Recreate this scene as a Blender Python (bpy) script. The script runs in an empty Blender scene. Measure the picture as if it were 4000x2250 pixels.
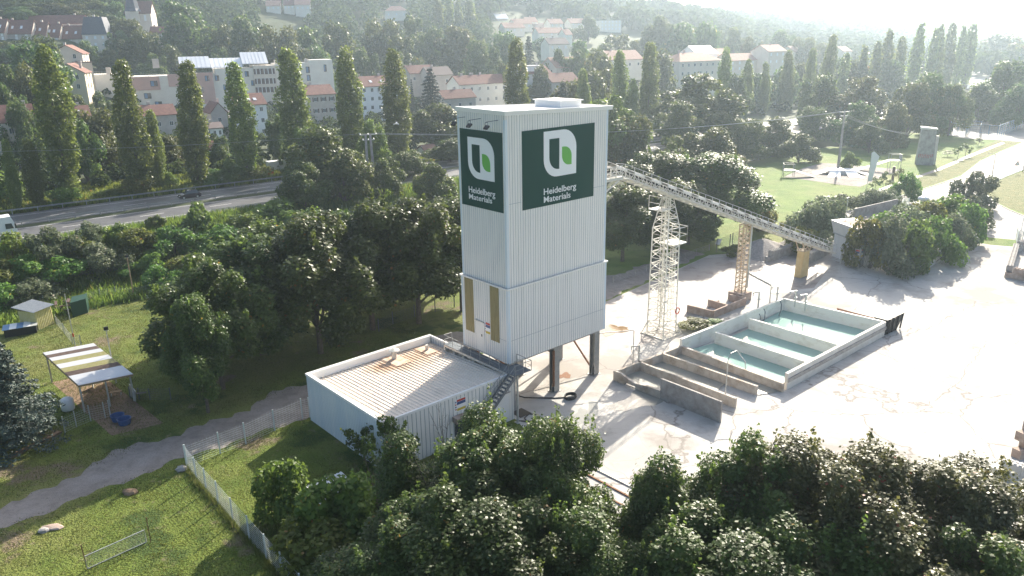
import bpy, math, random
import numpy as np
from mathutils import Vector
C = bpy.context.scene.collection
R = math.radians
random.seed(7)
# ------------------------------------------------------------------ camera, world, sun, exposure
sc = bpy.context.scene
FPX, PITCH, ROLL, CAMH = 2998.8, .3161, -.0157, 34.0
cp, sp, cr, sr = math.cos(PITCH), math.sin(PITCH), math.cos(ROLL), math.sin(ROLL)
R0 = Vector((1, 0, 0)); U0 = Vector((0, sp, cp)); FW = Vector((0, cp, -sp))
RT = R0*cr + U0*sr; UP = U0*cr - R0*sr
CO = Vector((0, 0, CAMH))
cam = bpy.data.cameras.new('camera'); camo = bpy.data.objects.new('camera', cam); C.objects.link(camo)
from mathutils import Matrix
camo.matrix_world = Matrix(((RT.x, UP.x, -FW.x, 0), (RT.y, UP.y, -FW.y, 0), (RT.z, UP.z, -FW.z, CAMH), (0, 0, 0, 1)))
cam.sensor_width = 36; cam.lens = 36*FPX/4000; cam.clip_end = 9000; cam.clip_start = .5
sc.camera = camo
w = bpy.data.worlds.new('World'); sc.world = w; w.use_nodes = True
nt = w.node_tree; bg = nt.nodes['Background']
sky = nt.nodes.new('ShaderNodeTexSky'); sky.sky_type = 'NISHITA'; sky.sun_disc = False
SUN_EL, SUN_AZ = 29.0, 66.0          # azimuth counter-clockwise from +X
sky.sun_elevation = R(SUN_EL); sky.sun_rotation = R(90-SUN_AZ); sky.air_density = 1.0; sky.dust_density = 4; sky.ozone_density = .6; sky.altitude = 250
nt.links.new(sky.outputs[0], bg.inputs[0]); bg.inputs[1].default_value = .105
sl = bpy.data.lights.new('sun', 'SUN'); sl.energy = 5.0; sl.angle = R(.5); sl.color = (1, .92, .78)
so = bpy.data.objects.new('sun', sl); C.objects.link(so)
sd = Vector((math.cos(R(SUN_AZ))*math.cos(R(SUN_EL)), math.sin(R(SUN_AZ))*math.cos(R(SUN_EL)), math.sin(R(SUN_EL))))
so.rotation_euler = sd.to_track_quat('Z', 'Y').to_euler(); so.location = (60, 100, 90)
sc.view_settings.view_transform = 'Standard'; sc.view_settings.look = 'None'; sc.view_settings.exposure = 1.27
sc.view_settings.gamma = 1
cy = sc.cycles; cy.max_bounces = 6; cy.diffuse_bounces = 3; cy.glossy_bounces = 2; cy.transmission_bounces = 4
cy.volume_bounces = 1; cy.transparent_max_bounces = 6; cy.use_denoising = True; cy.sample_clamp_indirect = 4
# ------------------------------------------------------------------ terrain
EV = (.788, .616); NV = (-.616, .788)
def ss(a, b, x):
    t = min(1, max(0, (x-a)/(b-a))); return t*t*(3-2*t)
def itp(x, xs, ys):
    return float(np.interp(x, xs, ys))
KX = [-1200, 0, 270, 900, 1500, 2000, 2700, 3400, 4200, 6000]
R0S = [240, 240, 240, 330, 380, 310, 260, 420, 1500, 1500]
R1S = [760, 760, 760, 830, 850, 820, 900, 1600, 2600, 2600]
HS = [95, 95, 95, 90, 84, 66, 46, 36, 34, 34]
def T(x, y):
    s = x*EV[0]+y*EV[1]; n = x*NV[0]+y*NV[1]
    o = 13*ss(60, 200, s); g = ss(118+o, 134+o*.3, n)
    z = (4.9-2.4*ss(60, 420, s))*g
    if y > 5:
        r = math.hypot(x, y); k = 2000+3155*x/y
        k = max(-1200, min(6000, k))
        r0 = itp(k, KX, R0S); r1 = itp(k, KX, R1S)
        z += itp(k, KX, HS)*ss(r0, r1, r)*ss(0, 80, y)
    return z
def ray(px, py):
    return FW + RT*((px-2000)/FPX) - UP*((py-1125)/FPX)
def at(px, py, z=0.0):
    d = ray(px, py); t = (z-CAMH)/d.z
    return CO + d*t
def atr(px, py, r):
    d = ray(px, py); return CO + d*(r/math.hypot(d.x, d.y))
def gat(px, py):
    """point of the terrain seen in that direction"""
    d = ray(px, py).normalized(); t = 20.0
    while t < 4000:
        p = CO + d*t
        if p.z <= T(p.x, p.y): return Vector((p.x, p.y, T(p.x, p.y)))
        t *= 1.004
    return p
U = Vector((math.cos(.7241), math.sin(.7241), 0)); V = Vector((-U.y, U.x, 0)); P0 = Vector((-.3968, 65.48, 0))
def W(a, b, z=0.0): return P0 + U*a + V*b + Vector((0, 0, z))
# ------------------------------------------------------------------ materials
M = {}
def mat(name, col, rough=.7, col2=None, scale=1.0, spec=.4, metal=0, bump=0, bscale=None, detail=4, stretch=None, lo=.35, hi=.65, alpha=None):
    m = bpy.data.materials.new(name); m.use_nodes = True; t = m.node_tree; b = t.nodes['Principled BSDF']
    b.inputs['Roughness'].default_value = rough; b.inputs['Metallic'].default_value = metal
    b.inputs['Specular IOR Level'].default_value = spec
    b.inputs['Base Color'].default_value = (*col, 1)
    tc = t.nodes.new('ShaderNodeTexCoord'); mp = t.nodes.new('ShaderNodeMapping')
    t.links.new(tc.outputs['Object'], mp.inputs[0])
    if stretch: mp.inputs['Scale'].default_value = stretch
    if col2:
        n = t.nodes.new('ShaderNodeTexNoise'); n.inputs['Scale'].default_value = scale; n.inputs['Detail'].default_value = detail
        n.inputs['Roughness'].default_value = .65
        r = t.nodes.new('ShaderNodeValToRGB'); r.color_ramp.elements[0].position = lo; r.color_ramp.elements[1].position = hi
        r.color_ramp.elements[0].color = (*col, 1); r.color_ramp.elements[1].color = (*col2, 1)
        t.links.new(mp.outputs[0], n.inputs[0]); t.links.new(n.outputs[0], r.inputs[0]); t.links.new(r.outputs[0], b.inputs['Base Color'])
    if bump:
        n2 = t.nodes.new('ShaderNodeTexNoise'); n2.inputs['Scale'].default_value = bscale or scale*4; n2.inputs['Detail'].default_value = 5
        bm = t.nodes.new('ShaderNodeBump'); bm.inputs['Strength'].default_value = bump; bm.inputs['Distance'].default_value = .1
        t.links.new(mp.outputs[0], n2.inputs[0]); t.links.new(n2.outputs[0], bm.inputs['Height']); t.links.new(bm.outputs[0], b.inputs['Normal'])
    M[name] = m; return m
def noise_chain(t, vec, scale, c1, c2, lo, hi, detail=6):
    n = t.nodes.new('ShaderNodeTexNoise'); n.inputs['Scale'].default_value = scale; n.inputs['Detail'].default_value = detail
    n.inputs['Roughness'].default_value = .62
    r = t.nodes.new('ShaderNodeValToRGB'); r.color_ramp.elements[0].position = lo; r.color_ramp.elements[1].position = hi
    r.color_ramp.elements[0].color = (*c1, 1); r.color_ramp.elements[1].color = (*c2, 1)
    t.links.new(vec, n.inputs[0]); t.links.new(n.outputs[0], r.inputs[0]); return r.outputs[0]
def mixc(t, fac, a, b, typ='MIX'):
    x = t.nodes.new('ShaderNodeMix'); x.data_type = 'RGBA'; x.blend_type = typ
    if isinstance(fac, float): x.inputs[0].default_value = fac
    else: t.links.new(fac, x.inputs[0])
    for s, v in ((6, a), (7, b)):
        if isinstance(v, tuple): x.inputs[s].default_value = (*v, 1)
        else: t.links.new(v, x.inputs[s])
    return x.outputs[2]
def layered(name, base, layers, rough=.9, bump=.4, bscale=8, spec=.3, cracks=None, bdist=.1):
    """base colour pair + list of (scale, lo, hi, colour) patches"""
    m = bpy.data.materials.new(name); m.use_nodes = True; t = m.node_tree; b = t.nodes['Principled BSDF']
    b.inputs['Roughness'].default_value = rough; b.inputs['Specular IOR Level'].default_value = spec
    tc = t.nodes.new('ShaderNodeTexCoord'); vec = tc.outputs['Object']
    c = noise_chain(t, vec, base[2], base[0], base[1], .35, .65)
    for sc_, lo, hi, col in layers:
        mp = t.nodes.new('ShaderNodeMapping'); mp.inputs['Location'].default_value = (sc_*13.1, sc_*7.7, 3.3)
        t.links.new(vec, mp.inputs[0])
        f = noise_chain(t, mp.outputs[0], sc_, (0, 0, 0), (1, 1, 1), lo, hi)
        c = mixc(t, f, c, col)
    if cracks:
        for (scl, width, ccol, vtype, stren) in cracks:
            nz = t.nodes.new('ShaderNodeTexNoise'); nz.inputs['Scale'].default_value = .5; nz.inputs['Detail'].default_value = 5
            t.links.new(vec, nz.inputs[0])
            ad = t.nodes.new('ShaderNodeVectorMath'); ad.operation = 'MULTIPLY_ADD'; ad.inputs[1].default_value = (stren,)*3
            t.links.new(nz.outputs['Color'], ad.inputs[0]); t.links.new(vec, ad.inputs[2])
            vo = t.nodes.new('ShaderNodeTexVoronoi'); vo.feature = 'DISTANCE_TO_EDGE'; vo.inputs['Scale'].default_value = scl
            t.links.new(ad.outputs[0], vo.inputs[0])
            rp = t.nodes.new('ShaderNodeValToRGB'); rp.color_ramp.elements[0].position = width*.3; rp.color_ramp.elements[1].position = width
            rp.color_ramp.elements[0].color = (1, 1, 1, 1); rp.color_ramp.elements[1].color = (0, 0, 0, 1)
            t.links.new(vo.outputs['Distance'], rp.inputs[0]); c = mixc(t, rp.outputs[0], c, ccol)
    t.links.new(c, b.inputs['Base Color'])
    n2 = t.nodes.new('ShaderNodeTexNoise'); n2.inputs['Scale'].default_value = bscale; n2.inputs['Detail'].default_value = 6
    bm = t.nodes.new('ShaderNodeBump'); bm.inputs['Strength'].default_value = bump; bm.inputs['Distance'].default_value = bdist
    t.links.new(vec, n2.inputs[0]); t.links.new(n2.outputs[0], bm.inputs['Height']); t.links.new(bm.outputs[0], b.inputs['Normal'])
    M[name] = m; return m
def leafmat(name, c1, c2, c3=None, rough=.42, trans=.28, spec=.5, hue=.5):
    m = bpy.data.materials.new(name); m.use_nodes = True; t = m.node_tree; b = t.nodes['Principled BSDF']
    b.inputs['Roughness'].default_value = rough; b.inputs['Specular IOR Level'].default_value = spec
    a = t.nodes.new('ShaderNodeAttribute'); a.attribute_name = 'tint'
    r = t.nodes.new('ShaderNodeValToRGB'); r.color_ramp.elements[0].color = (*c1, 1); r.color_ramp.elements[1].color = (*c2, 1)
    if c3:
        e = r.color_ramp.elements.new(.96); e.color = (*c2, 1); r.color_ramp.elements[2].color = (*c3, 1)
    t.links.new(a.outputs['Fac'], r.inputs[0])
    oi = t.nodes.new('ShaderNodeObjectInfo'); hs = t.nodes.new('ShaderNodeHueSaturation')
    mr = t.nodes.new('ShaderNodeMapRange'); mr.inputs['To Min'].default_value = .5-.035*hue; mr.inputs['To Max'].default_value = .5+.03*hue
    t.links.new(oi.outputs['Random'], mr.inputs['Value']); t.links.new(mr.outputs[0], hs.inputs['Hue'])
    m2 = t.nodes.new('ShaderNodeMath'); m2.operation = 'MULTIPLY_ADD'; m2.inputs[1].default_value = .5; m2.inputs[2].default_value = .75
    t.links.new(oi.outputs['Random'], m2.inputs[0]); t.links.new(m2.outputs[0], hs.inputs['Value'])
    t.links.new(r.outputs[0], hs.inputs['Color']); t.links.new(hs.outputs[0], b.inputs['Base Color'])
    tr = t.nodes.new('ShaderNodeBsdfTranslucent'); mx = t.nodes.new('ShaderNodeMixShader'); mx.inputs[0].default_value = trans
    hs2 = t.nodes.new('ShaderNodeHueSaturation'); hs2.inputs['Value'].default_value = 1.7; hs2.inputs['Hue'].default_value = .485
    t.links.new(hs.outputs[0], hs2.inputs['Color']); t.links.new(hs2.outputs[0], tr.inputs[0])
    t.links.new(b.outputs[0], mx.inputs[1]); t.links.new(tr.outputs[0], mx.inputs[2])
    t.links.new(mx.outputs[0], t.nodes['Material Output'].inputs[0])
    M[name] = m; return m
leafmat('maple', (.026, .052, .010), (.10, .155, .032), (.24, .16, .03), rough=.45, spec=.42, trans=.42)
leafmat('redmaple', (.034, .046, .014), (.12, .125, .04), (.24, .06, .03), rough=.43, spec=.5, trans=.36)
leafmat('poplar', (.06, .095, .018), (.17, .225, .05), rough=.42, trans=.45)
leafmat('broad', (.03, .06, .014), (.11, .15, .035), (.19, .16, .04), rough=.5, spec=.35, trans=.4, hue=1.3)
leafmat('lime', (.06, .11, .02), (.14, .22, .04), rough=.5, trans=.4, hue=.3)
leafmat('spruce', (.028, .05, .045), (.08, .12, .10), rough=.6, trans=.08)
leafmat('woods', (.022, .042, .014), (.07, .10, .03), (.12, .10, .03), rough=.95, spec=.05, trans=.25)
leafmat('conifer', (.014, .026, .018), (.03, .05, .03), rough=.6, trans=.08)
leafmat('drybrown', (.06, .035, .02), (.14, .08, .045), rough=.7, trans=.1)
leafmat('shrub', (.045, .085, .014), (.15, .21, .04), (.24, .18, .04), rough=.55, spec=.35, trans=.45, hue=1.6)
leafmat('greyshrub', (.055, .08, .04), (.15, .18, .10), (.2, .17, .12), rough=.6, spec=.3, trans=.32)
leafmat('blade', (.06, .09, .02), (.16, .19, .05), (.26, .22, .1), rough=.6, trans=.4)
mat('bark', (.07, .055, .045), .9, (.13, .11, .09), 6, bump=.6)
mat('twig', (.16, .12, .09), .9)
mat('clad', (.78, .77, .74), .42, (.64, .635, .61), 1.1, stretch=(3, 3, .12), spec=.5, lo=.45, hi=.85)
mat('cladblue', (.68, .73, .76), .42, (.56, .65, .72), .7, stretch=(2, 2, .15), spec=.5)
mat('whitetrim', (.8, .8, .79), .4)
mat('groove', (.36, .40, .43), .8)
mat('roofmetal', (.78, .70, .60), .5, (.66, .57, .47), .5, lo=.3, hi=.8, spec=.4)
mat('rustroof', (.42, .25, .15), .7, (.56, .46, .38), 1.2)
mat('signgreen', (.008, .055, .042), .85, spec=.15)
mat('signwhite', (.8, .82, .83), .5)
mat('signlime', (.12, .42, .06), .5)
mat('louvre', (.27, .22, .10), .7, (.36, .30, .15), 3, stretch=(3, 3, .3))
mat('gap', (.12, .10, .05), .9)
mat('darksteel', (.10, .12, .14), .5, (.14, .16, .18), 3, metal=.3)
mat('greysteel', (.26, .27, .27), .5, (.34, .34, .33), 3, metal=.3)
mat('galv', (.42, .43, .42), .45, (.55, .55, .52), 4, metal=.3)
mat('cream', (.62, .59, .50), .55, (.72, .71, .66), 2)
mat('creamrust', (.42, .30, .18), .7, (.58, .48, .36), 2.5)
mat('yellowpier', (.58, .40, .17), .6, (.64, .48, .24), 1.5)
mat('convwhite', (.62, .62, .60), .5, (.48, .47, .44), 1.5)
mat('belt', (.02, .02, .022), .7)
mat('black', (.015, .015, .017), .6)
mat('rust', (.16, .07, .035), .85, (.26, .13, .07), 5)
mat('red', (.45, .04, .03), .5)
mat('orange', (.62, .22, .08), .6)
mat('blue', (.03, .08, .22), .45)
mat('skyblue', (.13, .25, .42), .5)
mat('yellow', (.55, .42, .05), .5)
mat('hutyellow', (.42, .38, .14), .6, (.50, .46, .24), 3)
mat('dgreen', (.012, .05, .035), .5)
mat('wood', (.28, .2, .12), .85, (.38, .29, .19), 4, stretch=(1, 6, 1))
mat('tarmac', (.075, .075, .08), .55, (.105, .105, .11), .5, bump=.2, bscale=20)
mat('paint', (.72, .72, .7), .6)
mat('rail', (.34, .35, .35), .45, metal=.5)
mat('concwall', (.52, .47, .41), .85, (.34, .27, .21), .9, bump=.3, bscale=6, lo=.42, hi=.7)
mat('concgrey', (.40, .38, .36), .9, (.27, .25, .235), 1.2, bump=.3, bscale=7)
mat('concpale', (.62, .60, .56), .8, (.50, .47, .42), .8, lo=.45, hi=.75)
mat('poolwhite', (.74, .73, .68), .7, (.55, .52, .43), .7, lo=.5, hi=.8, stretch=(1, 1, 2))
mat('brownconc', (.30, .22, .18), .9, (.42, .34, .29), 1.4, bump=.3, bscale=6)
mat('gravel', (.24, .22, .21), .95, (.36, .33, .31), 4, bump=.8, bscale=9)
mat('soil', (.18, .12, .08), .95, (.26, .18, .12), 2)
mat('glass', (.05, .06, .07), .1, spec=.8)
mat('shut', (.10, .06, .055), .7)
mat('tyre', (.02, .02, .02), .8)
mat('carbody', (.035, .025, .035), .25, spec=.7)
mat('white', (.8, .8, .8), .35)
mat('tilered', (.23, .115, .09), .9, (.17, .085, .07), 1.2, bump=.3)
mat('tilepink', (.42, .25, .19), .85, (.34, .19, .14), 1.0)
mat('slate', (.07, .08, .11), .6, (.1, .11, .14), 2)
mat('slatetile', (.16, .12, .11), .8)
mat('wbeige', (.74, .67, .58), .85, (.68, .60, .51), .4)
mat('wcream', (.82, .78, .69), .85, (.77, .72, .63), .4)
mat('wwhite', (.85, .86, .87), .85, (.8, .81, .82), .4)
mat('wgrey', (.46, .42, .38), .9, (.54, .49, .45), .8)
mat('wpink', (.60, .38, .33), .85, (.55, .35, .30), .5)
mat('wyellow', (.62, .55, .42), .85)
mat('skylight', (.75, .76, .78), .22, spec=.8)
layered('meadow', ((.085, .13, .016), (.15, .19, .032), .35), [(.06, .48, .62, (.17, .18, .05)), (1.6, .60, .74, (.19, .155, .085)), (4.5, .55, .75, (.04, .07, .012)), (.22, .58, .66, (.18, .14, .09)), (.13, .55, .62, (.05, .085, .014)), (.8, .64, .72, (.20, .17, .10))], bump=.9, bscale=7, bdist=.25)
layered('land', ((.035, .05, .02), (.06, .075, .03), .05), [(.012, .64, .72, (.15, .16, .07)), (.08, .5, .7, (.05, .075, .025))], bump=.6, bscale=.6)
layered('lawn', ((.08, .15, .018), (.14, .21, .035), .3), [(.05, .45, .65, (.18, .2, .06)), (1.1, .56, .75, (.07, .10, .03)), (.3, .64, .72, (.21, .17, .1))], bump=.8, bscale=4, bdist=.25)
layered('trackgravel', ((.20, .175, .16), (.285, .255, .23), .8), [(.25, .5, .7, (.31, .28, .26)), (2.5, .62, .78, (.12, .13, .07)), (6, .5, .8, (.16, .15, .15))], bump=.6, bscale=14)
layered('yardconc', ((.42, .405, .38), (.52, .505, .48), .12), [(.35, .57, .72, (.33, .305, .28)), (1.3, .60, .78, (.35, .325, .30)), (.09, .54, .62, (.34, .315, .29)), (5, .6, .8, (.44, .42, .39))], rough=.85, bump=.15, spec=.12, cracks=[(.085, .006, (.25, .225, .205), 0, 1.6), (.21, .004, (.30, .275, .25), 0, .9)])
layered('apron', ((.27, .24, .225), (.34, .31, .29), .25), [(.5, .52, .7, (.19, .16, .15)), (.12, .52, .64, (.33, .30, .28)), (2.2, .6, .8, (.35, .31, .28))], rough=.7, bump=.2, spec=.4, cracks=[(.13, .003, (.22, .19, .17), 0, 2.5)])
layered('roadgrey', ((.22, .215, .21), (.29, .28, .27), .2), [(.8, .5, .7, (.26, .25, .24))], rough=.75, bump=.2, cracks=[(.1, .003, (.15, .14, .14), 0, 2.5)])
layered('roadglare', ((.45, .44, .42), (.52, .51, .49), .05), [], rough=.6, bump=.1, spec=.5)  # sun glare on the far road, put into a pale base colour
layered('dryverge', ((.12, .14, .04), (.21, .20, .08), .5), [(1.5, .5, .7, (.1, .12, .04))], bump=.9, bscale=5, bdist=.3)
def water(name, col, rough=.04, spec=.5, bump=.04):
    m = mat(name, col, rough, spec=spec, bump=bump, bscale=3); return m
water('poolwater', (.27, .42, .38), .08); water('murky', (.30, .30, .27), .18); water('puddle', (.22, .14, .07), .05); water('puddleclear', (.40, .40, .38), .05)
# ------------------------------------------------------------------ builders
class MB:
    def __init__(s): s.v = []; s.f = []; s.mi = []; s.cur = 0
    def add(s, vs, fs):
        o = len(s.v); s.v += [tuple(x) for x in vs]; s.f += [tuple(i+o for i in f) for f in fs]; s.mi += [s.cur]*len(fs); return s
    def hexa(s, b, t):
        """bottom 4 + top 4 corners, counter-clockwise seen from above"""
        return s.add(list(b)+list(t), [(3, 2, 1, 0), (4, 5, 6, 7), (0, 1, 5, 4), (1, 2, 6, 5), (2, 3, 7, 6), (3, 0, 4, 7)])
    def abox(s, a0, a1, b0, b1, z0, z1):
        """box in the works frame"""
        return s.hexa([W(a0, b0, z0), W(a1, b0, z0), W(a1, b1, z0), W(a0, b1, z0)], [W(a0, b0, z1), W(a1, b0, z1), W(a1, b1, z1), W(a0, b1, z1)])
    def box(s, c, size, yaw=0):
        """c = centre of the base"""
        c = Vector(c); x = Vector((math.cos(yaw), math.sin(yaw), 0))*size[0]/2; y = Vector((-math.sin(yaw), math.cos(yaw), 0))*size[1]/2; z = Vector((0, 0, size[2]))
        b = [c-x-y, c+x-y, c+x+y, c-x+y]; return s.hexa(b, [p+z for p in b])
    def beam(s, p, q, w=.1, h=None, up=(0, 0, 1)):
        p = Vector(p); q = Vector(q); h = h or w; d = (q-p)
        if d.length < 1e-6: return s
        d.normalize(); u_ = Vector(up)
        if abs(d.dot(u_)) > .98: u_ = Vector((U.x, U.y, 0))
        x = d.cross(u_).normalized()*w/2; y = x.cross(d).normalized()*h/2
        return s.add([p-x-y, p+x-y, p+x+y, p-x+y, q-x-y, q+x-y, q+x+y, q-x+y], [(0, 1, 2, 3), (7, 6, 5, 4), (0, 4, 5, 1), (1, 5, 6, 2), (2, 6, 7, 3), (3, 7, 4, 0)])
    def tube(s, pts, r=.05, n=6, closed=False, r2=None):
        pts = [Vector(p) for p in pts]; rings = []; k = len(pts)
        for i, p in enumerate(pts):
            d = (pts[min(i+1, k-1)]-pts[max(i-1, 0)]).normalized(); u_ = Vector((0, 0, 1)) if abs(d.z) < .95 else Vector((1, 0, 0))
            x = d.cross(u_).normalized(); y = x.cross(d).normalized(); rr = r if r2 is None else r+(r2-r)*i/(k-1)
            rings.append([p+(x*math.cos(2*math.pi*j/n)+y*math.sin(2*math.pi*j/n))*rr for j in range(n)])
        vs = [v for g in rings for v in g]; fs = []
        for i in range(k-1):
            for j in range(n): fs.append((i*n+j, i*n+(j+1) % n, (i+1)*n+(j+1) % n, (i+1)*n+j))
        fs += [tuple(range(n-1, -1, -1)), tuple(range((k-1)*n, k*n))]
        return s.add(vs, fs)
    def lathe(s, c, prof, n=16):
        c = Vector(c); vs = []; fs = []
        for r, z in prof:
            vs += [c+Vector((r*math.cos(2*math.pi*j/n), r*math.sin(2*math.pi*j/n), z)) for j in range(n)]
        for i in range(len(prof)-1):
            for j in range(n): fs.append((i*n+j, i*n+(j+1) % n, (i+1)*n+(j+1) % n, (i+1)*n+j))
        fs += [tuple(range(n-1, -1, -1)), tuple(range((len(prof)-1)*n, len(prof)*n))]
        return s.add(vs, fs)
    def poly(s, pts): return s.add(pts, [tuple(range(len(pts)))])
    def prism(s, pts, off):
        """polygon extruded by off"""
        n = len(pts); pts = [Vector(p) for p in pts]; off = Vector(off)
        return s.add(pts+[p+off for p in pts], [tuple(range(n-1, -1, -1)), tuple(range(n, 2*n))]+[(i, (i+1) % n, n+(i+1) % n, n+i) for i in range(n)])
    def build(s, name, m, parent=None, root=None, label=None, cat=None, group=None, kind=None, smooth=False):
        me = bpy.data.meshes.new(name)
        if root is None:
            if parent is None:
                xs = [v[0] for v in s.v]; ys = [v[1] for v in s.v]; zs = [v[2] for v in s.v]
                org = ((min(xs)+max(xs))/2, (min(ys)+max(ys))/2, min(zs))
            else:
                rt = parent
                while rt.parent: rt = rt.parent
                org = tuple(rt['_org'])
        else: org = root
        me.from_pydata([(x-org[0], y-org[1], z-org[2]) for x, y, z in s.v], [], s.f)
        ms = m if isinstance(m, (list, tuple)) else [m]
        for k in ms: me.materials.append(M[k])
        if len(ms) > 1: me.polygons.foreach_set('material_index', s.mi)
        if smooth: me.polygons.foreach_set('use_smooth', [True]*len(me.polygons))
        me.update()
        o = bpy.data.objects.new(name, me); C.objects.link(o)
        if parent: o.parent = parent
        else: o.location = org; o['_org'] = org
        tag(o, label, cat, group, kind)
        return o
def tag(o, label=None, cat=None, group=None, kind=None):
    if label: o['label'] = label
    if cat: o['category'] = cat
    if group: o['group'] = group
    if kind: o['kind'] = kind
def thing(name, label, cat, loc, group=None, kind=None):
    o = bpy.data.objects.new(name, None); C.objects.link(o); o.location = loc; o['_org'] = tuple(loc); o.empty_display_size = .3
    tag(o, label, cat, group, kind); return o
def sheet(name, pts, m, z=None, lift=.004):
    """ground sheet: polygon"""
    mb = MB(); mb.poly([Vector((p[0], p[1], (z if z is not None else T(p[0], p[1]))+lift)) for p in pts])
    return mb.build(name, m, kind='structure')
def strip(name, rows, m, lift, kind='structure', **k):
    """rows of points across; T followed"""
    mb = MB(); n = len(rows[0])
    vs = [Vector((p[0], p[1], T(p[0], p[1])+lift)) for r in rows for p in r]
    fs = [(i*n+j, i*n+j+1, (i+1)*n+j+1, (i+1)*n+j) for i in range(len(rows)-1) for j in range(n-1)]
    mb.add(vs, fs); return mb.build(name, m, kind=kind, **k)
# ------------------------------------------------------------------ SETTING: ground
def terrain():
    vs = [(0, 0, 0)]; fs = []
    rr = [12, 25, 38, 50, 62, 75, 88, 100, 112]+[118+4*i for i in range(34)]+[260*1.055**i for i in range(60)]
    az = [R(a) for a in list(np.arange(-45, 45.1, .75))]+[R(a) for a in range(50, 311, 5)]
    n = len(az)
    for r in rr:
        for a in az:
            x, y = r*math.sin(a), r*math.cos(a); vs.append((x, y, T(x, y)))
    for j in range(n): fs.append((0, 1+(j+1) % n, 1+j))
    for i in range(len(rr)-1):
        for j in range(n):
            a, b = 1+i*n+j, 1+i*n+(j+1) % n; fs.append((a, b, b+n, a+n))
    mb = MB(); mb.add(vs, fs); o = mb.build('ground', 'land', root=(0, 0, 0), kind='structure', smooth=True)
    o.location = (0, 0, 0)
terrain()
def P2(L, z=0): return [at(x, y, z) for x, y in L]
def egrid(name, m, s0, s1, n0, n1, lift):
    ss_ = list(np.arange(s0, s1, 9))+[s1]; strip(name, [[HW0(x, n0+(n1(x)-n0)*k/24) for k in range(25)] for x in ss_], m, lift)
def HW0(s, n): return (s*EV[0]+n*NV[0], s*EV[1]+n*NV[1])
egrid('meadow', 'meadow', -190, 76, -60, lambda x: 117+11*ss(60, 200, x), .004)
egrid('far_meadow', 'lawn', 76, 330, -60, lambda x: 117+11*ss(60, 200, x), .005)
# gravel track along the works
tr = MB()
ca = [-70, -62, -54, -46, -40, -34, -28, -22, -16, -8, 0, 10, 20, 30, 40, 50, 58]
TRK = []
rng = random.Random(3)
tl = [-8.2, -8.2]
pa = [at(0, 1960), at(0, 2080), at(700, 1690), at(680, 1790), at(1190, 1515), at(2380, 1100), at(2380, 1165), at(2980, 935)]
def ab(p): d = Vector(p)-P0; return d.dot(U), d.dot(V)
def trb(a):
    lo = np.interp(a, [-60, -40.5, -26, -15, -2, 30, 60], [9.5, 12.2, 13.2, 12.8, 12.6, 15.6, 20]); hi = np.interp(a, [-60, -40.5, -26, -21, -5, 30, 60], [13.5, 15.6, 18.2, 18.6, 20, 21, 25]); return float(lo), float(hi)
rows = []
for a in np.arange(-70, 60.1, .45):
    lo, hi = trb(a); lo += .25*math.sin(a*.9)+.2*math.sin(a*2.3)+rng.uniform(-.12, .12); hi += .7*math.sin(a*.37)+.5*math.sin(a*.83+1)+.3*math.sin(a*2.9)+rng.uniform(-.2, .2)
    rows.append([W(a, lo), W(a, (lo+hi)/2), W(a, hi)])
strip('gravel_track', rows, 'trackgravel', .009)
yard = [W(-.3, -1.2), W(-.3, 12.2), W(30, 15.2), W(60, 19), W(72, 12), W(98, 11), W(98, -10), W(120, -60), W(60, -75), W(10, -48), W(-14, -19), W(-12, -8), W(-2, -6)]
sheet('concrete_yard', yard, 'yardconc', 0, .010)
apr = [W(12.5, 5), W(13, 13.6), W(30, 15.2), W(58, 18.6), W(70, 10), W(66, 2), W(56, -1), W(44, 5), W(33, 3.2), W(24, 2.0)]
sheet('asphalt_apron', apr, 'apron', 0, .015)
for px, py, rx, ry, m, nm in ((2398, 1290, 1.9, 1.3, 'puddle', 'puddle'), (2500, 1560, 3.4, 1.5, 'murky', 'puddle'), (2310, 1610, 3.0, 1.3, 'puddleclear', 'puddle'), (2205, 1468, .8, .6, 'rust', 'rust_patch'), (3650, 1660, 2.0, .5, 'puddleclear', 'puddle'), (3985, 1385, 2.6, .8, 'puddleclear', 'puddle')):
    c = at(px, py); pts = []
    for k in range(28):
        t = 2*math.pi*k/28; q = 1+.22*math.sin(3*t+px)+.14*math.sin(5*t+py)+.06*math.sin(11*t)
        pts.append(c+U*rx*q*math.cos(t)+V*ry*q*math.sin(t))
    sheet(nm, pts, m, 0, .021+.004*(px % 7))
# weighbridge strips beside the yard
for k, (pa_, pb_, wd) in enumerate((((2225, 1783), (2470, 1905), .22), ((2262, 1838), (2400, 1912), .14), ((2320, 1918), (2372, 1945), .12))):
    a_, b_ = at(*pa_), at(*pb_); d = (b_-a_).normalized(); mb = MB(); mb.beam(a_-d*6+Vector((0, 0, .06)), b_+d*9+Vector((0, 0, .06)), wd, .1)
    mb.build('drain_rail', 'rust' if k else 'concpale', label='%s edge rail laid across the pale concrete between the two foreground trees' % ('widest pale', 'middle rusty', 'nearest short rusty')[k], cat='edge rail')
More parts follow.
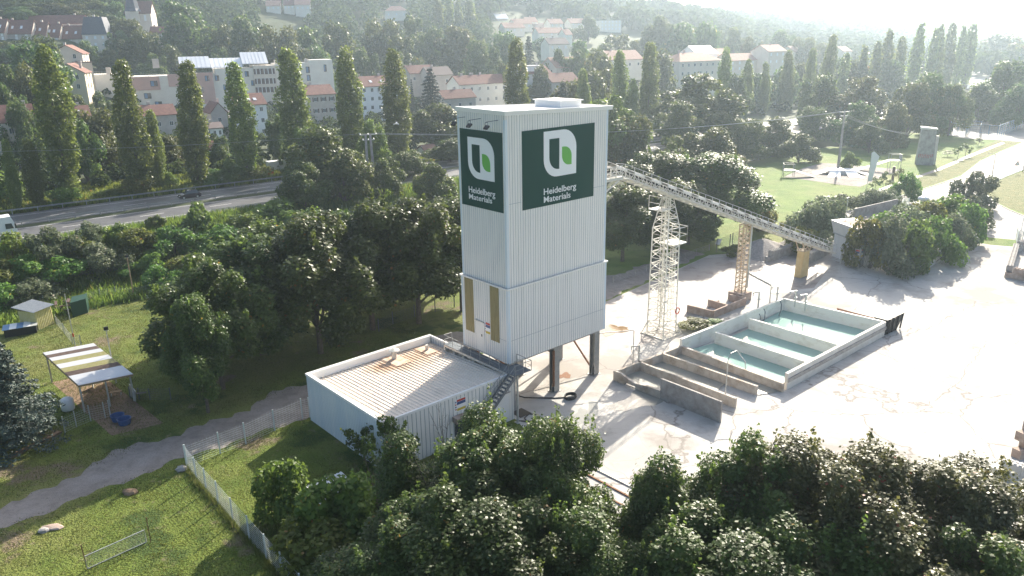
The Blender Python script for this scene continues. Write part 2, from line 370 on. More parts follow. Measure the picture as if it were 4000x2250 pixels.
# highway on its embankment
def HW(s, n): return (s*EV[0]+n*NV[0], s*EV[1]+n*NV[1])
def bend(s):
    """centre line of the highway, bending left past s=330"""
    if s <= 330: p = HW(s, 149); d = EV
    else:
        k = s-330; th = math.radians(38)+min(k, 260)/260*math.radians(16); x, y = HW(330, 149); q = 0; st = 4
        while q < k:
            t = math.radians(38)+min(q, 260)/260*math.radians(22); x += st*math.cos(t); y += st*math.sin(t); q += st; d = (math.cos(t), math.sin(t))
        p = (x, y)
    return p, d
def HP(s, off):
    p, d = bend(s); return (p[0]-d[1]*off, p[1]+d[0]*off)
SS = list(range(-80, 330, 10))+list(range(330, 900, 20))
CW = {}
for nm, o0, o1 in (('highway', -12, -1.2), ('highway', 1.2, 12)):
    strip(nm, [[HP(s, o0), HP(s, o1)] for s in SS], 'tarmac', .30)
strip('highway_median', [[HP(s, -1.2), HP(s, 1.2)] for s in SS], 'land', .31)
mk = MB()
for off in (-5.6, 6.2):
    for s in range(-78, 500, 12):
        a_, b_ = HP(s, off-.09), HP(s, off+.09); c_, d_ = HP(s+4, off+.09), HP(s+4, off-.09)
        mk.poly([(p[0], p[1], T(*p)+.318) for p in (a_, b_, c_, d_)])
for off in (-9.4, -1.9, 2.3, 10.0):
    for s in SS[:-1]:
        s2 = SS[SS.index(s)+1]; L = [HP(s, off-.08), HP(s, off+.08), HP(s2, off+.08), HP(s2, off-.08)]
        mk.poly([(p[0], p[1], T(*p)+.322) for p in L])
mk.build('lane_markings', 'paint', kind='structure')
# local road with kerbs
lr = [at(*q) for q in ((3240, 850), (3420, 792), (3544, 761), (3680, 718), (3757, 690), (3831, 632), (3925, 588), (4090, 520), (4200, 640), (4020, 655), (3930, 690), (3860, 722), (3850, 757), (3880, 786), (3940, 818), (4060, 868), (4120, 960), (3975, 938), (3845, 926), (3842, 860), (3820, 800), (3700, 800), (3560, 815), (3420, 850), (3300, 880))]
sheet('local_road', lr, 'roadgrey', 0, .012)
for nm, L in (('kerb', ((3240, 848), (3420, 790), (3544, 759), (3680, 716), (3757, 688), (3831, 630), (3925, 586), (4090, 518))), ('kerb', ((4020, 655), (3930, 690), (3860, 722), (3850, 757), (3880, 788), (3940, 820), (4060, 870)))):
    mb = MB(); Q = [at(*q) for q in L]
    for i in range(len(Q)-1): mb.beam(Q[i]+Vector((0, 0, .06)), Q[i+1]+Vector((0, 0, .06)), .18, .13)
    mb.build(nm, 'concpale', kind='structure')
sheet('dry_verge', [at(*q) for q in ((3300, 822), (3420, 785), (3544, 753), (3680, 710), (3757, 680), (3831, 622), (3925, 580), (4060, 525), (4060, 490), (3870, 560), (3700, 650), (3560, 705), (3440, 745))], 'dryverge', 0, .012)
sheet('grass_island', [at(*q) for q in ((3868, 724), (3930, 693), (4020, 660), (4100, 690), (4100, 860), (3945, 814), (3885, 784), (3858, 757))], 'dryverge', 0, .016)
sheet('footpath', [at(*q) for q in ((3440, 745), (3560, 703), (3665, 668), (3800, 610), (3925, 560), (3915, 555), (3790, 603), (3655, 662), (3550, 697), (3430, 740))], 'tarmac', 0, .020)
mb = MB(); mb.poly([gat(*q)+Vector((0, 0, .45)) for q in ((3775, 350), (3825, 345), (3880, 290), (3965, 235), (3930, 212), (3860, 205), (3808, 245))]); mb.build('distant_road', 'roadglare', kind='structure')  # widened road sheet, its paleness is painted sun glare, not pale paving
sheet('skatepark_pad', [at(*q) for q in ((3210, 637), (3300, 640), (3400, 652), (3520, 662), (3430, 700), (3361, 730), (3280, 722), (3105, 697), (3060, 692), (3140, 655))], 'trackgravel', 0, .020)
sheet('court_pad', [at(*q) for q in ((3690, 525), (3720, 500), (3800, 470), (4060, 460), (4080, 560), (3850, 545), (3760, 540))], 'roadgrey', 0, .022)
# ------------------------------------------------------------------ SILO TOWER
WR, WL, ZS, ZB, ZT = 13.28, 6.75, 12.44, 5.12, 28.05
def ribs(mb, p, q, z0, z1, out, per=.302, gw=.04, gd=.03, z1b=None):
    """profiled sheet wall from p to q, grooves cut into it; material 0 sheet, 1 groove"""
    p = Vector(p); q = Vector(q); L = (q-p).length; d = (q-p)/L; out = Vector(out); k = max(1, round(L/per)); st = L/k
    prof = [(0, 0, 0)]
    for i in range(k):
        x = i*st
        prof += [(x+st/2-gw/2, 0, 0), (x+st/2-gw/4, -gd, 1), (x+st/2+gw/4, -gd, 1), (x+st/2+gw/2, 0, 1)]
    prof.append((L, 0, 0))
    zt = lambda x: z1 if z1b is None else z1+(z1b-z1)*x/L
    for i in range(len(prof)-1):
        a, b = prof[i], prof[i+1]
        A = p+d*a[0]+out*a[1]; B = p+d*b[0]+out*b[1]; mb.cur = b[2]
        mb.add([A+Vector((0, 0, z0)), B+Vector((0, 0, z0)), B+Vector((0, 0, zt(b[0]))), A+Vector((0, 0, zt(a[0])))], [(0, 1, 2, 3)])
    mb.cur = 0
tw = thing('silo_tower', 'tall white ribbed metal silo tower with two dark green signs, raised on steel legs', 'tower', W(0, 0))
def ring(mb, d, z0, z1, zts=None):
    cs = [W(d, d), W(WR-d, d), W(WR-d, WL-d), W(d, WL-d)]; outs = [-V, U, V, -U]
    for i in range(4):
        za = z1 if zts is None else zts[i]; zb = None if zts is None else zts[(i+1) % 4]
        ribs(mb, cs[i], cs[(i+1) % 4], z0, za, outs[i], z1b=zb)
ZTS = [28.15, 27.72, 27.63, 28.2]
mb = MB(); ring(mb, 0, ZB, ZS-.12); mb.cur = 0; mb.poly([W(0, 0, ZB), W(0, WL, ZB), W(WR, WL, ZB), W(WR, 0, ZB)]); lowc = mb.build('lower_cladding', ['clad', 'groove'], tw)
mb = MB(); ring(mb, .12, ZS, 27.6, [z-.28 for z in ZTS]); mb.build('upper_cladding', ['clad', 'groove'], tw)
mb = MB()
for (a0, b0, a1, b1) in ((-.12, -.12, WR+.12, -.0), (-.12, WL, WR+.12, WL+.12), (-.12, 0, 0, WL), (WR, 0, WR+.12, WL)): mb.abox(a0, a1, b0, b1, ZS-.12, ZS+.02)
mb.abox(-.0, WR, .0, .115, ZS-.12, ZS-.02); mb.build('ledge_flashing', 'clad', tw)
for (a, b, ia, ib) in ((0, 0, 1, 1), (WR, 0, -1, 1), (WR, WL, -1, -1), (0, WL, 1, -1)):
    for z0, z1, d in ((ZB, ZS-.13, -.012), (ZS+.03, 27.35, .108)):
        mb = MB(); aa, bb = a+ia*d, b+ib*d
        x0, x1 = sorted((aa, aa+ia*.26)); y0, y1 = sorted((bb, bb+ib*.02)); mb.abox(x0, x1, y0, y1, z0, z1)
        x0, x1 = sorted((aa, aa+ia*.02)); y0, y1 = sorted((bb+ib*.021, bb+ib*.26)); mb.abox(x0, x1, y0, y1, z0, z1)
        mb.build('corner_trim', 'cladblue', tw)
for (a0, a1, b0, b1, z) in ((.3, WR-.3, -.018, -.006, 7.35), (-.018, -.006, .3, 1.2, 7.35), (11.3, WR-.45, .1, .112, 20.1), (.45, 1.85, .1, .112, 20.1)): MB().abox(a0, a1, b0, b1, z, z+.035).build('sheet_joint', 'groove', tw)
mb = MB(); cs = [(.04, .04), (WR+.42, .04), (WR+.42, WL-.04), (.04, WL-.04)]
lo = [W(a, b, z-.42) for (a, b), z in zip(cs, ZTS)]; hi = [W(a, b, z-.12) for (a, b), z in zip(cs, ZTS)]
mb.hexa(lo, hi)
for i in range(4):
    p, q = hi[i], hi[(i+1) % 4]; mb.beam(p+Vector((0, 0, .0)), q, .16, .14)
mb.build('roof', 'whitetrim', tw)
mb = MB(); mb.hexa([W(8.2, 1.6, 27.65), W(11, 1.6, 27.6), W(11, 5, 27.6), W(8.2, 5, 27.65)], [W(8.2, 1.6, 28.3), W(11, 1.6, 28.25), W(11, 5, 28.25), W(8.2, 5, 28.3)])
mb.hexa([W(8.05, 1.45, 28.3), W(11.15, 1.45, 28.25), W(11.15, 5.15, 28.25), W(8.05, 5.15, 28.3)], [W(8.05, 1.45, 28.38), W(11.15, 1.45, 28.33), W(11.15, 5.15, 28.33), W(8.05, 5.15, 28.38)]); mb.build('roof_hatch', 'whitetrim', tw)
def arcpts(cx, cz, r, a0, a1, n=8): return [(cx+r*math.cos(R(a0+(a1-a0)*i/n)), cz+r*math.sin(R(a0+(a1-a0)*i/n))) for i in range(n+1)]
def sign_face(org, dx, out, x0, x1, z0, z1, logo, text, nm):
    """org + dx*x + z; logo = (x0,x1,z0,z1), text = list of (string, x, z, height, width)"""
    def q(x, z, o): return org+dx*x+out*o+Vector((0, 0, z))
    mb = MB(); mb.prism([q(x0, z0, .0), q(x1, z0, .0), q(x1, z1, .0), q(x0, z1, .0)], out*.03)
    sg = mb.build('sign', 'signgreen', tw, label=nm)
    lx0, lx1, lz0, lz1 = logo; w_, h_ = lx1-lx0, lz1-lz0
    def shp(pts, o, m, nme):
        mb = MB(); mb.prism([q(lx0+x*w_, lz0+z*h_, o) for x, z in pts], out*.012); return mb.build(nme, m, sg)
    k = w_/h_
    def pa(cx, cz, rx, a0, a1): return [(cx+rx*math.cos(R(a0+(a1-a0)*i/8)), cz+rx*k*math.sin(R(a0+(a1-a0)*i/8))) for i in range(9)]
    shp([(0, 1)]+[(0, .40*k)]+pa(.40, .40*k, .40, 180, 270)+[(1, 0), (1, .6)]+pa(.6, 1-.4*k, .4, 0, 90), .032, 'signwhite', 'emblem')
    shp([(.165, .83), (.165, .16+.27*k)]+pa(.435, .16+.27*k, .27, 180, 270)+[(.465, .16), (.465, .83)], .047, 'signgreen', 'emblem_counter')
    shp([(.55, .63), (.55, .22+.22*k)]+pa(.77, .22+.22*k, .22, 180, 270)+[(.85, .22), (.85, .40)]+pa(.63, .63-.22*k, .22, 0, 90), .047, 'signlime', 'emblem_leaf')
    for (txt, tx, tz, th_, tw_) in text:
        cu = bpy.data.curves.new('lettering', 'FONT'); cu.body = txt; cu.extrude = .012; cu.offset = .006; cu.resolution_u = 3; cu.size = 1
        tmp = bpy.data.objects.new('tmp', cu); C.objects.link(tmp); bpy.context.view_layer.update()
        me = bpy.data.meshes.new_from_object(tmp.evaluated_get(bpy.context.evaluated_depsgraph_get())); bpy.data.objects.remove(tmp)
        xs = [v.co.x for v in me.vertices]; wx = max(xs)-min(xs); mx_ = min(xs); cap = .69
        for v in me.vertices:
            p = q(tx+(v.co.x-mx_)/wx*tw_, tz+v.co.y/cap*th_, .045+v.co.z); v.co = p-Vector(tw['_org'])
        me.materials.clear(); me.materials.append(M['signwhite'])
        o = bpy.data.objects.new('lettering', me); C.objects.link(o); o.parent = sg
    return sg
sign_face(W(.12, .12), U, -V, 1.9, 11.15, 19.33, 26.27, (4.50, 8.68, 21.85, 26.0), [('Heidelberg', 4.50, 20.36, .57, 4.2), ('Materials', 4.50, 19.64, .56, 3.45)], 'wide dark green sign with white and lime emblem')
sign_face(W(.12, WL-.12), -V, -U, WL-.12-6.3, WL-.12-.46, 19.33, 26.27, (WL-.12-5.2, WL-.12-1.56, 21.95, 25.6), [('Heidelberg', WL-.12-5.22, 20.60, .55, 3.7), ('Materials', WL-.12-5.22, 19.98, .5, 3.25)], 'narrow dark green sign with white and lime emblem')
for b0, b1, ex in ((4.95, 6.21, 1), (1.24, 2.47, 2)):
    mb = MB(); mb.abox(-.03, -.001, b0, b1, 6.9, 12.25)
    for k in range(7): mb.abox(-.06, -.03, b0+k*(b1-b0)/7+.02, b0+(k+1)*(b1-b0)/7-.02, 7.7 if k % 2 else 6.9+.8*0, 12.22)
    mb.build('louvre_panel', 'louvre', tw)
mb = MB(); mb.abox(-.05, -.002, 3.42, 4.66, 5.35, 8.28); dr = mb.build('door', 'clad', tw)
MB().abox(-.12, -.05, 3.75, 3.83, 7.0, 7.06).abox(-.12, -.05, 3.74, 3.78, 6.85, 7.0).build('handle', 'black', dr)
MB().abox(-.14, -.0, 3.4, 4.7, 8.32, 8.38).build('door_hood', 'galv', tw)
def notice(par, org, dx, out, wd, ht, head='red'):
    def q(x, z, o): return org+dx*x+out*o+Vector((0, 0, z))
    mb = MB(); mb.prism([q(0, 0, .0), q(wd, 0, .0), q(wd, ht, .0), q(0, ht, .0)], out*.02); n_ = mb.build('notice_board', 'white', par)
    for z0, z1, m in ((.80, .97, head), (.55, .78, 'blue'), (.05, .25, 'yellow')):
        mb = MB(); mb.prism([q(.06*wd+wd*.14, z0*ht, .02), q(.95*wd, z0*ht, .02), q(.95*wd, z1*ht, .02), q(wd*.2, z1*ht, .02)], out*.006); mb.build('printed_band', m, n_)
    for k in range(4): MB().prism([q(.04*wd, (.15+.2*k)*ht, .02), q(.15*wd, (.15+.2*k)*ht, .02), q(.15*wd, (.25+.2*k)*ht, .02), q(.04*wd, (.25+.2*k)*ht, .02)], out*.006).build('pictogram', 'blue' if k % 2 else 'red', n_)
notice(tw, W(0, 3.38, 7.3), -V, -U, .85, 1.2)
for k, b in enumerate((5.48, 3.31, 1.0)):
    l = MB(); l.beam(W(.12, b, 27.3), W(-1.15, b, 27.25), .05).beam(W(-1.15, b+.18, 27.2), W(-1.15, b-.18, 27.2), .04).beam(W(-1.15, b+.18, 27.2), W(-1.2, b+.18, 26.9), .03).beam(W(-1.15, b-.18, 27.2), W(-1.2, b-.18, 26.9), .03)
    f = l.build('floodlight_arm', 'darksteel', tw)
    MB().prism([W(-1.35, b-.25, 26.75), W(-1.35, b+.25, 26.75), W(-1.05, b+.25, 26.98), W(-1.05, b-.25, 26.98)], Vector((0, 0, -.12))+U*.05).build('floodlight_head', 'black', f)
for a in (.75, WR/2, WR-.75):
    for b in (.7, WL-.7):
        mb = MB()
        for (x0, x1, y0, y1) in ((-.36, .36, -.36, -.30), (-.36, .36, .30, .36), (-.04, .04, -.30, .30)): mb.abox(a+x0, a+x1, b+y0, b+y1, .04, ZB-.01)
        mb.abox(a-.55, a+.55, b-.5, b+.5, .015, .05)
        mb.hexa([W(a-.55, b-.1, .05), W(a+.55, b-.1, .05), W(a+.55, b-.02, .05), W(a-.55, b-.02, .05)], [W(a-.37, b-.1, .9), W(a+.37, b-.1, .9), W(a+.37, b-.02, .9), W(a-.37, b-.02, .9)])
        mb.build('leg', 'greysteel', tw)
mb = MB()
for b in (.7, WL-.7):
    mb.beam(W(WR-1, b, 4.9), W(WR/2+.3, b, 2.6), .16).beam(W(WR/2+.3, b, 4.7), W(WR-1, b, .5), .16) if b > 1 else None
    if b > 1: mb.beam(W(1, b, 4.8), W(WR/2-.3, b, .5), .16).beam(W(1, b, .5), W(WR/2-.3, b, 4.8), .16)
mb.beam(W(WR-.75, 1, .5), W(WR-.75, WL-1, 4.8), .14).beam(W(.75, 1, .5), W(.75, WL-1, 4.8), .14).beam(W(.75, 1, 4.8), W(.75, WL-1, .5), .14); mb.build('cross_brace', 'rust', tw)
mb = MB()
mb.abox(.4, WR-.4, .35, 1.05, ZB-.3, ZB-.01).abox(.4, WR-.4, WL-1.05, WL-.35, ZB-.3, ZB-.01); mb.build('base_beam', 'greysteel', tw)
mb = MB()
for a in (4.0, 9.6): mb.hexa([W(a-.5, 2.9, 3.5), W(a+.5, 2.9, 3.5), W(a+.5, 3.9, 3.5), W(a-.5, 3.9, 3.5)], [W(a-1.6, 1.2, ZB), W(a+1.6, 1.2, ZB), W(a+1.6, 5.5, ZB), W(a-1.6, 5.5, ZB)])
mb.build('discharge_funnel', 'creamrust', tw)
mb = MB().tube([W(WR/2-.5, .3, .8), W(WR/2-.5, .3, 4.6)], .12, 8); mb.build('standpipe', 'rust', tw)
mb = MB().tube([W(WR-.3, .6, 4.5), W(WR+3.0, -1.3, 4.5), W(WR+3.1, -1.35, 4.4), W(WR+3.1, -1.35, 0)], .05, 6); mb.build('overhead_pipe', 'galv', label='thin bent grey pipe from the tower leg down to the low tank corner', cat='pipe')
# things under the tower
mb = MB(); c = W(1.6, 2.6); mb.lathe(c, [(0.9, .02), (.95, .3), (.95, 1.3), (.6, 1.6), (.2, 1.7)], 16); mb.build('yellow_tank', 'yellow', label='squat yellow tank on the ground behind the first tower leg', cat='tank', smooth=True)
hs = [W(2.0, 1.8, .8), W(3.0, 1.2, .3), W(4.4, .4, .07), W(5.4, -.6, .06), W(6.3, -1.2, .06)]
for i in range(40):
    t = i*.5; hs.append(W(6.6+.62*math.cos(t+2.2), -1.6+.5*math.sin(t+2.2), .07+.008*i))
MB().tube(hs, .07, 6).build('hose', 'black', label='black hose coiled on the ground at the foot of the middle tower leg', cat='hose')
hs = [W(-.4, -1.6, .08), W(.2, -2.4, .06), W(1.2, -2.6, .06), W(1.8, -2.0, .06), W(1.3, -1.3, .06), W(.4, -1.6, .06), W(-.2, -3.2, .06), W(-.9, -4.4, .06)]
MB().tube(hs, .06, 6).build('hose', 'black', label='black hose lying in loops beside the stair column and rubber mat', cat='hose')
MB().abox(.2, 1.6, -1.3, .1, .03, .06).build('rubber_mat', 'black', label='dark rubber mat on the concrete between the stair column and first leg', cat='mat')
mb = MB().hexa([W(-.3, -5.2, .02), W(1.8, -5.2, .02), W(1.8, -4.3, .02), W(-.3, -4.3, .02)], [W(-.1, -5.1, .8), W(1.6, -5.1, .8), W(1.6, -4.4, .8), W(-.1, -4.4, .8)]); mb.build('orange_bin', 'orange', label='low orange skip half hidden by the tree in front of the tower', cat='skip')
# ------------------------------------------------------------------ SHED
A0, A1, B0, B1, HZ = -14.4, -.35, -1.0, 12.0, 4.8
sh = thing('control_shed', 'low pale blue ribbed metal shed with a rust stained flat roof beside the tower', 'shed', W((A0+A1)/2, 5.5))
for p, q, o, m in ((W(A0, B0), W(A1, B0), -V, 'clad'), (W(A1, B0), W(A1, B1), U, 'clad'), (W(A1, B1), W(A0, B1), V, 'clad'), (W(A0, B1), W(A0, B0), -U, 'cladblue')):
    mb = MB(); ribs(mb, p, q, 0, HZ-.2, o, per=.28 if o == -U else .42, gw=.03 if o == -U else .06); mb.build('wall', [m, 'groove'], sh)
mb = MB()
for (a0, a1, b0, b1) in ((A0-.06, A1+.04, B0-.06, B0+.1), (A0-.06, A0+.1, B0+.1, B1-.1), (A0-.06, A1+.04, B1-.1, B1+.06), (A1-.12, A1+.04, B0+.1, B1-.1)): mb.abox(a0, a1, b0, b1, HZ-.22, HZ)
for (a0, a1, b0, b1) in ((A0+.2, A0+.3, B0+.2, B1-.2), (A0+.3, A1-.2, B1-.3, B1-.2)): mb.abox(a0, a1, b0, b1, HZ-.75, HZ-.03)
mb.build('parapet', 'whitetrim', sh)
def rz(b): return HZ-.25-.55*(b-B0)/(B1-B0)
mb = MB(); n_ = 33
for i in range(n_):
    a = A0+.3+(A1-A0-.5)*i/n_; st = (A1-A0-.5)/n_
    prof = [(0, 0), (st*.72, 0), (st*.78, .07), (st*.94, .07), (st, 0)]
    for j in range(4):
        x0, h0 = prof[j]; x1, h1 = prof[j+1]
        mb.add([W(a+x0, B0+.2, rz(B0)+h0), W(a+x1, B0+.2, rz(B0)+h1), W(a+x1, B1-.3, rz(B1)+h1), W(a+x0, B1-.3, rz(B1)+h0)], [(0, 1, 2, 3)])
mb.build('roof_sheet', 'roofmetal', sh)
for a0, a1, b0, b1 in ((-6.7, -4.9, 8.6, 11.5), (-2.9, -1.6, 8.9, 11.4)):
    mb = MB(); mb.hexa([W(a0, b0, rz(b0)+.05), W(a1, b0, rz(b0)+.05), W(a1, b1, rz(b1)+.05), W(a0, b1, rz(b1)+.05)], [W(a0, b0, rz(b0)+.095), W(a1, b0, rz(b0)+.095), W(a1, b1, rz(b1)+.095), W(a0, b1, rz(b1)+.095)]); mb.build('flashing_plate', 'rustroof', sh)
c = W(-5.75, 10.5, rz(10.5)); mb = MB().lathe(c, [(.26, 0), (.26, .85)], 14); k_ = mb.build('vent_stack', 'galv', sh)
MB().lathe(c, [(.55, .98), (.5, 1.03), (.04, 1.22)], 16).lathe(c, [(.03, .8), (.03, 1.0)], 6).build('vent_cowl', 'cream', k_)
MB().lathe(W(-2.1, 10.1, rz(10.1)), [(.17, 0), (.17, .6)], 12).build('vent_pipe', 'galv', sh)
mb = MB().abox(-7.5, -5.7, B0-.7, B0-.02, 2.7, 2.8); mb.abox(-7.5, -7.42, B0-.65, B0-.02, 2.3, 2.7).abox(-5.78, -5.7, B0-.65, B0-.02, 2.3, 2.7); mb.build('door_canopy', 'brownconc', sh)
mb = MB().abox(-7.3, -5.9, B0-.04, B0-.01, .05, 2.35); d_ = mb.build('door', 'glass', sh)
notice(sh, W(-7.2, B0, 3.1), U, -V, 1.25, 1.15)
mb = MB().abox(-3.6, -1.0, B0-.045, B0-.01, .05, 2.9); mb.build('sliding_door', 'whitetrim', sh)
mb = MB().abox(-3.9, -.8, B0-.09, B0-.03, 2.95, 3.03); mb.build('door_rail', 'greysteel', sh)
def rustzone():
    m = M['roofmetal']; t = m.node_tree; b = t.nodes['Principled BSDF']; l = b.inputs['Base Color'].links[0].from_socket; tc = t.nodes.new('ShaderNodeTexCoord'); c = W(-5.2, 9.6)-W((A0+A1)/2, 5.5)
    prev = l
    for (ox, oy, rad) in ((c.x, c.y, 3.4), (c.x+U.x*-2.5, c.y+U.y*-2.5, 2.0), (c.x+U.x*3, c.y+U.y*3, 2.2)):
        mp = t.nodes.new('ShaderNodeVectorMath'); mp.operation = 'SUBTRACT'; mp.inputs[1].default_value = (ox, oy, 4.0); t.links.new(tc.outputs['Object'], mp.inputs[0])
        ln = t.nodes.new('ShaderNodeVectorMath'); ln.operation = 'LENGTH'; t.links.new(mp.outputs[0], ln.inputs[0])
        nz = t.nodes.new('ShaderNodeTexNoise'); nz.inputs['Scale'].default_value = 1.1; nz.inputs['Detail'].default_value = 5; t.links.new(tc.outputs['Object'], nz.inputs[0])
        ma = t.nodes.new('ShaderNodeMath'); ma.operation = 'MULTIPLY_ADD'; ma.inputs[1].default_value = 2.6; t.links.new(nz.outputs[0], ma.inputs[0]); t.links.new(ln.outputs['Value'], ma.inputs[2])
        rp = t.nodes.new('ShaderNodeMapRange'); rp.inputs['From Min'].default_value = 1.2; rp.inputs['From Max'].default_value = rad+1.6; rp.inputs['To Min'].default_value = .85; rp.inputs['To Max'].default_value = 0; t.links.new(ma.outputs[0], rp.inputs['Value'])
        prev = mixc(t, rp.outputs[0], prev, (.44, .25, .13))
    t.links.new(prev, b.inputs['Base Color'])
rustzone()
mb = MB(); q0 = at(1185, 1905, 1.0); 
for i in range(12):
    a_, b_, c2_ = q0+U*i*.28, q0+U*(i+.5)*.28, q0+U*(i+1)*.28; z_ = Vector((0, 0, .07)); dn_ = -V*3.0+Vector((0, 0, -.3))
    mb.add([a_+dn_, b_+z_+dn_, b_+z_, a_], [(0, 1, 2, 3)]); mb.add([b_+z_+dn_, c2_+dn_, c2_, b_+z_], [(0, 1, 2, 3)])
mb.build('corrugated_sheet', 'white', label='white corrugated sheet glimpsed between the two shrubs inside the mesh fence', cat='roof sheet')
# ------------------------------------------------------------------ GALLERY AND STAIR
gs = thing('access_stair', 'dark steel gallery and open stair against the tower foot and shed', 'stairway', W(-1, -1))
mb = MB().abox(-1.15, -.02, -1.3, 8.55, 4.93, 4.98).abox(-.02, .9, -1.3, -.02, 4.93, 4.98); mb.build('walkway', 'darksteel', gs)
mb = MB()
for a in (-1.15, -.12): mb.abox(a, a+.1, -1.3, 8.55, 4.72, 4.93)
mb.abox(-1.05, .9, -1.35, -1.25, 4.7, 4.93)
for b in np.arange(-.6, 8.5, 1.5): mb.abox(-1.1, -.05, b, b+.1, 4.5, 4.72).abox(-1.05, -.6, b, b+.3, 4.25, 4.5)
mb.build('support_frame', 'galv', gs)
def railing(mb, pts, h=1.0, posts=1.3, r=.03):
    pts = [Vector(p) for p in pts]
    for i in range(len(pts)-1):
        p, q = pts[i], pts[i+1]; n = max(1, round((q-p).length/posts))
        mb.tube([p+Vector((0, 0, h)), q+Vector((0, 0, h))], r, 5).tube([p+Vector((0, 0, h*.5)), q+Vector((0, 0, h*.5))], r*.7, 5)
        for k in range(n+1): t = p+(q-p)*k/n; mb.tube([t, t+Vector((0, 0, h))], r, 5)
mb = MB(); railing(mb, [W(-.1, 8.5, 4.95), W(-1.1, 8.5, 4.95), W(-1.1, 0.1, 4.95)], posts=1.5); railing(mb, [W(-.5, -1.28, 4.95), W(.88, -1.28, 4.95), W(.88, -.1, 4.95)], posts=1.2); mb.build('railing', 'greysteel', gs)
sa0, sa1 = -1.1, -6.6; nS = 19
mb = MB()
for b in (-2.1, -1.25): mb.hexa([W(sa1-.1, b, .0), W(sa1+.2, b, .0), W(sa1+.2, b+.06, .0), W(sa1-.1, b+.06, .0)], [W(sa1-.1, b, .3), W(sa1+.2, b, .3), W(sa1+.2, b+.06, .3), W(sa1-.1, b+.06, .3)]); mb.beam(W(sa1, b+.03, .12), W(sa0, b+.03, 4.85), .06, .30)
mb.build('stringer', 'darksteel', gs)
for i in range(nS):
    t = (i+.5)/nS; a = sa1+(sa0-sa1)*t; z = .1+4.8*t
    MB().abox(a-.15, a+.12, -2.03, -1.24, z, z+.04).build('tread', 'darksteel', gs)
mb = MB().abox(-1.15, .9, -2.1, -1.3, 4.93, 4.98); mb.build('landing', 'darksteel', gs)
for b in (-2.12, -1.22):
    mb = MB(); p, q = W(sa1, b, .2), W(sa0, b, 4.95)
    mb.tube([p+Vector((0, 0, 1)), q+Vector((0, 0, 1))], .03, 5).tube([p+Vector((0, 0, .5)), q+Vector((0, 0, .5))], .02, 5)
    for k in range(6): t = p+(q-p)*k/5; mb.tube([t, t+Vector((0, 0, 1))], .025, 5)
    mb.build('stair_rail', 'greysteel', gs)
mb = MB(); railing(mb, [W(-1.1, -2.1, 4.95), W(.88, -2.1, 4.95), W(.88, -1.28, 4.95)], posts=1.0); mb.build('railing', 'greysteel', gs)
MB().tube([W(-.55, -1.75, 0), W(-.55, -1.75, 4.9)], .11, 10).abox(-.8, -.3, -2.0, -1.5, .015, .05).build('support_column', 'galv', gs)
# ------------------------------------------------------------------ CONVEYOR
cb = lambda p: (Vector((p[0], p[1], 0))-P0).dot(V)
CBV = 3.05                      # b of the conveyor centre line
LA = (Vector((18.05, 85.3, 0))-P0).dot(U)
def cz(a):                      # underside height
    return float(np.interp(a, [12, 17.0, 67.5, 75], [20.3, 20.3, 2.15, -.5]))
AE = 67.4
cv = thing('belt_conveyor', 'long pale inclined belt conveyor in a lattice gallery running down from the tower', 'conveyor', W(LA+14, CBV))
for side in (-.85, .85):
    mb = MB(); b = CBV+side; aa = np.arange(16.2, AE, 1.45)
    lowp = [W(a, b, cz(a)+.1) for a in aa]; top = [W(a, b, cz(a)+.80) for a in aa]
    for i in range(len(aa)-1):
        mb.beam(lowp[i], lowp[i+1], .14, .3); mb.beam(top[i], top[i+1], .09, .09); mb.beam(lowp[i], top[i], .07)
        m_ = (lowp[i]+lowp[i+1])/2; tm = (top[i]+top[i+1])/2
        mb.beam(lowp[i], tm, .05).beam(tm, lowp[i+1], .05)
    mb.build('truss_side', 'convwhite', cv)
mb = MB()
for a in np.arange(16.2, AE, 1.45): mb.beam(W(a, CBV-1.5, cz(a)), W(a, CBV+.9, cz(a)), .08)
for i, a in enumerate(np.arange(16.2, AE-1.4, 1.45)): mb.beam(W(a, CBV-.85, cz(a)+.02), W(a+1.45, CBV+.85, cz(a+1.45)+.02), .05)
mb.build('cross_member', 'cream', cv)
def slab(mb, b0, b1, h0, h1, a0, a1, st=2.9):
    aa = list(np.arange(a0, a1, st))+[a1]
    for i in range(len(aa)-1): x, y = aa[i], aa[i+1]-.002; mb.hexa([W(x, b0, cz(x)+h0), W(y, b0, cz(y)+h0), W(y, b1, cz(y)+h0), W(x, b1, cz(x)+h0)], [W(x, b0, cz(x)+h1), W(y, b0, cz(y)+h1), W(y, b1, cz(y)+h1), W(x, b1, cz(x)+h1)])
mb = MB(); slab(mb, CBV-.45, CBV+.45, .84, .88, 14, AE); mb.build('belt', 'belt', cv)
mb = MB(); slab(mb, CBV-.4, CBV+.4, .35, .38, 14, AE); mb.build('return_belt', 'belt', cv)
mb = MB(); slab(mb, CBV-1.5, CBV-.95, .02, .07, 15.5, AE); mb.build('catwalk', 'galv', cv)
for sb in (CBV-1.5, CBV+.95):
    mb = MB(); aa = np.arange(16.2, AE, 1.45)
    for h in (.95, 1.42):
        for i in range(len(aa)-1): mb.beam(W(aa[i], sb, cz(aa[i])+h), W(aa[i+1], sb, cz(aa[i+1])+h), .05)
    for a in aa: mb.beam(W(a, sb, cz(a)+.05), W(a, sb, cz(a)+1.44), .05)
    mb.build('handrail', 'convwhite', cv)
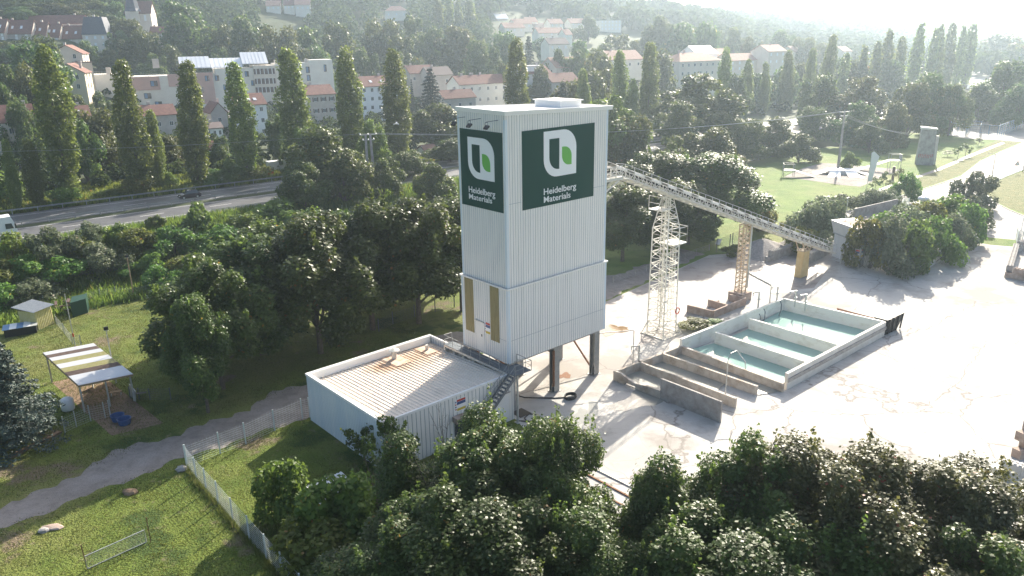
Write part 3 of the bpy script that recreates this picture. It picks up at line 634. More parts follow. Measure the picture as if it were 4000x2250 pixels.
for k, a in enumerate(np.arange(17.4, AE-1, 2.9)):
    mb = MB(); x, y = a, a+1.7
    for (b0, h0, b1, h1) in ((CBV-.62, .9, CBV-.5, 1.15), (CBV-.5, 1.15, CBV+.1, 1.27), (CBV+.1, 1.27, CBV+.62, 1.0)):
        mb.add([W(x, b0, cz(x)+h0), W(y, b0, cz(y)+h0), W(y, b1, cz(y)+h1), W(x, b1, cz(x)+h1)], [(0, 1, 2, 3)])
        mb.add([W(x, b0, cz(x)+h0-.03), W(y, b0, cz(y)+h0-.03), W(y, b1, cz(y)+h1-.03), W(x, b1, cz(x)+h1-.03)], [(3, 2, 1, 0)])
    mb.build('belt_cover', 'convwhite', cv)
mb = MB()
for a in np.arange(16, AE, .725): mb.tube([W(a, CBV-.5, cz(a)+.77), W(a, CBV+.5, cz(a)+.77)], .06, 6)
mb.build('idler_rollers', 'black', cv)['kind'] = 'stuff'
mb = MB().abox(WR+.1, 17.2, CBV-1.6, CBV+1.6, 20.0, 20.3); mb.build('head_platform', 'galv', cv)
mb = MB(); railing(mb, [W(WR+.2, CBV-1.55, 20.3), W(17.1, CBV-1.55, 20.3)], 1.1, 1.0, .04); railing(mb, [W(WR+.2, CBV+1.55, 20.3), W(17.1, CBV+1.55, 20.3)], 1.1, 1.0, .04)
mb.beam(W(WR+.1, CBV-1.5, 18.4), W(17, CBV-1.5, 20.1), .12); mb.build('head_railing', 'convwhite', cv)
# lattice trestle (tall)
def lattice(mb, ca_, cb_, hw0, hw1, z0, z1, n, leg=.12, br=.07, xb=True):
    def cn(i, z): t = (z-z0)/(z1-z0); h = hw0+(hw1-hw0)*t; s_ = ((-1, -1), (1, -1), (1, 1), (-1, 1))[i]; return W(ca_+s_[0]*h, cb_+s_[1]*h, z)
    for i in range(4): mb.beam(cn(i, z0), cn(i, z1), leg)
    for k in range(n):
        za, zb = z0+(z1-z0)*k/n, z0+(z1-z0)*(k+1)/n
        for i in range(4):
            j = (i+1) % 4; mb.beam(cn(i, za), cn(j, za), br)
            if xb: mb.beam(cn(i, za), cn(j, (za+zb)/2), br).beam(cn(j, (za+zb)/2), cn(i, zb), br)
            else: mb.beam(cn(i, za), cn(j, zb), br)
    for i in range(4): mb.beam(cn(i, z1), cn((i+1) % 4, z1), br)
tre = thing('lattice_trestle', 'tall cream steel lattice tower carrying the upper end of the conveyor', 'trestle', W(LA, CBV-1.6))
TB = (Vector((18.1, 85.9, 0))-P0).dot(V)
mb = MB(); lattice(mb, LA, TB, 1.2, 1.08, .2, 13.0, 9, .11, .06); mb.build('shaft', 'cream', tre)
mb = MB(); lattice(mb, LA, TB, 1.08, .45, 13.0, 16.5, 3, .1, .055); mb.build('tapered_head', 'cream', tre)
mb = MB(); lattice(mb, LA, TB, 1.65, 1.2, .05, 1.5, 1, .09, .055); mb.abox(LA-1.75, LA+1.75, TB-1.75, TB-1.6, .02, .14).abox(LA+1.6, LA+1.75, TB-1.6, TB+1.75, .02, .14).abox(LA-1.75, LA-1.6, TB-1.6, TB+1.75, .02, .14); mb.build('foot_frame', 'cream', tre)
mb = MB(); lattice(mb, LA-.1, TB+.1, .3, .3, 2, 16.4, 12, .06, .035, False); mb.build('inner_mast', 'cream', tre)
mb = MB(); mb.abox(LA+.2, LA+2.6, TB-1.1, TB+1.1, 10.9, 11.02); railing(mb, [W(LA+1.1, TB-1.1, 11), W(LA+2.6, TB-1.1, 11), W(LA+2.6, TB+1.1, 11)], 1.9, 1.6, .045); mb.build('platform', 'cream', tre); mb = MB().abox(LA-2.2, LA-.5, TB-.9, TB+.9, 15.3, 15.4); railing(mb, [W(LA-.6, TB-.9, 15.4), W(LA-2.2, TB-.9, 15.4), W(LA-2.2, TB+.9, 15.4)], 1.5, 1.6, .045); mb.build('platform', 'cream', tre)
mb = MB()
for db in (-.22, .22): mb.beam(W(LA+1.35, TB+db, .5), W(LA+1.35, TB+db, 11), .05)
for z in np.arange(.7, 11, .4): mb.beam(W(LA+1.35, TB-.22, z), W(LA+1.35, TB+.22, z), .035)
for z in np.arange(2.5, 11, 1.5): mb.tube([W(LA+1.35+.6*math.sin(R(t)), TB-.35*math.cos(R(t)), z) for t in range(0, 181, 30)], .025, 4)
for t in (45, 90, 135): mb.beam(W(LA+1.35+.6*math.sin(R(t)), TB-.35*math.cos(R(t)), 2.5), W(LA+1.35+.6*math.sin(R(t)), TB-.35*math.cos(R(t)), 11), .03)
mb.build('caged_ladder', 'cream', tre)
mb = MB(); c = W(LA+1.2, TB-1.3, 2.9); mb.tube([c+(U*math.cos(R(t))+Vector((0, 0, math.sin(R(t)))))*.38 for t in range(0, 361, 24)], .07, 8); mb.build('life_buoy', 'red', label='red and pink ring buoy hanging low on the tall lattice tower', cat='life buoy')
# middle lattice mast
MA, MBb = LA+17.4, CBV+.4
ms = thing('lattice_mast', 'slim rusty cream lattice mast on a concrete block under the middle of the conveyor', 'mast', W(MA, MBb))
mb = MB(); mb.abox(MA-1.1, MA+1.1, MBb-1.1, MBb+1.1, 0, 1.15); mb.build('plinth', 'brownconc', ms)
mb = MB(); lattice(mb, MA, MBb, .5, .5, 1.15, cz(MA)-.05, 14, .11, .06, True); mb.build('shaft', 'creamrust', ms)
mb = MB()
for k in range(4): mb.tube([W(MA+.68+.09*k, MBb-.5, 1.6+.2*0), W(MA+.68+.09*k, MBb-.5, cz(MA)+.2)], .045, 5)
mb.build('cable_conduits', 'galv', ms)
mb = MB(); q0 = W(MA+.8, MBb-.6, 3.7); q1 = at(2850+470*.345, 950+470*.345, 3.6); q1b = Vector((q1.x, q1.y, 1.0))
for k in range(3): d = Vector((0, 0, -.12*k))+U*.06*k; mb.tube([q0+d, q1+d, q1b+d], .05, 5)
mb.build('pipe_bridge', 'galv', label='thin grey pipes crossing from the slim mast to the tank corner', cat='pipe bridge')
# concrete trough beside it
t_ = thing('concrete_trough', 'low brown concrete trough with two bays beside the slim lattice mast', 'trough', at(2780, 1240))
def wallpp(name, p, q, h, t, m, par=None, h2=None, zb=0, **k):
    p = Vector((p[0], p[1], zb)); q = Vector((q[0], q[1], zb)); d = (q-p).normalized(); s_ = Vector((-d.y, d.x, 0))*t/2; h2 = h if h2 is None else h2
    mb = MB(); mb.hexa([p-s_, q-s_, q+s_, p+s_], [p-s_+Vector((0, 0, h)), q-s_+Vector((0, 0, h2)), q+s_+Vector((0, 0, h2)), p+s_+Vector((0, 0, h))]); return mb.build(name, m, par, **k)
k3 = .3885
pA, pB, pC = at(2000+1765*k3, 1126+165*k3, 1.0), at(2000+2025*k3, 1126+228*k3, 1.0), at(2000+2350*k3, 1126+95*k3, 1.0)
pD = at(2000+2190*k3, 1126+60*k3, 1.0); pE = at(2000+1975*k3, 1126+110*k3, 1.0); pF = at(2000+2170*k3, 1126+165*k3, 1.0)
for p, q in ((pA, pB), (pB, pC), (pC, pD), (pE, pF)):
    wallpp('trough_wall', p, q, 1.0, .22, 'brownconc', t_)
wallpp('trough_wall', pE, (pE+pD)/2+Vector((.3, 1, 0))*.0, .5, .2, 'brownconc', t_)
# yellow pier
YA = LA+33.0
yp = thing('conveyor_pier', 'yellow ochre flat pier with a forked head under the lower conveyor', 'pier', W(YA, CBV-.1))
mb = MB(); y0, y1 = CBV-.5, CBV+.5
mb.hexa([W(YA-1.15, y0, 0), W(YA+.95, y0, 0), W(YA+.95, y1, 0), W(YA-1.15, y1, 0)], [W(YA-.95, y0, 3.9), W(YA+.75, y0, 3.9), W(YA+.75, y1, 3.9), W(YA-.95, y1, 3.9)]); mb.build('column', 'yellowpier', yp)
mb = MB(); mb.abox(YA-1, YA+.8, y0-.1, y1+.1, 3.9, 4.05)
for s_ in (-1, 1): mb.beam(W(YA-.1+s_*.6, y0, 4.05), W(YA-.1+s_*1.5, y0, cz(YA+s_*1.5)), .14).beam(W(YA-.1+s_*.6, y1, 4.05), W(YA-.1+s_*1.5, y1, cz(YA+s_*1.5)), .14)
mb.beam(W(YA-.7, y0, 4.05), W(YA-.1, y0, 4.6), .1).beam(W(YA-.1, y0, 4.6), W(YA+.5, y0, 4.05), .1); mb.build('forked_head', 'creamrust', yp)
# ------------------------------------------------------------------ SETTLING TANKS
def AB(px, py, z): return ab(at(px, py, z))
sb = thing('settling_basin', 'large white walled settling basin with three pools of turquoise water', 'basin', at(3062, 1300))
cL, cR_, cN, cD = [at(x, y, 1.8) for x, y in ((3062, 1165), (3456, 1256), (3073, 1458), (2663, 1322))]
cD = at(2660, 1324, 1.8)
wallpp('back_wall', cL, cR_, 1.8, .3, 'poolwhite', sb); wallpp('left_wall', cD, cL, 1.8, .3, 'poolwhite', sb)
wallpp('right_wall', cN, cR_, 1.8, .34, 'concpale', sb)
mb = MB(); d = (cR_-cN).normalized(); o_ = Vector((d.y, -d.x, 0)); mb.prism([cN+o_*.17+Vector((0, 0, z)) for z in (-.95, -.55)]+[cR_+o_*.17+Vector((0, 0, z)) for z in (-.55, -.95)], o_*.12); mb.build('ledge', 'concgrey', sb)
lw0, lw1 = at(2663, 1351, .95), at(3062, 1498, .95)
rwall = wallpp('near_wall', lw0, lw1, .95, .3, 'concwall', sb)
d1a, d1b, d2a, d2b = at(2929, 1243, 1.6), at(3276, 1345, 1.6), at(2796, 1297, 1.6), at(3148, 1411, 1.6)
wallpp('divider', d1a, d1b, 1.6, .28, 'poolwhite', sb); wallpp('divider', d2a, d2b, 1.6, .28, 'poolwhite', sb)
def quadw(name, a, b, c, d, m, z): mb = MB(); mb.poly([Vector((p[0], p[1], z)) for p in (a, b, c, d)]); return mb.build(name, m, kind='structure')
quadw('water', cL, cR_, d1b, d1a, 'poolwater', .25); quadw('water', d1a, d1b, d2b, d2a, 'poolwater', .25); quadw('water', d2a, d2b, cN, cD, 'poolwater', .25)
lb = thing('washout_basin', 'low weathered concrete washout basin with three open-ended bays of grey water', 'basin', at(2600, 1480))
b1a, b1b, b2a, b2b = at(2584, 1378, 1.0), at(2960, 1508, 1.0), at(2495, 1411, 1.0), at(2876, 1556, 1.0)
fL, fR = at(2400, 1449, 1.05), at(2590, 1522, 1.05); pL, pR = at(2584, 1478, 2.15), at(2821, 1569, 2.15)
wallpp('left_wall', fL, lw0, 1.0, .3, 'concwall', lb)
wallpp('divider', b1a, b1b, 1.0, .26, 'concwall', lb); wallpp('divider', b2a, b2b, 1.0, .26, 'concwall', lb)
mb = MB(); p = Vector((fL.x, fL.y, 0)); q = Vector((pL.x, pL.y, 0)); d = (q-p); L_ = d.length; d.normalize(); s_ = Vector((-d.y, d.x, 0))*.14
prof = [(0, 1.1), (.06, 1.12), (.16, 1.1), (.25, .92), (.36, .72), (.48, .62), (.58, .70), (.75, .82), (1, .86)]
for i in range(len(prof)-1):
    (x0, h0), (x1, h1) = prof[i], prof[i+1]; a_, b_ = p+d*L_*x0, p+d*L_*x1; zb = .0 if not .25 <= x0 < .48 else .28
    mb.hexa([a_-s_+Vector((0, 0, zb)), b_-s_+Vector((0, 0, zb)), b_+s_+Vector((0, 0, zb)), a_+s_+Vector((0, 0, zb))], [a_-s_+Vector((0, 0, h0)), b_-s_+Vector((0, 0, h1)), b_+s_+Vector((0, 0, h1)), a_+s_+Vector((0, 0, h0))])
mb.build('broken_wall', 'concwall', lb, label='front wall with a broken sagging top and a hole at its foot')
wallpp('tall_panel', pL, pR, 2.15, .22, 'concgrey', lb, label='taller grey slab at the front')
quadw('water', lw0, lw1, b1b, b1a, 'murky', .09); quadw('water', b1a, (b1a+(b1b-b1a)*.7), (b2a+(b2b-b2a)*.75), b2a, 'murky', .08); quadw('water', b2a, b2a+(b2b-b2a)*.45, pL+(pR-pL)*.1, fL, 'murky', .07)
# swan-neck pump posts, arch pipe
for px, py, lab in ((2962, 1190, 'left of the pipe bridge end'), (3035, 1166, 'just left of the tank corner'), (3105, 1185, 'first on the back wall of the basin'), (3145, 1200, 'second on the back wall of the basin'), (2495, 1405, 'above the low washout basin')):
    c = at(px, py, 1.0 if px < 2600 else 1.8); mb = MB(); mb.tube([c+Vector((0, 0, -.5)), c+Vector((0, 0, 1.7))], .1, 8); mb.beam(c+Vector((0, 0, 1.65))-U*.05, c+Vector((0, 0, 1.75))-U*1.1+V*.2, .12).tube([c+Vector((0, 0, 1.7))-U*1.05+V*.2, c+Vector((0, 0, 1.35))-U*1.05+V*.2], .05, 6).beam(c+Vector((0, 0, .7))-U*.15, c+Vector((0, 0, .7))+U*.3, .16)
    mb.build('pump_post', 'galv', label='short grey post with a side arm, '+lab, cat='pump post', group='pump posts round the basins')
c = at(2050+1893*.414, 1250+695*.414, .9); e2 = at(2050+1988*.414, 1250+735*.414, .9)
MB().tube([c, c+Vector((0, 0, 3.6)), c+Vector((0, 0, 4.1))+U*.4, c+Vector((0, 0, 4.1))+U*1.4, e2+Vector((0, 0, 3.4))+U*1.2, e2+Vector((0, 0, 2.6))+U*1.3], .05, 6).build('bent_pipe', 'galv', label='tall thin arched pipe standing on the middle washout wall', cat='pipe')
for px, py, pz in ((2983, 1215, 1.8), (2965, 1235, 1.8), (3047, 1185, 1.8)):
    c = at(px, py, pz); MB().tube([c+Vector((0, 0, .3)), c+Vector((.1, -.25, .0)), c+Vector((.1, -.3, -.8)), c+Vector((-.1, -.3, -1.6))], .06, 6).build('hose', 'darksteel', label='dark hose hanging into the turquoise pool, '+('middle of three', 'leftmost of three', 'nearest the corner')[(2983, 2965, 3047).index(px)], cat='hose')
# black skip and grid beyond the basin corner
c1, c2 = at(3000+1175*k3, 1126+345*k3, 1.7), at(3000+1330*k3, 1126+275*k3, 1.7)
d = Vector((c2.x-c1.x, c2.y-c1.y, 0)); c1 = Vector((c1.x, c1.y, 0))+d*.12; n2 = Vector((d.y, -d.x, 0)).normalized()
sk = thing('steel_skip', 'small black rusty steel skip against the right corner of the basin', 'skip', c1)
mb = MB(); e_ = n2*.5; mb.hexa([c1, c1+d*.75, c1+d*.75+V*1.2, c1+V*1.2], [c1+n2*.1+Vector((0, 0, 1.9)), c1+d+n2*.3+Vector((0, 0, 2.1)), c1+d+V*1.5+Vector((0, 0, 2.1)), c1+V*1.5+Vector((0, 0, 1.9))]); mb.build('body', 'black', sk)
mb = MB()
for k in range(4): p = c1+d*(.1+.27*k)+n2*.12; mb.beam(p+Vector((0, 0, .1)), p+n2*.15+Vector((0, 0, 1.95)), .14)
mb.build('rib', 'black', sk)
g0, g1 = at(3000+720*k3, 1126+220*k3, .3), at(3000+1150*k3, 1126+335*k3, .3)
mb = MB().beam(g0, g1, .5, .25).beam(g0+V*.35, g1+V*.35, .1, .4); mb.build('rusty_channel', 'rust', label='rusty steel channel lying along the back wall of the basin', cat='channel')
# ------------------------------------------------------------------ AGGREGATE BAYS, HOPPER, CAGE
def heap(name, px, py, rx, ry, h, m, **k):
    c = at(px, py); mb = MB(); n = 40; rg = random.Random(px); vs = [c+Vector((0, 0, h))]; fs = []
    for i in range(1, 9):
        for j in range(n):
            t = 2*math.pi*j/n; q = i/8*(1+.10*math.sin(3*t+1)+.06*math.sin(7*t)); vs.append(c+U*rx*q*math.cos(t)+V*ry*q*math.sin(t)+Vector((0, 0, h*max(0, 1-(i/8)**1.15)*(1+rg.uniform(-.04, .04))-(.05 if i == 8 else 0))))
    for j in range(n): fs.append((0, 1+j, 1+(j+1) % n))
    for i in range(7):
        for j in range(n): a, b = 1+i*n+j, 1+i*n+(j+1) % n; fs.append((a, a+n, b+n, b))
    mb.add(vs, fs); return mb.build(name, m, smooth=True, **k)
heap('gravel_heap', 2975, 985, 6.2, 4.2, 2.3, 'gravel', label='grey gravel heap behind the slim lattice mast', cat='gravel heap')
heap('gravel_heap', 3110, 955, 3.2, 2.6, 1.3, 'gravel', label='smaller gravel heap between the block walls by the yellow pier', cat='gravel heap')
def blockwall(name, pts, rows_, lab, m='concgrey', bl=1.6, bh=.8, bt=.8, studs=True, cat='block wall'):
    th = thing(name, lab, cat, (pts[0][0], pts[0][1], 0))
    for i in range(len(pts)-1):
        p = Vector((pts[i][0], pts[i][1], 0)); q = Vector((pts[i+1][0], pts[i+1][1], 0)); d = (q-p); L_ = d.length; d.normalize(); yaw = math.atan2(d.y, d.x); n = max(1, round(L_/bl)); st = L_/n
        for r_ in range(rows_):
            for k in range(n if r_ % 2 == 0 else max(1, n-1)):
                c = p+d*(k+.5+(.5 if r_ % 2 else 0))*st; mb = MB(); mb.box(c+Vector((0, 0, r_*bh)), (st-.02, bt, bh-.015), yaw)
                if studs and r_ == rows_-1:
                    for sx in (-.5, -.17, .17, .5):
                        for sy in (-.2, .2): cc = c+d*sx*st*.75+Vector((-d.y, d.x, 0))*sy; mb.box(cc+Vector((0, 0, (r_+1)*bh-.015)), (.2, .2, .1), yaw)
                mb.build('block', m, th)
    return th
blockwall('block_wall', [at(2850+420*.345, 950+210*.345), at(2850+760*.345, 950+100*.345)], 2, 'grey studded block wall beside the gravel heap, left of the yellow pier')
blockwall('block_wall', [at(2850+855*.345, 950+235*.345), at(2850+1100*.345, 950+120*.345)], 2, 'grey studded block wall running up behind the yellow pier')
blockwall('block_wall', [at(3935, 1085), at(3965, 985), at(4050, 960)], 2, 'dark bay of studded blocks at the right edge beside the road', 'concgrey')
blockwall('block_wall', [at(3928, 1082), at(4090, 1115)], 2, 'front row of dark studded blocks at the right edge', 'brownconc')
blockwall('block_wall', [at(3870, 1850, 0), at(4100, 1930, 0)], 2, 'pale studded block wall rising behind the right foreground trees', 'concpale')
blockwall('block_wall', [at(3965, 1790), at(4100, 1750)], 4, 'dark stained block stack at the right edge of the yard', 'brownconc', studs=False)
hp = thing('loading_hopper', 'white sheet metal hopper with a flared top buried in the hedge', 'hopper', at(3300, 1005))
h0, h1 = at(3250, 1000, 0), at(3345, 1040, 0); hx = (h1-h0).normalized(); hy = Vector((-hx.y, hx.x, 0)); Lh = (h1-h0).length
mb = MB(); mb.hexa([h0, h1, h1+hy*3, h0+hy*3], [p+Vector((0, 0, 3.9)) for p in (h0, h1, h1+hy*3, h0+hy*3)]); mb.build('lower_box', 'clad', hp)
mb = MB(); e = .7
lowr = [p+Vector((0, 0, 3.92)) for p in (h0-hx*.1-hy*.1, h1+hx*.1-hy*.1, h1+hx*.1+hy*3, h0-hx*.1+hy*3)]; upr = [h0-hx*.3-hy*e+Vector((0, 0, 5.9)), h1+hx*e-hy*e+Vector((0, 0, 5.9)), h1+hx*e+hy*3.4+Vector((0, 0, 5.9)), h0-hx*.3+hy*3.4+Vector((0, 0, 5.9))]
mb.hexa(lowr, upr)
for i in range(4):
    for t in (0, .33, .66, 1): mb.beam(lowr[i]+(lowr[(i+1) % 4]-lowr[i])*t, upr[i]+(upr[(i+1) % 4]-upr[i])*t, .08)
mb.build('flared_top', 'clad', hp)
mb = MB(); ins = [upr[0]*.9+upr[2]*.1, upr[1]*.9+upr[3]*.1, upr[2]*.9+upr[0]*.1, upr[3]*.9+upr[1]*.1]; mb.poly([p+Vector((0, 0, .012)) for p in ins]); mb.build('opening', 'brownconc', hp)
mb = MB().beam(h0-hy*.15-hx*.1+Vector((0, 0, 3.85)), h1-hy*.15+hx*.1+Vector((0, 0, 3.85)), .2, .14); mb.build('rim', 'galv', hp)
ck = at(3300, 880, 4.2); mb = MB().tube([ck, ck+Vector((0, 0, 4.6))], .05, 6).beam(ck+Vector((0, 0, 4.5))-U*.5, ck+Vector((0, 0, 4.5))+U*.3, .08, .12); mb.build('level_sensor_pole', 'galv', label='thin pole with a short crossbar rising from the white hopper', cat='pole')
r0, r1 = at(3334, 845, 4.3), at(3502, 805, 4.3)
wallpp('ramp_wall', r0, r1, 5.6, .25, 'concgrey', label='pale concrete retaining wall of the loading ramp behind the hopper', cat='retaining wall')
mb = MB(); d = (r1-r0).normalized(); s_ = Vector((d.y, -d.x, 0)); r0g, r1g = Vector((r0.x, r0.y, 0)), Vector((r1.x, r1.y, 0)); mb.hexa([r0g+s_*.2, r1g+s_*.2, r1g+s_*6, r0g+s_*6], [p+Vector((0, 0, 4.0)) for p in (r0g+s_*.2, r1g+s_*.2, r1g+s_*6, r0g+s_*6)]); mb.build('loading_ramp', 'gravel', kind='structure')
cg = thing('steel_cage', 'grey wire mesh enclosure with white notices at the foot of the conveyor', 'enclosure', at(3330, 1030))
cpx = [(3282, 1032), (3318, 1042), (3352, 1050), (3384, 1030), (3400, 1005)]; Q = [at(*q) for q in cpx]
for i in range(len(Q)-1):
    mb = MB(); p, q = Q[i], Q[i+1]; d = (q-p)
    for z in np.arange(.1, 3.05, .16): mb.beam(p+Vector((0, 0, z)), q+Vector((0, 0, z)), .035)
    for k in range(int(d.length/.14)): mb.beam(p+d*(k/(d.length/.14))+Vector((0, 0, .1)), p+d*(k/(d.length/.14))+Vector((0, 0, 3)), .03)
    mb.build('mesh_panel', 'greysteel', cg)
for q in Q: MB().beam(q, q+Vector((0, 0, 3.15)), .12).build('post', 'galv', cg)
for q, d in ((Q[1]+(Q[2]-Q[1])*.35, (Q[2]-Q[1]).normalized()), (Q[2]+(Q[3]-Q[2])*.1, (Q[3]-Q[2]).normalized())):
    notice(cg, q+Vector((0, 0, 1.6)), d, Vector((d.y, -d.x, 0))*1.0+Vector((0, 0, 0)), .95, 1.3)
wallpp('hedge_wall', at(3596, 1060), at(3780, 960), .75, .35, 'concpale', label='low pale wall at the foot of the big hedge by the gate', cat='low wall')
wallpp('hedge_wall', at(3792, 952), at(3825, 930), 1.0, .4, 'concpale', label='short pale wall end next to the gate opening', cat='low wall')
# ------------------------------------------------------------------ LEFT: FENCES AND FIELD THINGS
def meshfence(name, pts, h, lab, per=.14, posts_every=None, m='galv', cat='fence', wr=.014, hs=.2):
    th = thing(name, lab, cat, (pts[0][0], pts[0][1], T(pts[0][0], pts[0][1])))
    for i in range(len(pts)-1):
        p, q = Vector(pts[i]), Vector(pts[i+1]); d = q-p; mb = MB(); n = int(d.length/per)
        for z in np.arange(.06, h, hs): mb.beam(p+Vector((0, 0, z)), q+Vector((0, 0, z)), wr*1.7)
        for k in range(n+1): t = p+d*k/max(1, n); mb.beam(t+Vector((0, 0, .06)), t+Vector((0, 0, h)), wr)
        mb.build('mesh_panel', m, th)
    for p in pts: p = Vector(p); MB().beam(p, p+Vector((0, 0, h+.06)), .09).build('post', m, th)
    return th
fpx = [(1211, 1630), (1181.8, 1635), (1073.8, 1681.6), (960.8, 1734.6), (861, 1772.6), (730, 1824)]
gpx = [(733, 1826), (769, 1877), (808, 1922), (855, 1974), (912, 2042), (976, 2115), (1042.7, 2190), (1105, 2262), (1180, 2350)]
mat('fencewhite', (.55, .6, .6), .5)
meshfence('mesh_fence', [at(*q) for q in fpx], 2.05, 'pale rigid mesh fence running along the gravel track to the shed', .3, m='fencewhite', wr=.007)
meshfence('mesh_fence', [at(*q) for q in gpx], 2.1, 'pale rigid mesh fence running down to the bottom edge of the photo', .3, m='fencewhite', wr=.007)
gf = thing('wire_gate', 'small rusty wire frame standing in the mown grass at lower left', 'gate', at(342, 2224))
a_, b_ = at(342, 2224), at(573, 2119)
mb = MB().tube([a_+Vector((0, 0, .05)), a_+Vector((0, 0, 1.05)), b_+Vector((0, 0, 1.05)), b_+Vector((0, 0, .05))], .035, 6).tube([a_+Vector((0, 0, .05)), b_+Vector((0, 0, .05))], .03, 6)
mb.build('frame', 'galv', gf)
MB().beam(a_, a_+Vector((-.15, .1, 1.9)), .06).beam(b_+Vector((.3, 0, 0)), b_+Vector((.25, .1, 2.0)), .05).build('stake', 'rust', gf)
mb = MB()
for k in range(46): t = a_+(b_-a_)*k/45; mb.beam(t+Vector((0, 0, .05)), t+Vector((0, 0, 1.05)), .006)
for k in range(9): mb.beam(a_+Vector((0, 0, .05+.125*k)), b_+Vector((0, 0, .05+.125*k)), .006)
mb.build('netting', 'galv', gf)
def rock(px, py, s, lab, m='concgrey'):
    c = at(px, py); rg = random.Random(px); mb = MB(); vs = []; fs = []; n = 9
    for i, z in enumerate((0, .35, .75, 1)):
        for j in range(n): t = 2*math.pi*j/n; q = (1, 1.05, .8, .35)[i]*(1+rg.uniform(-.18, .18)); vs.append(c+Vector((s[0]*q*math.cos(t), s[1]*q*math.sin(t), s[2]*z)))
    for i in range(3):
        for j in range(n): fs.append((i*n+j, i*n+(j+1) % n, (i+1)*n+(j+1) % n, (i+1)*n+j))
    fs.append(tuple(range(3*n, 4*n))); mb.add(vs, fs); mb.build('rock', m, label=lab, cat='rock')
rock(510, 1925, (.6, .4, .32), 'brown stone beside the gravel track, halfway to the fence corner', 'soil')
rock(206, 2062, (.8, .4, .2), 'flat pale stone at the shadow edge in the lower left grass', 'brownconc')
rock(172, 2075, (.4, .3, .25), 'small grey stone left of the flat pale stone', 'concgrey')
rock(712, 1836, (.5, .4, .4), 'grey stone at the foot of the corner fence post', 'concgrey')
# open-sided shelter
zc = 3.0
ca, cbp, cc, cd = at(518.6, 1461, zc), at(365, 1341, zc+.25), at(167, 1378, zc+.25), at(252.5, 1514.6, zc)
cd = ca+(cc-cbp); cd.z = zc; cc = cbp+(cd-ca); cc.z = zc+.25
xd = (cd-ca); yd = (cbp-ca)
cn = thing('open_shelter', 'open shelter roofed with white, brown and yellow corrugated sheets on posts', 'shelter', (ca.x, ca.y, 0))
bands = [('white', .0, .26), ('shutbrown', .26, .37), ('hutyellow', .37, .49), ('white', .49, .61), ('hutyellow', .61, .72), ('white', .72, .82), ('shutbrown', .82, .91), ('white', .91, 1.0)]
mat('shutbrown', (.16, .11, .09), .8, (.22, .16, .13), 3)
for m, t0, t1 in bands:
    mb = MB(); n = max(2, round((t1-t0)*60))
    for i in range(n):
        u0, u1 = t0+(t1-t0)*i/n, t0+(t1-t0)*(i+1)/n; um = (u0+u1)/2
        A, B, D = ca+yd*u0, ca+yd*um, ca+yd*u1; up_ = Vector((0, 0, .05))
        mb.add([A, A+xd, B+xd+up_, B+up_], [(0, 1, 2, 3)]); mb.add([B+up_, B+xd+up_, D+xd, D], [(0, 1, 2, 3)])
    mb.build('roof_sheet', m, cn)
dn = Vector((0, 0, -.1))
mb = MB().beam(ca+dn, cd+dn, .12, .16).beam(cbp+dn, cc+dn, .12, .16).beam(ca+dn, cbp+dn, .1, .12).beam(cd+dn, cc+dn, .1, .12).beam((ca+cd)/2+dn, (cbp+cc)/2+dn, .1, .12); mb.build('roof_beam', 'wood', cn)
for t, s_ in ((.04, .03), (.5, .03), (.97, .03), (.04, .95), (.97, .95)):
    p = ca+xd*t+yd*s_; MB().beam((p.x, p.y, 0), (p.x, p.y, zc-.05+.2*s_), .14).build('post', 'galv', cn)
g = [ca+xd*.08+yd*-.15, ca+xd*.95+yd*-.15, ca+xd*.98+yd*.95, ca+xd*.05+yd*.95]
sheet('shelter_floor', [g[0]-yd*.45-xd*.05, g[1]-yd*.45, g[2], g[3]], 'soil', 0, .012)
for px, py, lab, sz in ((390, 1510, 'grey bench table under the right side of the shelter', (1.5, .6, .75)), (455, 1545, 'dark bench by the right shelter post', (1.1, .4, .45))):
    c = at(px, py); tb = thing('bench_table', lab, 'bench', c); MB().box(c+Vector((0, 0, sz[2]-.06)), (sz[0], sz[1], .06), .4).build('top', 'wood', tb)
    for sx in (-1, 1): MB().box(c+Vector((math.cos(.4)*sx*sz[0]*.4, math.sin(.4)*sx*sz[0]*.4, 0)), (.08, sz[1]*.9, sz[2]-.06), .4).build('leg', 'galv', tb)
tk = thing('blue_tub', 'pair of joined royal blue tubs on the grass beside the track', 'tub', at(474, 1655))
for px, py in ((462, 1642), (488, 1656)):
    c = at(px, py); MB().lathe(c, [(.50, 0), (.62, .55), (.64, .6), (.56, .6), (.46, .12), (.02, .12)], 18).build('basin', 'blue', tk, smooth=False)
c = at(268, 1600); MB().lathe(c, [(.55, .0), (.6, .15), (.6, 1.1), (.3, 1.3), (.1, 1.32)], 16).build('water_drum', 'white', label='pale plastic water drum at the spruce edge in front of the shelter', cat='drum', smooth=True)
def polef(px, py, top, lab, r=.07, head=None, m='galv', lean=0):
    """px,py foot; top = image y of the head"""
    c = gat(px, py); z = 4
    for _ in range(40):
        P_ = c+Vector((0, 0, z)); v_ = P_-CO; yy = 1125-FPX*v_.dot(UP)/v_.dot(FW); z += (yy-top)*v_.dot(FW)/FPX*1.02
    t = thing('pole', lab, 'pole', c); tp = c+Vector((lean, 0, z)); MB().tube([c, tp], r, 8, r2=r*.7).build('shaft', m, t)
    if head == 'flood':
        MB().box(tp+Vector((0, 0, -.05)), (.42, .16, .34), .6).build('floodlight', 'black', t); MB().beam(tp-Vector((.25, 0, .1)), tp+Vector((.25, 0, -.1)), .05).build('bracket', 'galv', t)
    return t, c, tp
polef(455, 1500, 1287, 'grey floodlight pole rising behind the open shelter', head='flood')
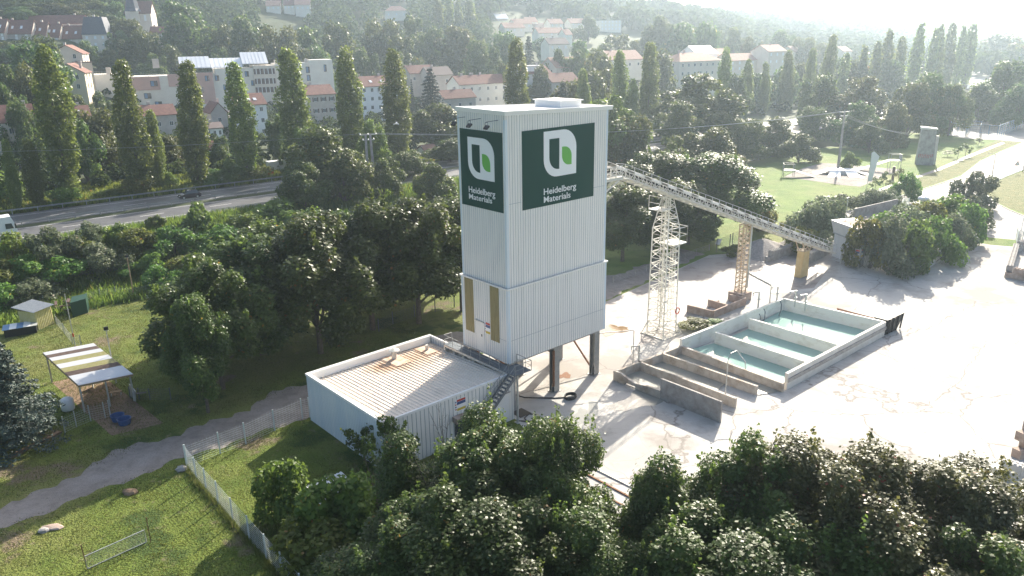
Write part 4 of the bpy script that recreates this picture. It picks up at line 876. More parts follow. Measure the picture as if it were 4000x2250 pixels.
t_, c_, tp_ = polef(300, 1380, 1148, 'tall thin leaning pole with red and white bands behind the open shelter', .06, m='galv')
for k in range(2): MB().tube([c_+(tp_-c_)*(.02+.26*k), c_+(tp_-c_)*(.12+.22*k)], .085, 8).build('red_band', 'red', t_)
polef(524, 1164, 1004, 'wooden pole with a small lamp at the far edge of the mown field', .09, head='flood', m='wood')
# chain link runs and gate near the shelter
def chain(pts, h, lab, m='galv', ps=.06, per=.22, wr=.008): return meshfence('wire_fence', pts, h, lab, per, m=m, wr=wr, hs=.22)
chain([at(*q) for q in ((255, 1690), (300, 1668), (355, 1645), (412, 1632), (432, 1625))], 1.6, 'sagging chain link fence in front of the open shelter')
chain([at(*q) for q in ((510, 1556), (545, 1560), (587, 1562), (668, 1560))], 1.2, 'low dark wire fence right of the open shelter', 'darksteel')
chain([at(*q) for q in ((222, 1268), (252, 1303), (285, 1345), (318, 1350))], 1.3, 'light wire fence between the yellow hut and the open shelter')
chain([gat(*q) for q in ((345, 1190), (395, 1172), (455, 1163), (524, 1166), (600, 1150), (690, 1130))], 1.5, 'thin wire fence along the far edge of the mown field', 'galv', per=.4)
chain([at(*q) for q in ((1480, 1295), (1535, 1266), (1620, 1238), (1700, 1218), (1775, 1200))], 1.6, 'wire fence glimpsed behind the maple trunks left of the tower', 'darksteel', per=.4)
chain([at(*q) for q in ((2395, 1105), (2480, 1078), (2525, 1062), (2610, 1035), (2720, 995), (2770, 978))], 1.0, 'low stake fence along the lane behind the lattice tower', 'concgrey', per=1.5, wr=.02)
chain([at(*q) for q in ((2798, 985), (2850, 965), (2860, 960), (2925, 935))], 2.2, 'tall wire fence and gate at the end of the lane', 'darksteel', per=.3)
MB().beam(at(2800, 985)+Vector((0, 0, 1.3)), at(2808, 982)+Vector((0, 0, 2.1)), .8, .04).build('gate_notice', 'white', label='small white notice on the wire gate at the end of the lane', cat='notice')
pn = thing('leaning_panels', 'grey and dark metal panels leaning by the right post of the shelter', 'panel', at(540, 1545))
MB().hexa([at(505, 1540), at(530, 1570), at(532, 1568), at(507, 1538)], [p+Vector((.1, .1, 1.1)) for p in (at(505, 1540), at(530, 1570), at(532, 1568), at(507, 1538))]).build('panel', 'galv', pn)
MB().hexa([at(530, 1540, .5), at(570, 1536, .5), at(572, 1530, .5), at(532, 1533, .5)], [at(530, 1540, .95), at(570, 1536, .95), at(572, 1530, .95), at(532, 1533, .95)]).build('panel', 'black', pn)
# yellow hut etc
hut = thing('yellow_hut', 'small yellow metal hut with a silver corrugated lean-to roof', 'hut', at(180, 1275))
hA, hB = at(150, 1290), at(212, 1263); hd = hB-hA; hn = Vector((-hd.y, hd.x, 0)).normalized()*2.6
mb = MB(); n = 10
for i in range(n):
    for (p, q, o) in ((hA, hB, 0), (hB, hB+hn, 0), (hB+hn, hA+hn, 0), (hA+hn, hA, 0)):
        a_ = p+(q-p)*i/n; b_ = p+(q-p)*(i+.5)/n; c2_ = p+(q-p)*(i+1)/n; nn = Vector((q.y-p.y, p.x-q.x, 0)).normalized()*.05
        mb.add([a_, b_+nn, b_+nn+Vector((0, 0, 2.4)), a_+Vector((0, 0, 2.4))], [(0, 1, 2, 3)]); mb.add([b_+nn, c2_, c2_+Vector((0, 0, 2.4)), b_+nn+Vector((0, 0, 2.4))], [(0, 1, 2, 3)])
mb.build('wall', 'hutyellow', hut)
mb = MB(); hx_ = hd.normalized(); rA = hA-hx_*.4-hn*.12+Vector((0, 0, 2.45)); rB = hB+hx_*.4-hn*.12+Vector((0, 0, 2.45)); rn = hn*1.3+Vector((0, 0, .45)); n = 12
for i in range(n):
    a_, b_, c2_ = rA+(rB-rA)*i/n, rA+(rB-rA)*(i+.5)/n, rA+(rB-rA)*(i+1)/n; z_ = Vector((0, 0, .07))
    mb.add([a_, b_+z_, b_+z_+rn, a_+rn], [(0, 1, 2, 3)]); mb.add([b_+z_, c2_, c2_+rn, b_+z_+rn], [(0, 1, 2, 3)])
mb.build('roof', 'galv', hut)
MB().hexa([at(285, 1240), at(345, 1222), at(350, 1200), at(292, 1214)], [p+Vector((0, 0, 2.0)) for p in (at(285, 1240), at(345, 1222), at(350, 1200), at(292, 1214))]).build('green_screen', 'dgreen', label='dark green corrugated sheet enclosure in the mown field', cat='enclosure')
mb = MB(); rg = random.Random(5)
for k in range(14): p = at(rg.uniform(212, 275), rg.uniform(1195, 1228)); a_ = rg.uniform(0, 3); mb.beam(p+Vector((0, 0, .15+.09*k)), p+Vector((1.6*math.cos(a_), 1.6*math.sin(a_), .2+.09*k)), .3, .12)
mb.build('scrap_pile', 'shut', label='pile of dark boards and tarpaulin between the yellow hut and green screen', cat='pile')
c = at(85, 1300); kn = thing('kennel', 'low lean-to with a patched blue and white sheet roof beside the yellow hut', 'lean-to', c)
MB().box(c, (3.4, 2.0, .95), .5).build('wall', 'black', kn)
for k, m in enumerate(('skyblue', 'white', 'skyblue', 'white', 'galv')): MB().box(c+Vector((math.cos(.5)*(k-2)*.74, math.sin(.5)*(k-2)*.74, .97+.02*(k % 2))), (.76, 2.2, .05), .5).build('roof_sheet', m, kn)
MB().hexa([at(583, 1180), at(640, 1168), at(655, 1140), at(610, 1150)], [at(605, 1140, 1.7), at(655, 1128, 1.9), at(656, 1126, 1.9), at(612, 1138, 1.7)]).build('agility_ramp', 'wood', label='tilted grey wooden ramp in the grass by the maple edge', cat='ramp')
MB().tube([gat(560, 1122)+Vector((0, 0, .1)), gat(622, 1100)+Vector((0, 0, 1.2))], .06, 6).build('wooden_pole', 'wood', label='pale wooden pole lying across the scrub at the field edge', cat='pole')
wallpp('brick_edging', at(40, 1790), at(235, 1690), .18, .5, 'soil', label='low brown earth edging below the spruce', cat='edging')
# ------------------------------------------------------------------ HIGHWAY THINGS
def guard(name, off, s0, s1, lab, side=1):
    t = thing(name, lab, 'guardrail', (*HP(0, off), T(*HP(0, off)))); mb = MB(); st = 4
    for s in range(s0, s1, st):
        a_, b_ = HP(s, off), HP(s+st, off)
        for h, wd in ((.62, .10), (.78, .10)): mb.beam((a_[0], a_[1], T(*a_)+h+.3), (b_[0], b_[1], T(*b_)+h+.3), .06, wd)
    mb.build('beam', 'rail', t); mb = MB()
    for s in range(s0, s1, st): a_ = HP(s+1, off); mb.beam((a_[0], a_[1], T(*a_)-.2), (a_[0], a_[1], T(*a_)+1.1), .1)
    o = mb.build('posts', 'rail', t); o['kind'] = 'stuff'; return t
guard('guardrail', 12.6, -60, 210, 'steel guardrail along the far edge of the highway below the poplars')
guard('guardrail', .5, -60, 60, 'low steel guardrail along the middle of the highway')
guard('guardrail', -12.5, 40, 320, 'steel guardrail along the near edge of the highway beyond the green tree')
def car(px, py, yaw, lab, bodym='carbody', L=4.1, wd=1.75, H=1.55, z=None, grp=None, truck=False):
    p = gat(px, py) if z is None else at(px, py, z); p = p+Vector((0, 0, .31)) if z is None else p
    t = thing('parked_car' if grp else 'car', lab, 'car', p, grp); dx = Vector((math.cos(yaw), math.sin(yaw), 0)); dy = Vector((-dx.y, dx.x, 0))
    def q(x, y, z_): return p+dx*x*L+dy*y*wd+Vector((0, 0, z_*H))
    mb = MB()
    secs = [(-.5, .44, .22, .50), (-.47, .47, .16, .60), (-.28, .5, .14, .62), (.28, .5, .14, .60), (.40, .48, .16, .52), (.5, .42, .22, .42)]
    vs = []
    for x, hw, z0, z1 in secs: vs += [q(x, -hw, z0), q(x, hw, z0), q(x, hw*.96, z1), q(x, -hw*.96, z1)]
    fs = [(3, 2, 1, 0)]+[(i*4+j, i*4+(j+1) % 4, (i+1)*4+(j+1) % 4, (i+1)*4+j) for i in range(5) for j in range(4)]+[(20, 21, 22, 23)]
    mb.add(vs, fs); mb.build('body', bodym, t)
    mb = MB(); mb.hexa([q(-.44, -.44, .6), q(.26, -.44, .6), q(.26, .44, .6), q(-.44, .44, .6)], [q(-.34, -.36, .97), q(.08, -.36, .97), q(.08, .36, .97), q(-.34, .36, .97)]); mb.build('windows', 'glass', t)
    mb = MB(); mb.hexa([q(-.35, -.37, .972), q(.09, -.37, .972), q(.09, .37, .972), q(-.35, .37, .972)], [q(-.33, -.35, 1), q(.07, -.35, 1), q(.07, .35, 1), q(-.33, .35, 1)])
    for sx in (-.04,):
        for sy in (-.42, .4): mb.beam(q(sx, sy, .6), q(sx, sy*.9, .97), .08)
    mb.build('roof', bodym, t)
    for x in (-.31, .31):
        for y in (-.46, .46):
            c = q(x, y, .2); w_ = MB(); w_.tube([c-dy*.11, c+dy*.11], .33, 14); wh = w_.build('wheel', 'tyre', t); MB().tube([c-dy*.12, c+dy*.12], .19, 10).build('rim', 'galv', wh)
    for y in (-.36, .36): MB().beam(q(.485, y-.06, .42), q(.485, y+.06, .42), .14, .12).build('headlight', 'white', t)
    return t
car(742, 781, R(38+180), 'dark plum five-door car driving left on the far carriageway')
def truck():
    p = gat(58, 940); yaw = R(38); dx = Vector((math.cos(yaw), math.sin(yaw), 0)); dy = Vector((-dx.y, dx.x, 0)); p = p+Vector((0, 0, .31))+dx*.6
    t = thing('lorry', 'white lorry cab entering the picture at the left on the near carriageway', 'lorry', p)
    def q(x, y, z): return p+dx*x+dy*y+Vector((0, 0, z))
    mb = MB(); vs = []
    for x, z0, z1, hw in ((-2.3, .6, 3.7, 1.22), (-.6, .6, 3.75, 1.25), (-.15, .5, 2.4, 1.25), (0, .45, 1.2, 1.2)): vs += [q(x, -hw, z0), q(x, hw, z0), q(x, hw, z1), q(x, -hw, z1)]
    mb.add(vs, [(3, 2, 1, 0)]+[(i*4+j, i*4+(j+1) % 4, (i+1)*4+(j+1) % 4, (i+1)*4+j) for i in range(3) for j in range(4)]+[(12, 13, 14, 15)]); mb.build('cab', 'white', t)
    MB().hexa([q(-.14, -1.1, 2.0), q(-.1, -1.1, 2.0), q(-.1, 1.1, 2.0), q(-.14, 1.1, 2.0)], [q(-.58, -1.1, 3.2), q(-.5, -1.1, 3.2), q(-.5, 1.1, 3.2), q(-.58, 1.1, 3.2)]).build('windscreen', 'glass', t)
    MB().hexa([q(-1.5, -1.29, 1.9), q(-.45, -1.29, 1.9), q(-.45, -1.255, 1.9), q(-1.5, -1.255, 1.9)], [q(-1.5, -1.29, 2.7), q(-.65, -1.29, 2.7), q(-.65, -1.255, 2.7), q(-1.5, -1.255, 2.7)]).build('side_window', 'glass', t)
    MB().beam(q(-.2, -1.5, 1.9), q(-.2, -1.5, 2.6), .12, .2).beam(q(-.3, -1.3, 2.6), q(-.2, -1.5, 2.6), .05).build('mirror', 'black', t)
    MB().hexa([q(-14, -1.25, 1.1), q(-2.9, -1.25, 1.1), q(-2.9, 1.25, 1.1), q(-14, 1.25, 1.1)], [q(-14, -1.25, 3.9), q(-2.9, -1.25, 3.9), q(-2.9, 1.25, 3.9), q(-14, 1.25, 3.9)]).build('trailer', 'white', t)
    for x in (-1.2, -4.2, -11):
        for y in (-1.1, 1.1): MB().tube([q(x, y-.15, .5), q(x, y+.15, .5)], .5, 14).build('wheel', 'tyre', t)
truck()
# small scene in the gap of the far bank
c = gat(1056, 690); MB().box(c, (1.6, .8, 1.5), .8).build('red_bin', 'red', label='small red container standing beyond the far guardrail', cat='container')
c = gat(1085, 672); MB().box(c, (4.5, 2.2, 2.6), .6).build('van_box', 'white', label='pale van body parked beyond the red container', cat='van')
for k, (px, py, lab) in enumerate(((3176, 465, 'white car glimpsed through the trees left of the right pylon'), (3225, 455, 'silver car glimpsed just right of the white car'), (3500, 398, 'pale car parked beside the big dark tree at the right'), (3873, 275, 'dark car on the bright distant road, nearest one'), (3888, 245, 'small dark car on the bright distant road, farther right'), (3822, 235, 'dark van on the bright distant road, farthest left'))):
    car(px, py, R(40), lab, ('white', 'galv', 'white', 'carbody', 'carbody', 'black')[k], 4.3)
# ------------------------------------------------------------------ PYLONS AND WIRES
pw = []
def pylon(px, ytop, r, lab, twin=False):
    tp = atr(px, ytop, r); g = T(tp.x, tp.y); t = thing('utility_pole', lab, 'utility pole', (tp.x, tp.y, g)); x_ = Vector((1, .35, 0)).normalized()
    offs = (-.5, .5) if twin else (0,)
    for o in offs:
        mb = MB(); b = Vector((tp.x, tp.y, g-.2))+x_*o*1.3; e = Vector((tp.x, tp.y, tp.z))+x_*o*.9; d = x_*.34; n_ = Vector((-x_.y, x_.x, 0))*.22; k = .55
        mb.hexa([b-d-n_, b+d-n_, b+d+n_, b-d+n_], [e-d*k-n_*k, e+d*k-n_*k, e+d*k+n_*k, e-d*k+n_*k]); mb.build('shaft', 'concgrey', t)
    mb = MB(); arms = []
    for dz, w_ in ((-.1, 1.6), (-1.1, 1.1)):
        mb.beam(tp+Vector((0, 0, dz))-x_*w_, tp+Vector((0, 0, dz))+x_*w_, .14, .12)
        for o in (-1, 0, 1): arms.append(tp+Vector((0, 0, dz+.25))+x_*w_*o*.95)
    mb.build('cross_arm', 'galv', t); mb = MB()
    for a_ in arms: mb.lathe(a_-Vector((0, 0, .22)), [(.05, 0), (.12, .06), (.06, .12), (.12, .18), (.04, .25)], 8)
    o = mb.build('insulators', 'white', t); return tp, arms
t1, A1_ = pylon(1437, 524, 152, 'twin concrete utility pole rising above the maples left of the tower', True)
t2, A2_ = pylon(3300, 436, 219, 'single concrete utility pole at the edge of the skate park')
def wire(a, b, sag, lab, r=.022):
    pts = [a+(b-a)*k/24-Vector((0, 0, sag*4*(k/24)*(1-k/24))) for k in range(25)]; MB().tube(pts, r, 4).build('power_line', 'galv', label=lab, cat='power line', group='power lines between the poles')
for k in range(3): wire(A1_[k], A2_[k], 2.2, ('lowest', 'middle', 'top')[k]+' power line crossing behind the tower between the two poles')
far_ = Vector((250, 330, 12))
for k in range(3): wire(A2_[k+3], atr(3560, 520, 240)+Vector((0, 0, -.25*k)), .8, ('top', 'middle', 'lowest')[k]+' power line from the right pole to the graffiti tower', .02)
wire(A1_[0], Vector((-150, 120, 20)), 2, 'power line leading left from the twin pole', .018)
# transformer tower with graffiti
tt = thing('transformer_tower', 'narrow grey concrete tower with a slanted cap and red graffiti near its foot', 'tower', at(3605, 645))
c = at(3608, 642); dxx = Vector((.92, -.38, 0)); dyy = Vector((.38, .92, 0)); Hh = 9.3
def q4(hw, hd, z): return [c-dxx*hw-dyy*hd+Vector((0, 0, z)), c+dxx*hw-dyy*hd+Vector((0, 0, z)), c+dxx*hw+dyy*hd+Vector((0, 0, z)), c-dxx*hw+dyy*hd+Vector((0, 0, z))]
mb = MB(); mb.hexa(q4(2.1, 1.6, 0), q4(1.75, 1.4, Hh)); mb.build('wall', 'concgrey', tt)
mb = MB(); lo_, hi_ = q4(2.0, 1.65, Hh+.01), q4(2.0, 1.65, Hh+.25); hi_[0].z += .35; hi_[3].z += .35; mb.hexa(lo_, hi_); mb.build('cap', 'concpale', tt)
rg = random.Random(11)
mb = MB()
for k in range(9):
    x = -1.7+.4*k; z0 = 2.0+rg.uniform(-.1, .1); ff = lambda x_, z_: c+dxx*x_-dyy*(1.6-.02*z_+.012)+Vector((0, 0, z_))
    mb.beam(ff(x, z0), ff(x+.15, z0+.9), .1, .03).beam(ff(x, z0+.8), ff(x+.3, z0+rg.uniform(.2, .9)), .1, .03)
mb.build('graffiti', 'red', tt)
mb = MB(); p = c+dxx*2.1+dyy*.3; mb.hexa([p, p+dxx*.7, p+dxx*.7+dyy*1.2, p+dyy*1.2], [p+Vector((0, 0, 7.5)), p+dxx*.6+Vector((0, 0, 7.5)), p+dxx*.6+dyy*1.2+Vector((0, 0, 7.5)), p+dyy*1.2+Vector((0, 0, 7.5))]); mb.build('side_duct', 'concpale', tt)
# ------------------------------------------------------------------ SKATE PARK
pyr = thing('skate_funbox', 'low white funbox with four sloping ramps in the middle of the skate pad', 'skate ramp', at(3283, 680))
c = at(3283, 678); xx = Vector((.98, -.2, 0)); yy = Vector((.2, .98, 0))
def rq(x, y, z): return c+xx*x+yy*y+Vector((0, 0, z))
mb = MB().hexa([rq(-3, -2, .0), rq(3, -2, 0), rq(3, 2, 0), rq(-3, 2, 0)], [rq(-3, -2, 1.1), rq(3, -2, 1.1), rq(3, 2, 1.1), rq(-3, 2, 1.1)]); mb.build('deck', 'white', pyr)
for (a0, a1, b0, b1) in (((-3, -2), (-.4, -2), (-3.9, -5), (-1, -5)), ((.4, -2), (3, -2), (1.3, -5), (4.6, -5)), ((3, -2), (3, 2), (6.5, -2), (6.5, 2)), ((-3, 2), (-3, -2), (-6.5, 2), (-6.5, -2))):
    mb = MB(); vs = []; n = 7
    for i in range(n): t = i/(n-1); h = 1.08*(1-t)**1.7+.02; vs += [rq(a0[0]+(b0[0]-a0[0])*t, a0[1]+(b0[1]-a0[1])*t, h), rq(a1[0]+(b1[0]-a1[0])*t, a1[1]+(b1[1]-a1[1])*t, h)]
    mb.add(vs, [(2*i, 2*i+1, 2*i+3, 2*i+2) for i in range(n-1)]); mb.build('ramp', 'whitetrim', pyr)
for px, py, flip, lab in ((3078, 690, 1, 'small skate ramp with a railed platform at the left of the pad'), (3490, 668, -1, 'tall skate ramp with a railed platform at the right of the pad')):
    s_ = 1 if flip == 1 else 1.5; t = thing('quarter_ramp', lab, 'skate ramp', at(px, py)); c = at(px, py)
    mb = MB().hexa([rq(-1.3, -1.2, 2.2*s_-.6), rq(1.3, -1.2, 2.2*s_-.6), rq(1.3, 1.2, 2.2*s_-.6), rq(-1.3, 1.2, 2.2*s_-.6)], [rq(-1.3, -1.2, 2.2*s_-.5), rq(1.3, -1.2, 2.2*s_-.5), rq(1.3, 1.2, 2.2*s_-.5), rq(-1.3, 1.2, 2.2*s_-.5)]); mb.build('platform', 'white', t)
    mb = MB(); e_ = 5.0*s_*flip; z1 = 2.2*s_-.5; x0 = 1.3*flip
    mb.hexa([rq(x0, -1.1, z1-.1), rq(x0+e_, -1.1, .02), rq(x0+e_, 1.1, .02), rq(x0, 1.1, z1-.1)], [rq(x0, -1.1, z1), rq(x0+e_, -1.1, .1), rq(x0+e_, 1.1, .1), rq(x0, 1.1, z1)]); mb.build('slope', 'white' if flip < 0 else 'greysteel', t)
    mb = MB()
    for x in (-1.25, 1.25):
        for y in (-1.15, 1.15): mb.beam(rq(x, y, 0), rq(x, y, z1+1.5), .09)
    for y in (-1.15, 1.15): mb.beam(rq(-1.25, y, z1+1.5), rq(1.25, y, z1+1.5), .07).beam(rq(-1.25, y, .2), rq(1.25, y, z1), .06)
    for k in range(12): mb.beam(rq(-1.25*flip, -1.15+.2*k, z1), rq(-1.25*flip, -1.15+.2*k, z1+1.5), .04)
    mb.beam(rq(-1.25*flip, -1.15, z1+1.5), rq(-1.25*flip, 1.15, z1+1.5), .06); mb.build('frame', 'greysteel', t)
fl = thing('banner_flag', 'tall white feather banner on a pole beside the skate pad', 'banner', at(3382, 758)); c = at(3382, 758)
MB().tube([c, c+Vector((.15, 0, 9.0)), c+Vector((.6, 0, 9.4))], .05, 6).build('pole', 'galv', fl)
mb = MB(); mb.prism([c+Vector((.1, 0, 2.8)), c+Vector((.9, 0, 2.8)), c+Vector((1.9, 0, 8.2)), c+Vector((.7, 0, 9.3)), c+Vector((.2, 0, 9.0))], (0, .03, 0)); mb.build('flag', 'white', fl)
c = at(3486, 705); MB().lathe(c, [(.3, 0), (.3, 3.2), (.4, 3.3)], 10).build('dark_post', 'shut', label='dark brown post in front of the tall skate ramp', cat='post')
# sports court cages
def cage(name, pts, h, lab, m='skyblue', grid=1.0, gm=None):
    t = thing(name, lab, 'fence', pts[0]); mb = MB()
    for i in range(len(pts)-1):
        p, q = pts[i], pts[i+1]; d = q-p; n = max(1, round(d.length/3.2))
        for k in range(n+1): a_ = p+d*k/n; mb.beam(a_, a_+Vector((0, 0, h)), .13)
        mb.beam(p+Vector((0, 0, h)), q+Vector((0, 0, h)), .1).beam(p+Vector((0, 0, h*.35)), q+Vector((0, 0, h*.35)), .08)
    mb.build('frame', m, t); mb = MB()
    for i in range(len(pts)-1):
        p, q = pts[i], pts[i+1]; d = q-p; n = max(1, round(d.length/.8))
        for k in range(n+1): a_ = p+d*k/n; mb.beam(a_, a_+Vector((0, 0, h)), .03)
        for k in range(1, 6): mb.beam(p+Vector((0, 0, h*k/6)), q+Vector((0, 0, h*k/6)), .03)
    mb.build('netting', 'galv', t); return t
cage('court_fence', [at(*q) for q in ((3708, 527), (3770, 532), (3825, 534), (3893, 540), (3960, 512), (4060, 480))], 4.0, 'blue framed sports court fence, front and right sides')
cage('court_fence', [at(*q) for q in ((3708, 527), (3716, 493), (3752, 475), (3850, 470))], 4.4, 'blue framed sports court fence, back left side')
cage('goal_cage', [at(*q) for q in ((3770, 530), (3785, 505), (3830, 508), (3825, 534))], 3.0, 'small blue goal enclosure inside the sports court')
c = at(3905, 505); bh = thing('basketball_hoop', 'basketball backboard on a post in the sports court', 'basketball hoop', c); MB().beam(c, c+Vector((0, 0, 3.6)), .18).build('post', 'galv', bh); MB().prism([c+Vector((-.9, -.3, 2.9)), c+Vector((.9, -.3, 2.9)), c+Vector((.9, -.3, 4.0)), c+Vector((-.9, -.3, 4.0))], (0, .05, 0)).build('backboard', 'white', bh); MB().tube([c+Vector((.23*math.cos(R(a)), -.6+.23*math.sin(R(a)), 3.05)) for a in range(0, 361, 30)], .02, 4).build('ring', 'orange', bh)
# lamps and signs by the local road
c = at(3590, 893); l = thing('dome_lamp', 'street lamp with a round white dome beside the hedge', 'street lamp', c)
MB().tube([c, c+Vector((0, 0, 5.2))], .08, 8).build('pole', 'galv', l); MB().lathe(c+Vector((0, 0, 5.1)), [(.15, 0), (.8, .1), (.95, .35), (.9, .6), (.5, .8), (.05, .85)], 18).build('lamp_head', 'white', l, smooth=True)
c = at(3866, 736); l = thing('street_lamp', 'tall brown street lamp with a short arm on the grass island', 'street lamp', c); zt_ = 7.6
MB().tube([c, c+Vector((0, 0, zt_)), ], .11, 8, r2=.06).build('pole', 'brownconc', l); MB().beam(c+Vector((0, 0, zt_)), c+Vector((-1.3, 0, zt_+.25)), .07).beam(c+Vector((-1.0, 0, zt_+.2)), c+Vector((-1.7, 0, zt_+.3)), .22, .1).build('lamp_head', 'galv', l)
c = at(3968, 676); l = thing('warning_sign', 'white triangular warning sign with a red edge by the road', 'road sign', c); MB().tube([c, c+Vector((0, 0, 2.4))], .04, 6).build('post', 'galv', l)
mb = MB(); mb.prism([c+Vector((-.65, 0, 1.9)), c+Vector((.65, 0, 1.9)), c+Vector((0, 0, 3.1))], (0, .04, 0)); pl_ = mb.build('plate', 'red', l); MB().prism([c+Vector((-.45, -.02, 2.02)), c+Vector((.45, -.02, 2.02)), c+Vector((0, -.02, 2.85))], (0, .02, 0)).build('panel', 'white', pl_)
c = at(3995, 672); MB().tube([c, c+Vector((0, 0, 5))], .09, 8).build('dark_mast', 'darksteel', label='dark mast beside the warning sign at the right edge', cat='mast')
chain([at(3990, 955), at(3972, 955), at(3968, 935), at(3975, 900), at(3990, 898)], 2.3, 'white barred gate leaf at the right edge of the entrance', 'fencewhite', per=.25, wr=.03)
chain([at(3822, 925), at(3828, 880), at(3835, 850)], 1.8, 'white barred gate leaf folded against the end of the big hedge', 'fencewhite', per=.25, wr=.03)
chain([at(3515, 850), at(3520, 835), at(3545, 832)], 3.0, 'white railings at the top end of the loading ramp', 'fencewhite', per=.35, wr=.04)
# bird
c = atr(1548, 485, 60); 
bd = MB(); bd.tube([c+Vector((-.22, 0, 0)), c+Vector((-.08, 0, .02)), c+Vector((.1, 0, .02)), c+Vector((.2, 0, 0))], .035, 6); bi = thing('bird', 'small white bird gliding in front of the poplar left of the tower', 'bird', c)
bd.build('body', 'white', bi)
for s_ in (-1, 1): MB().prism([c+Vector((-.08, .03*s_, .03)), c+Vector((.1, .03*s_, .03)), c+Vector((.02, .32*s_, .14)), c+Vector((-.14, .55*s_, .05))], (0, 0, .012)).build('wing', 'white', bi)
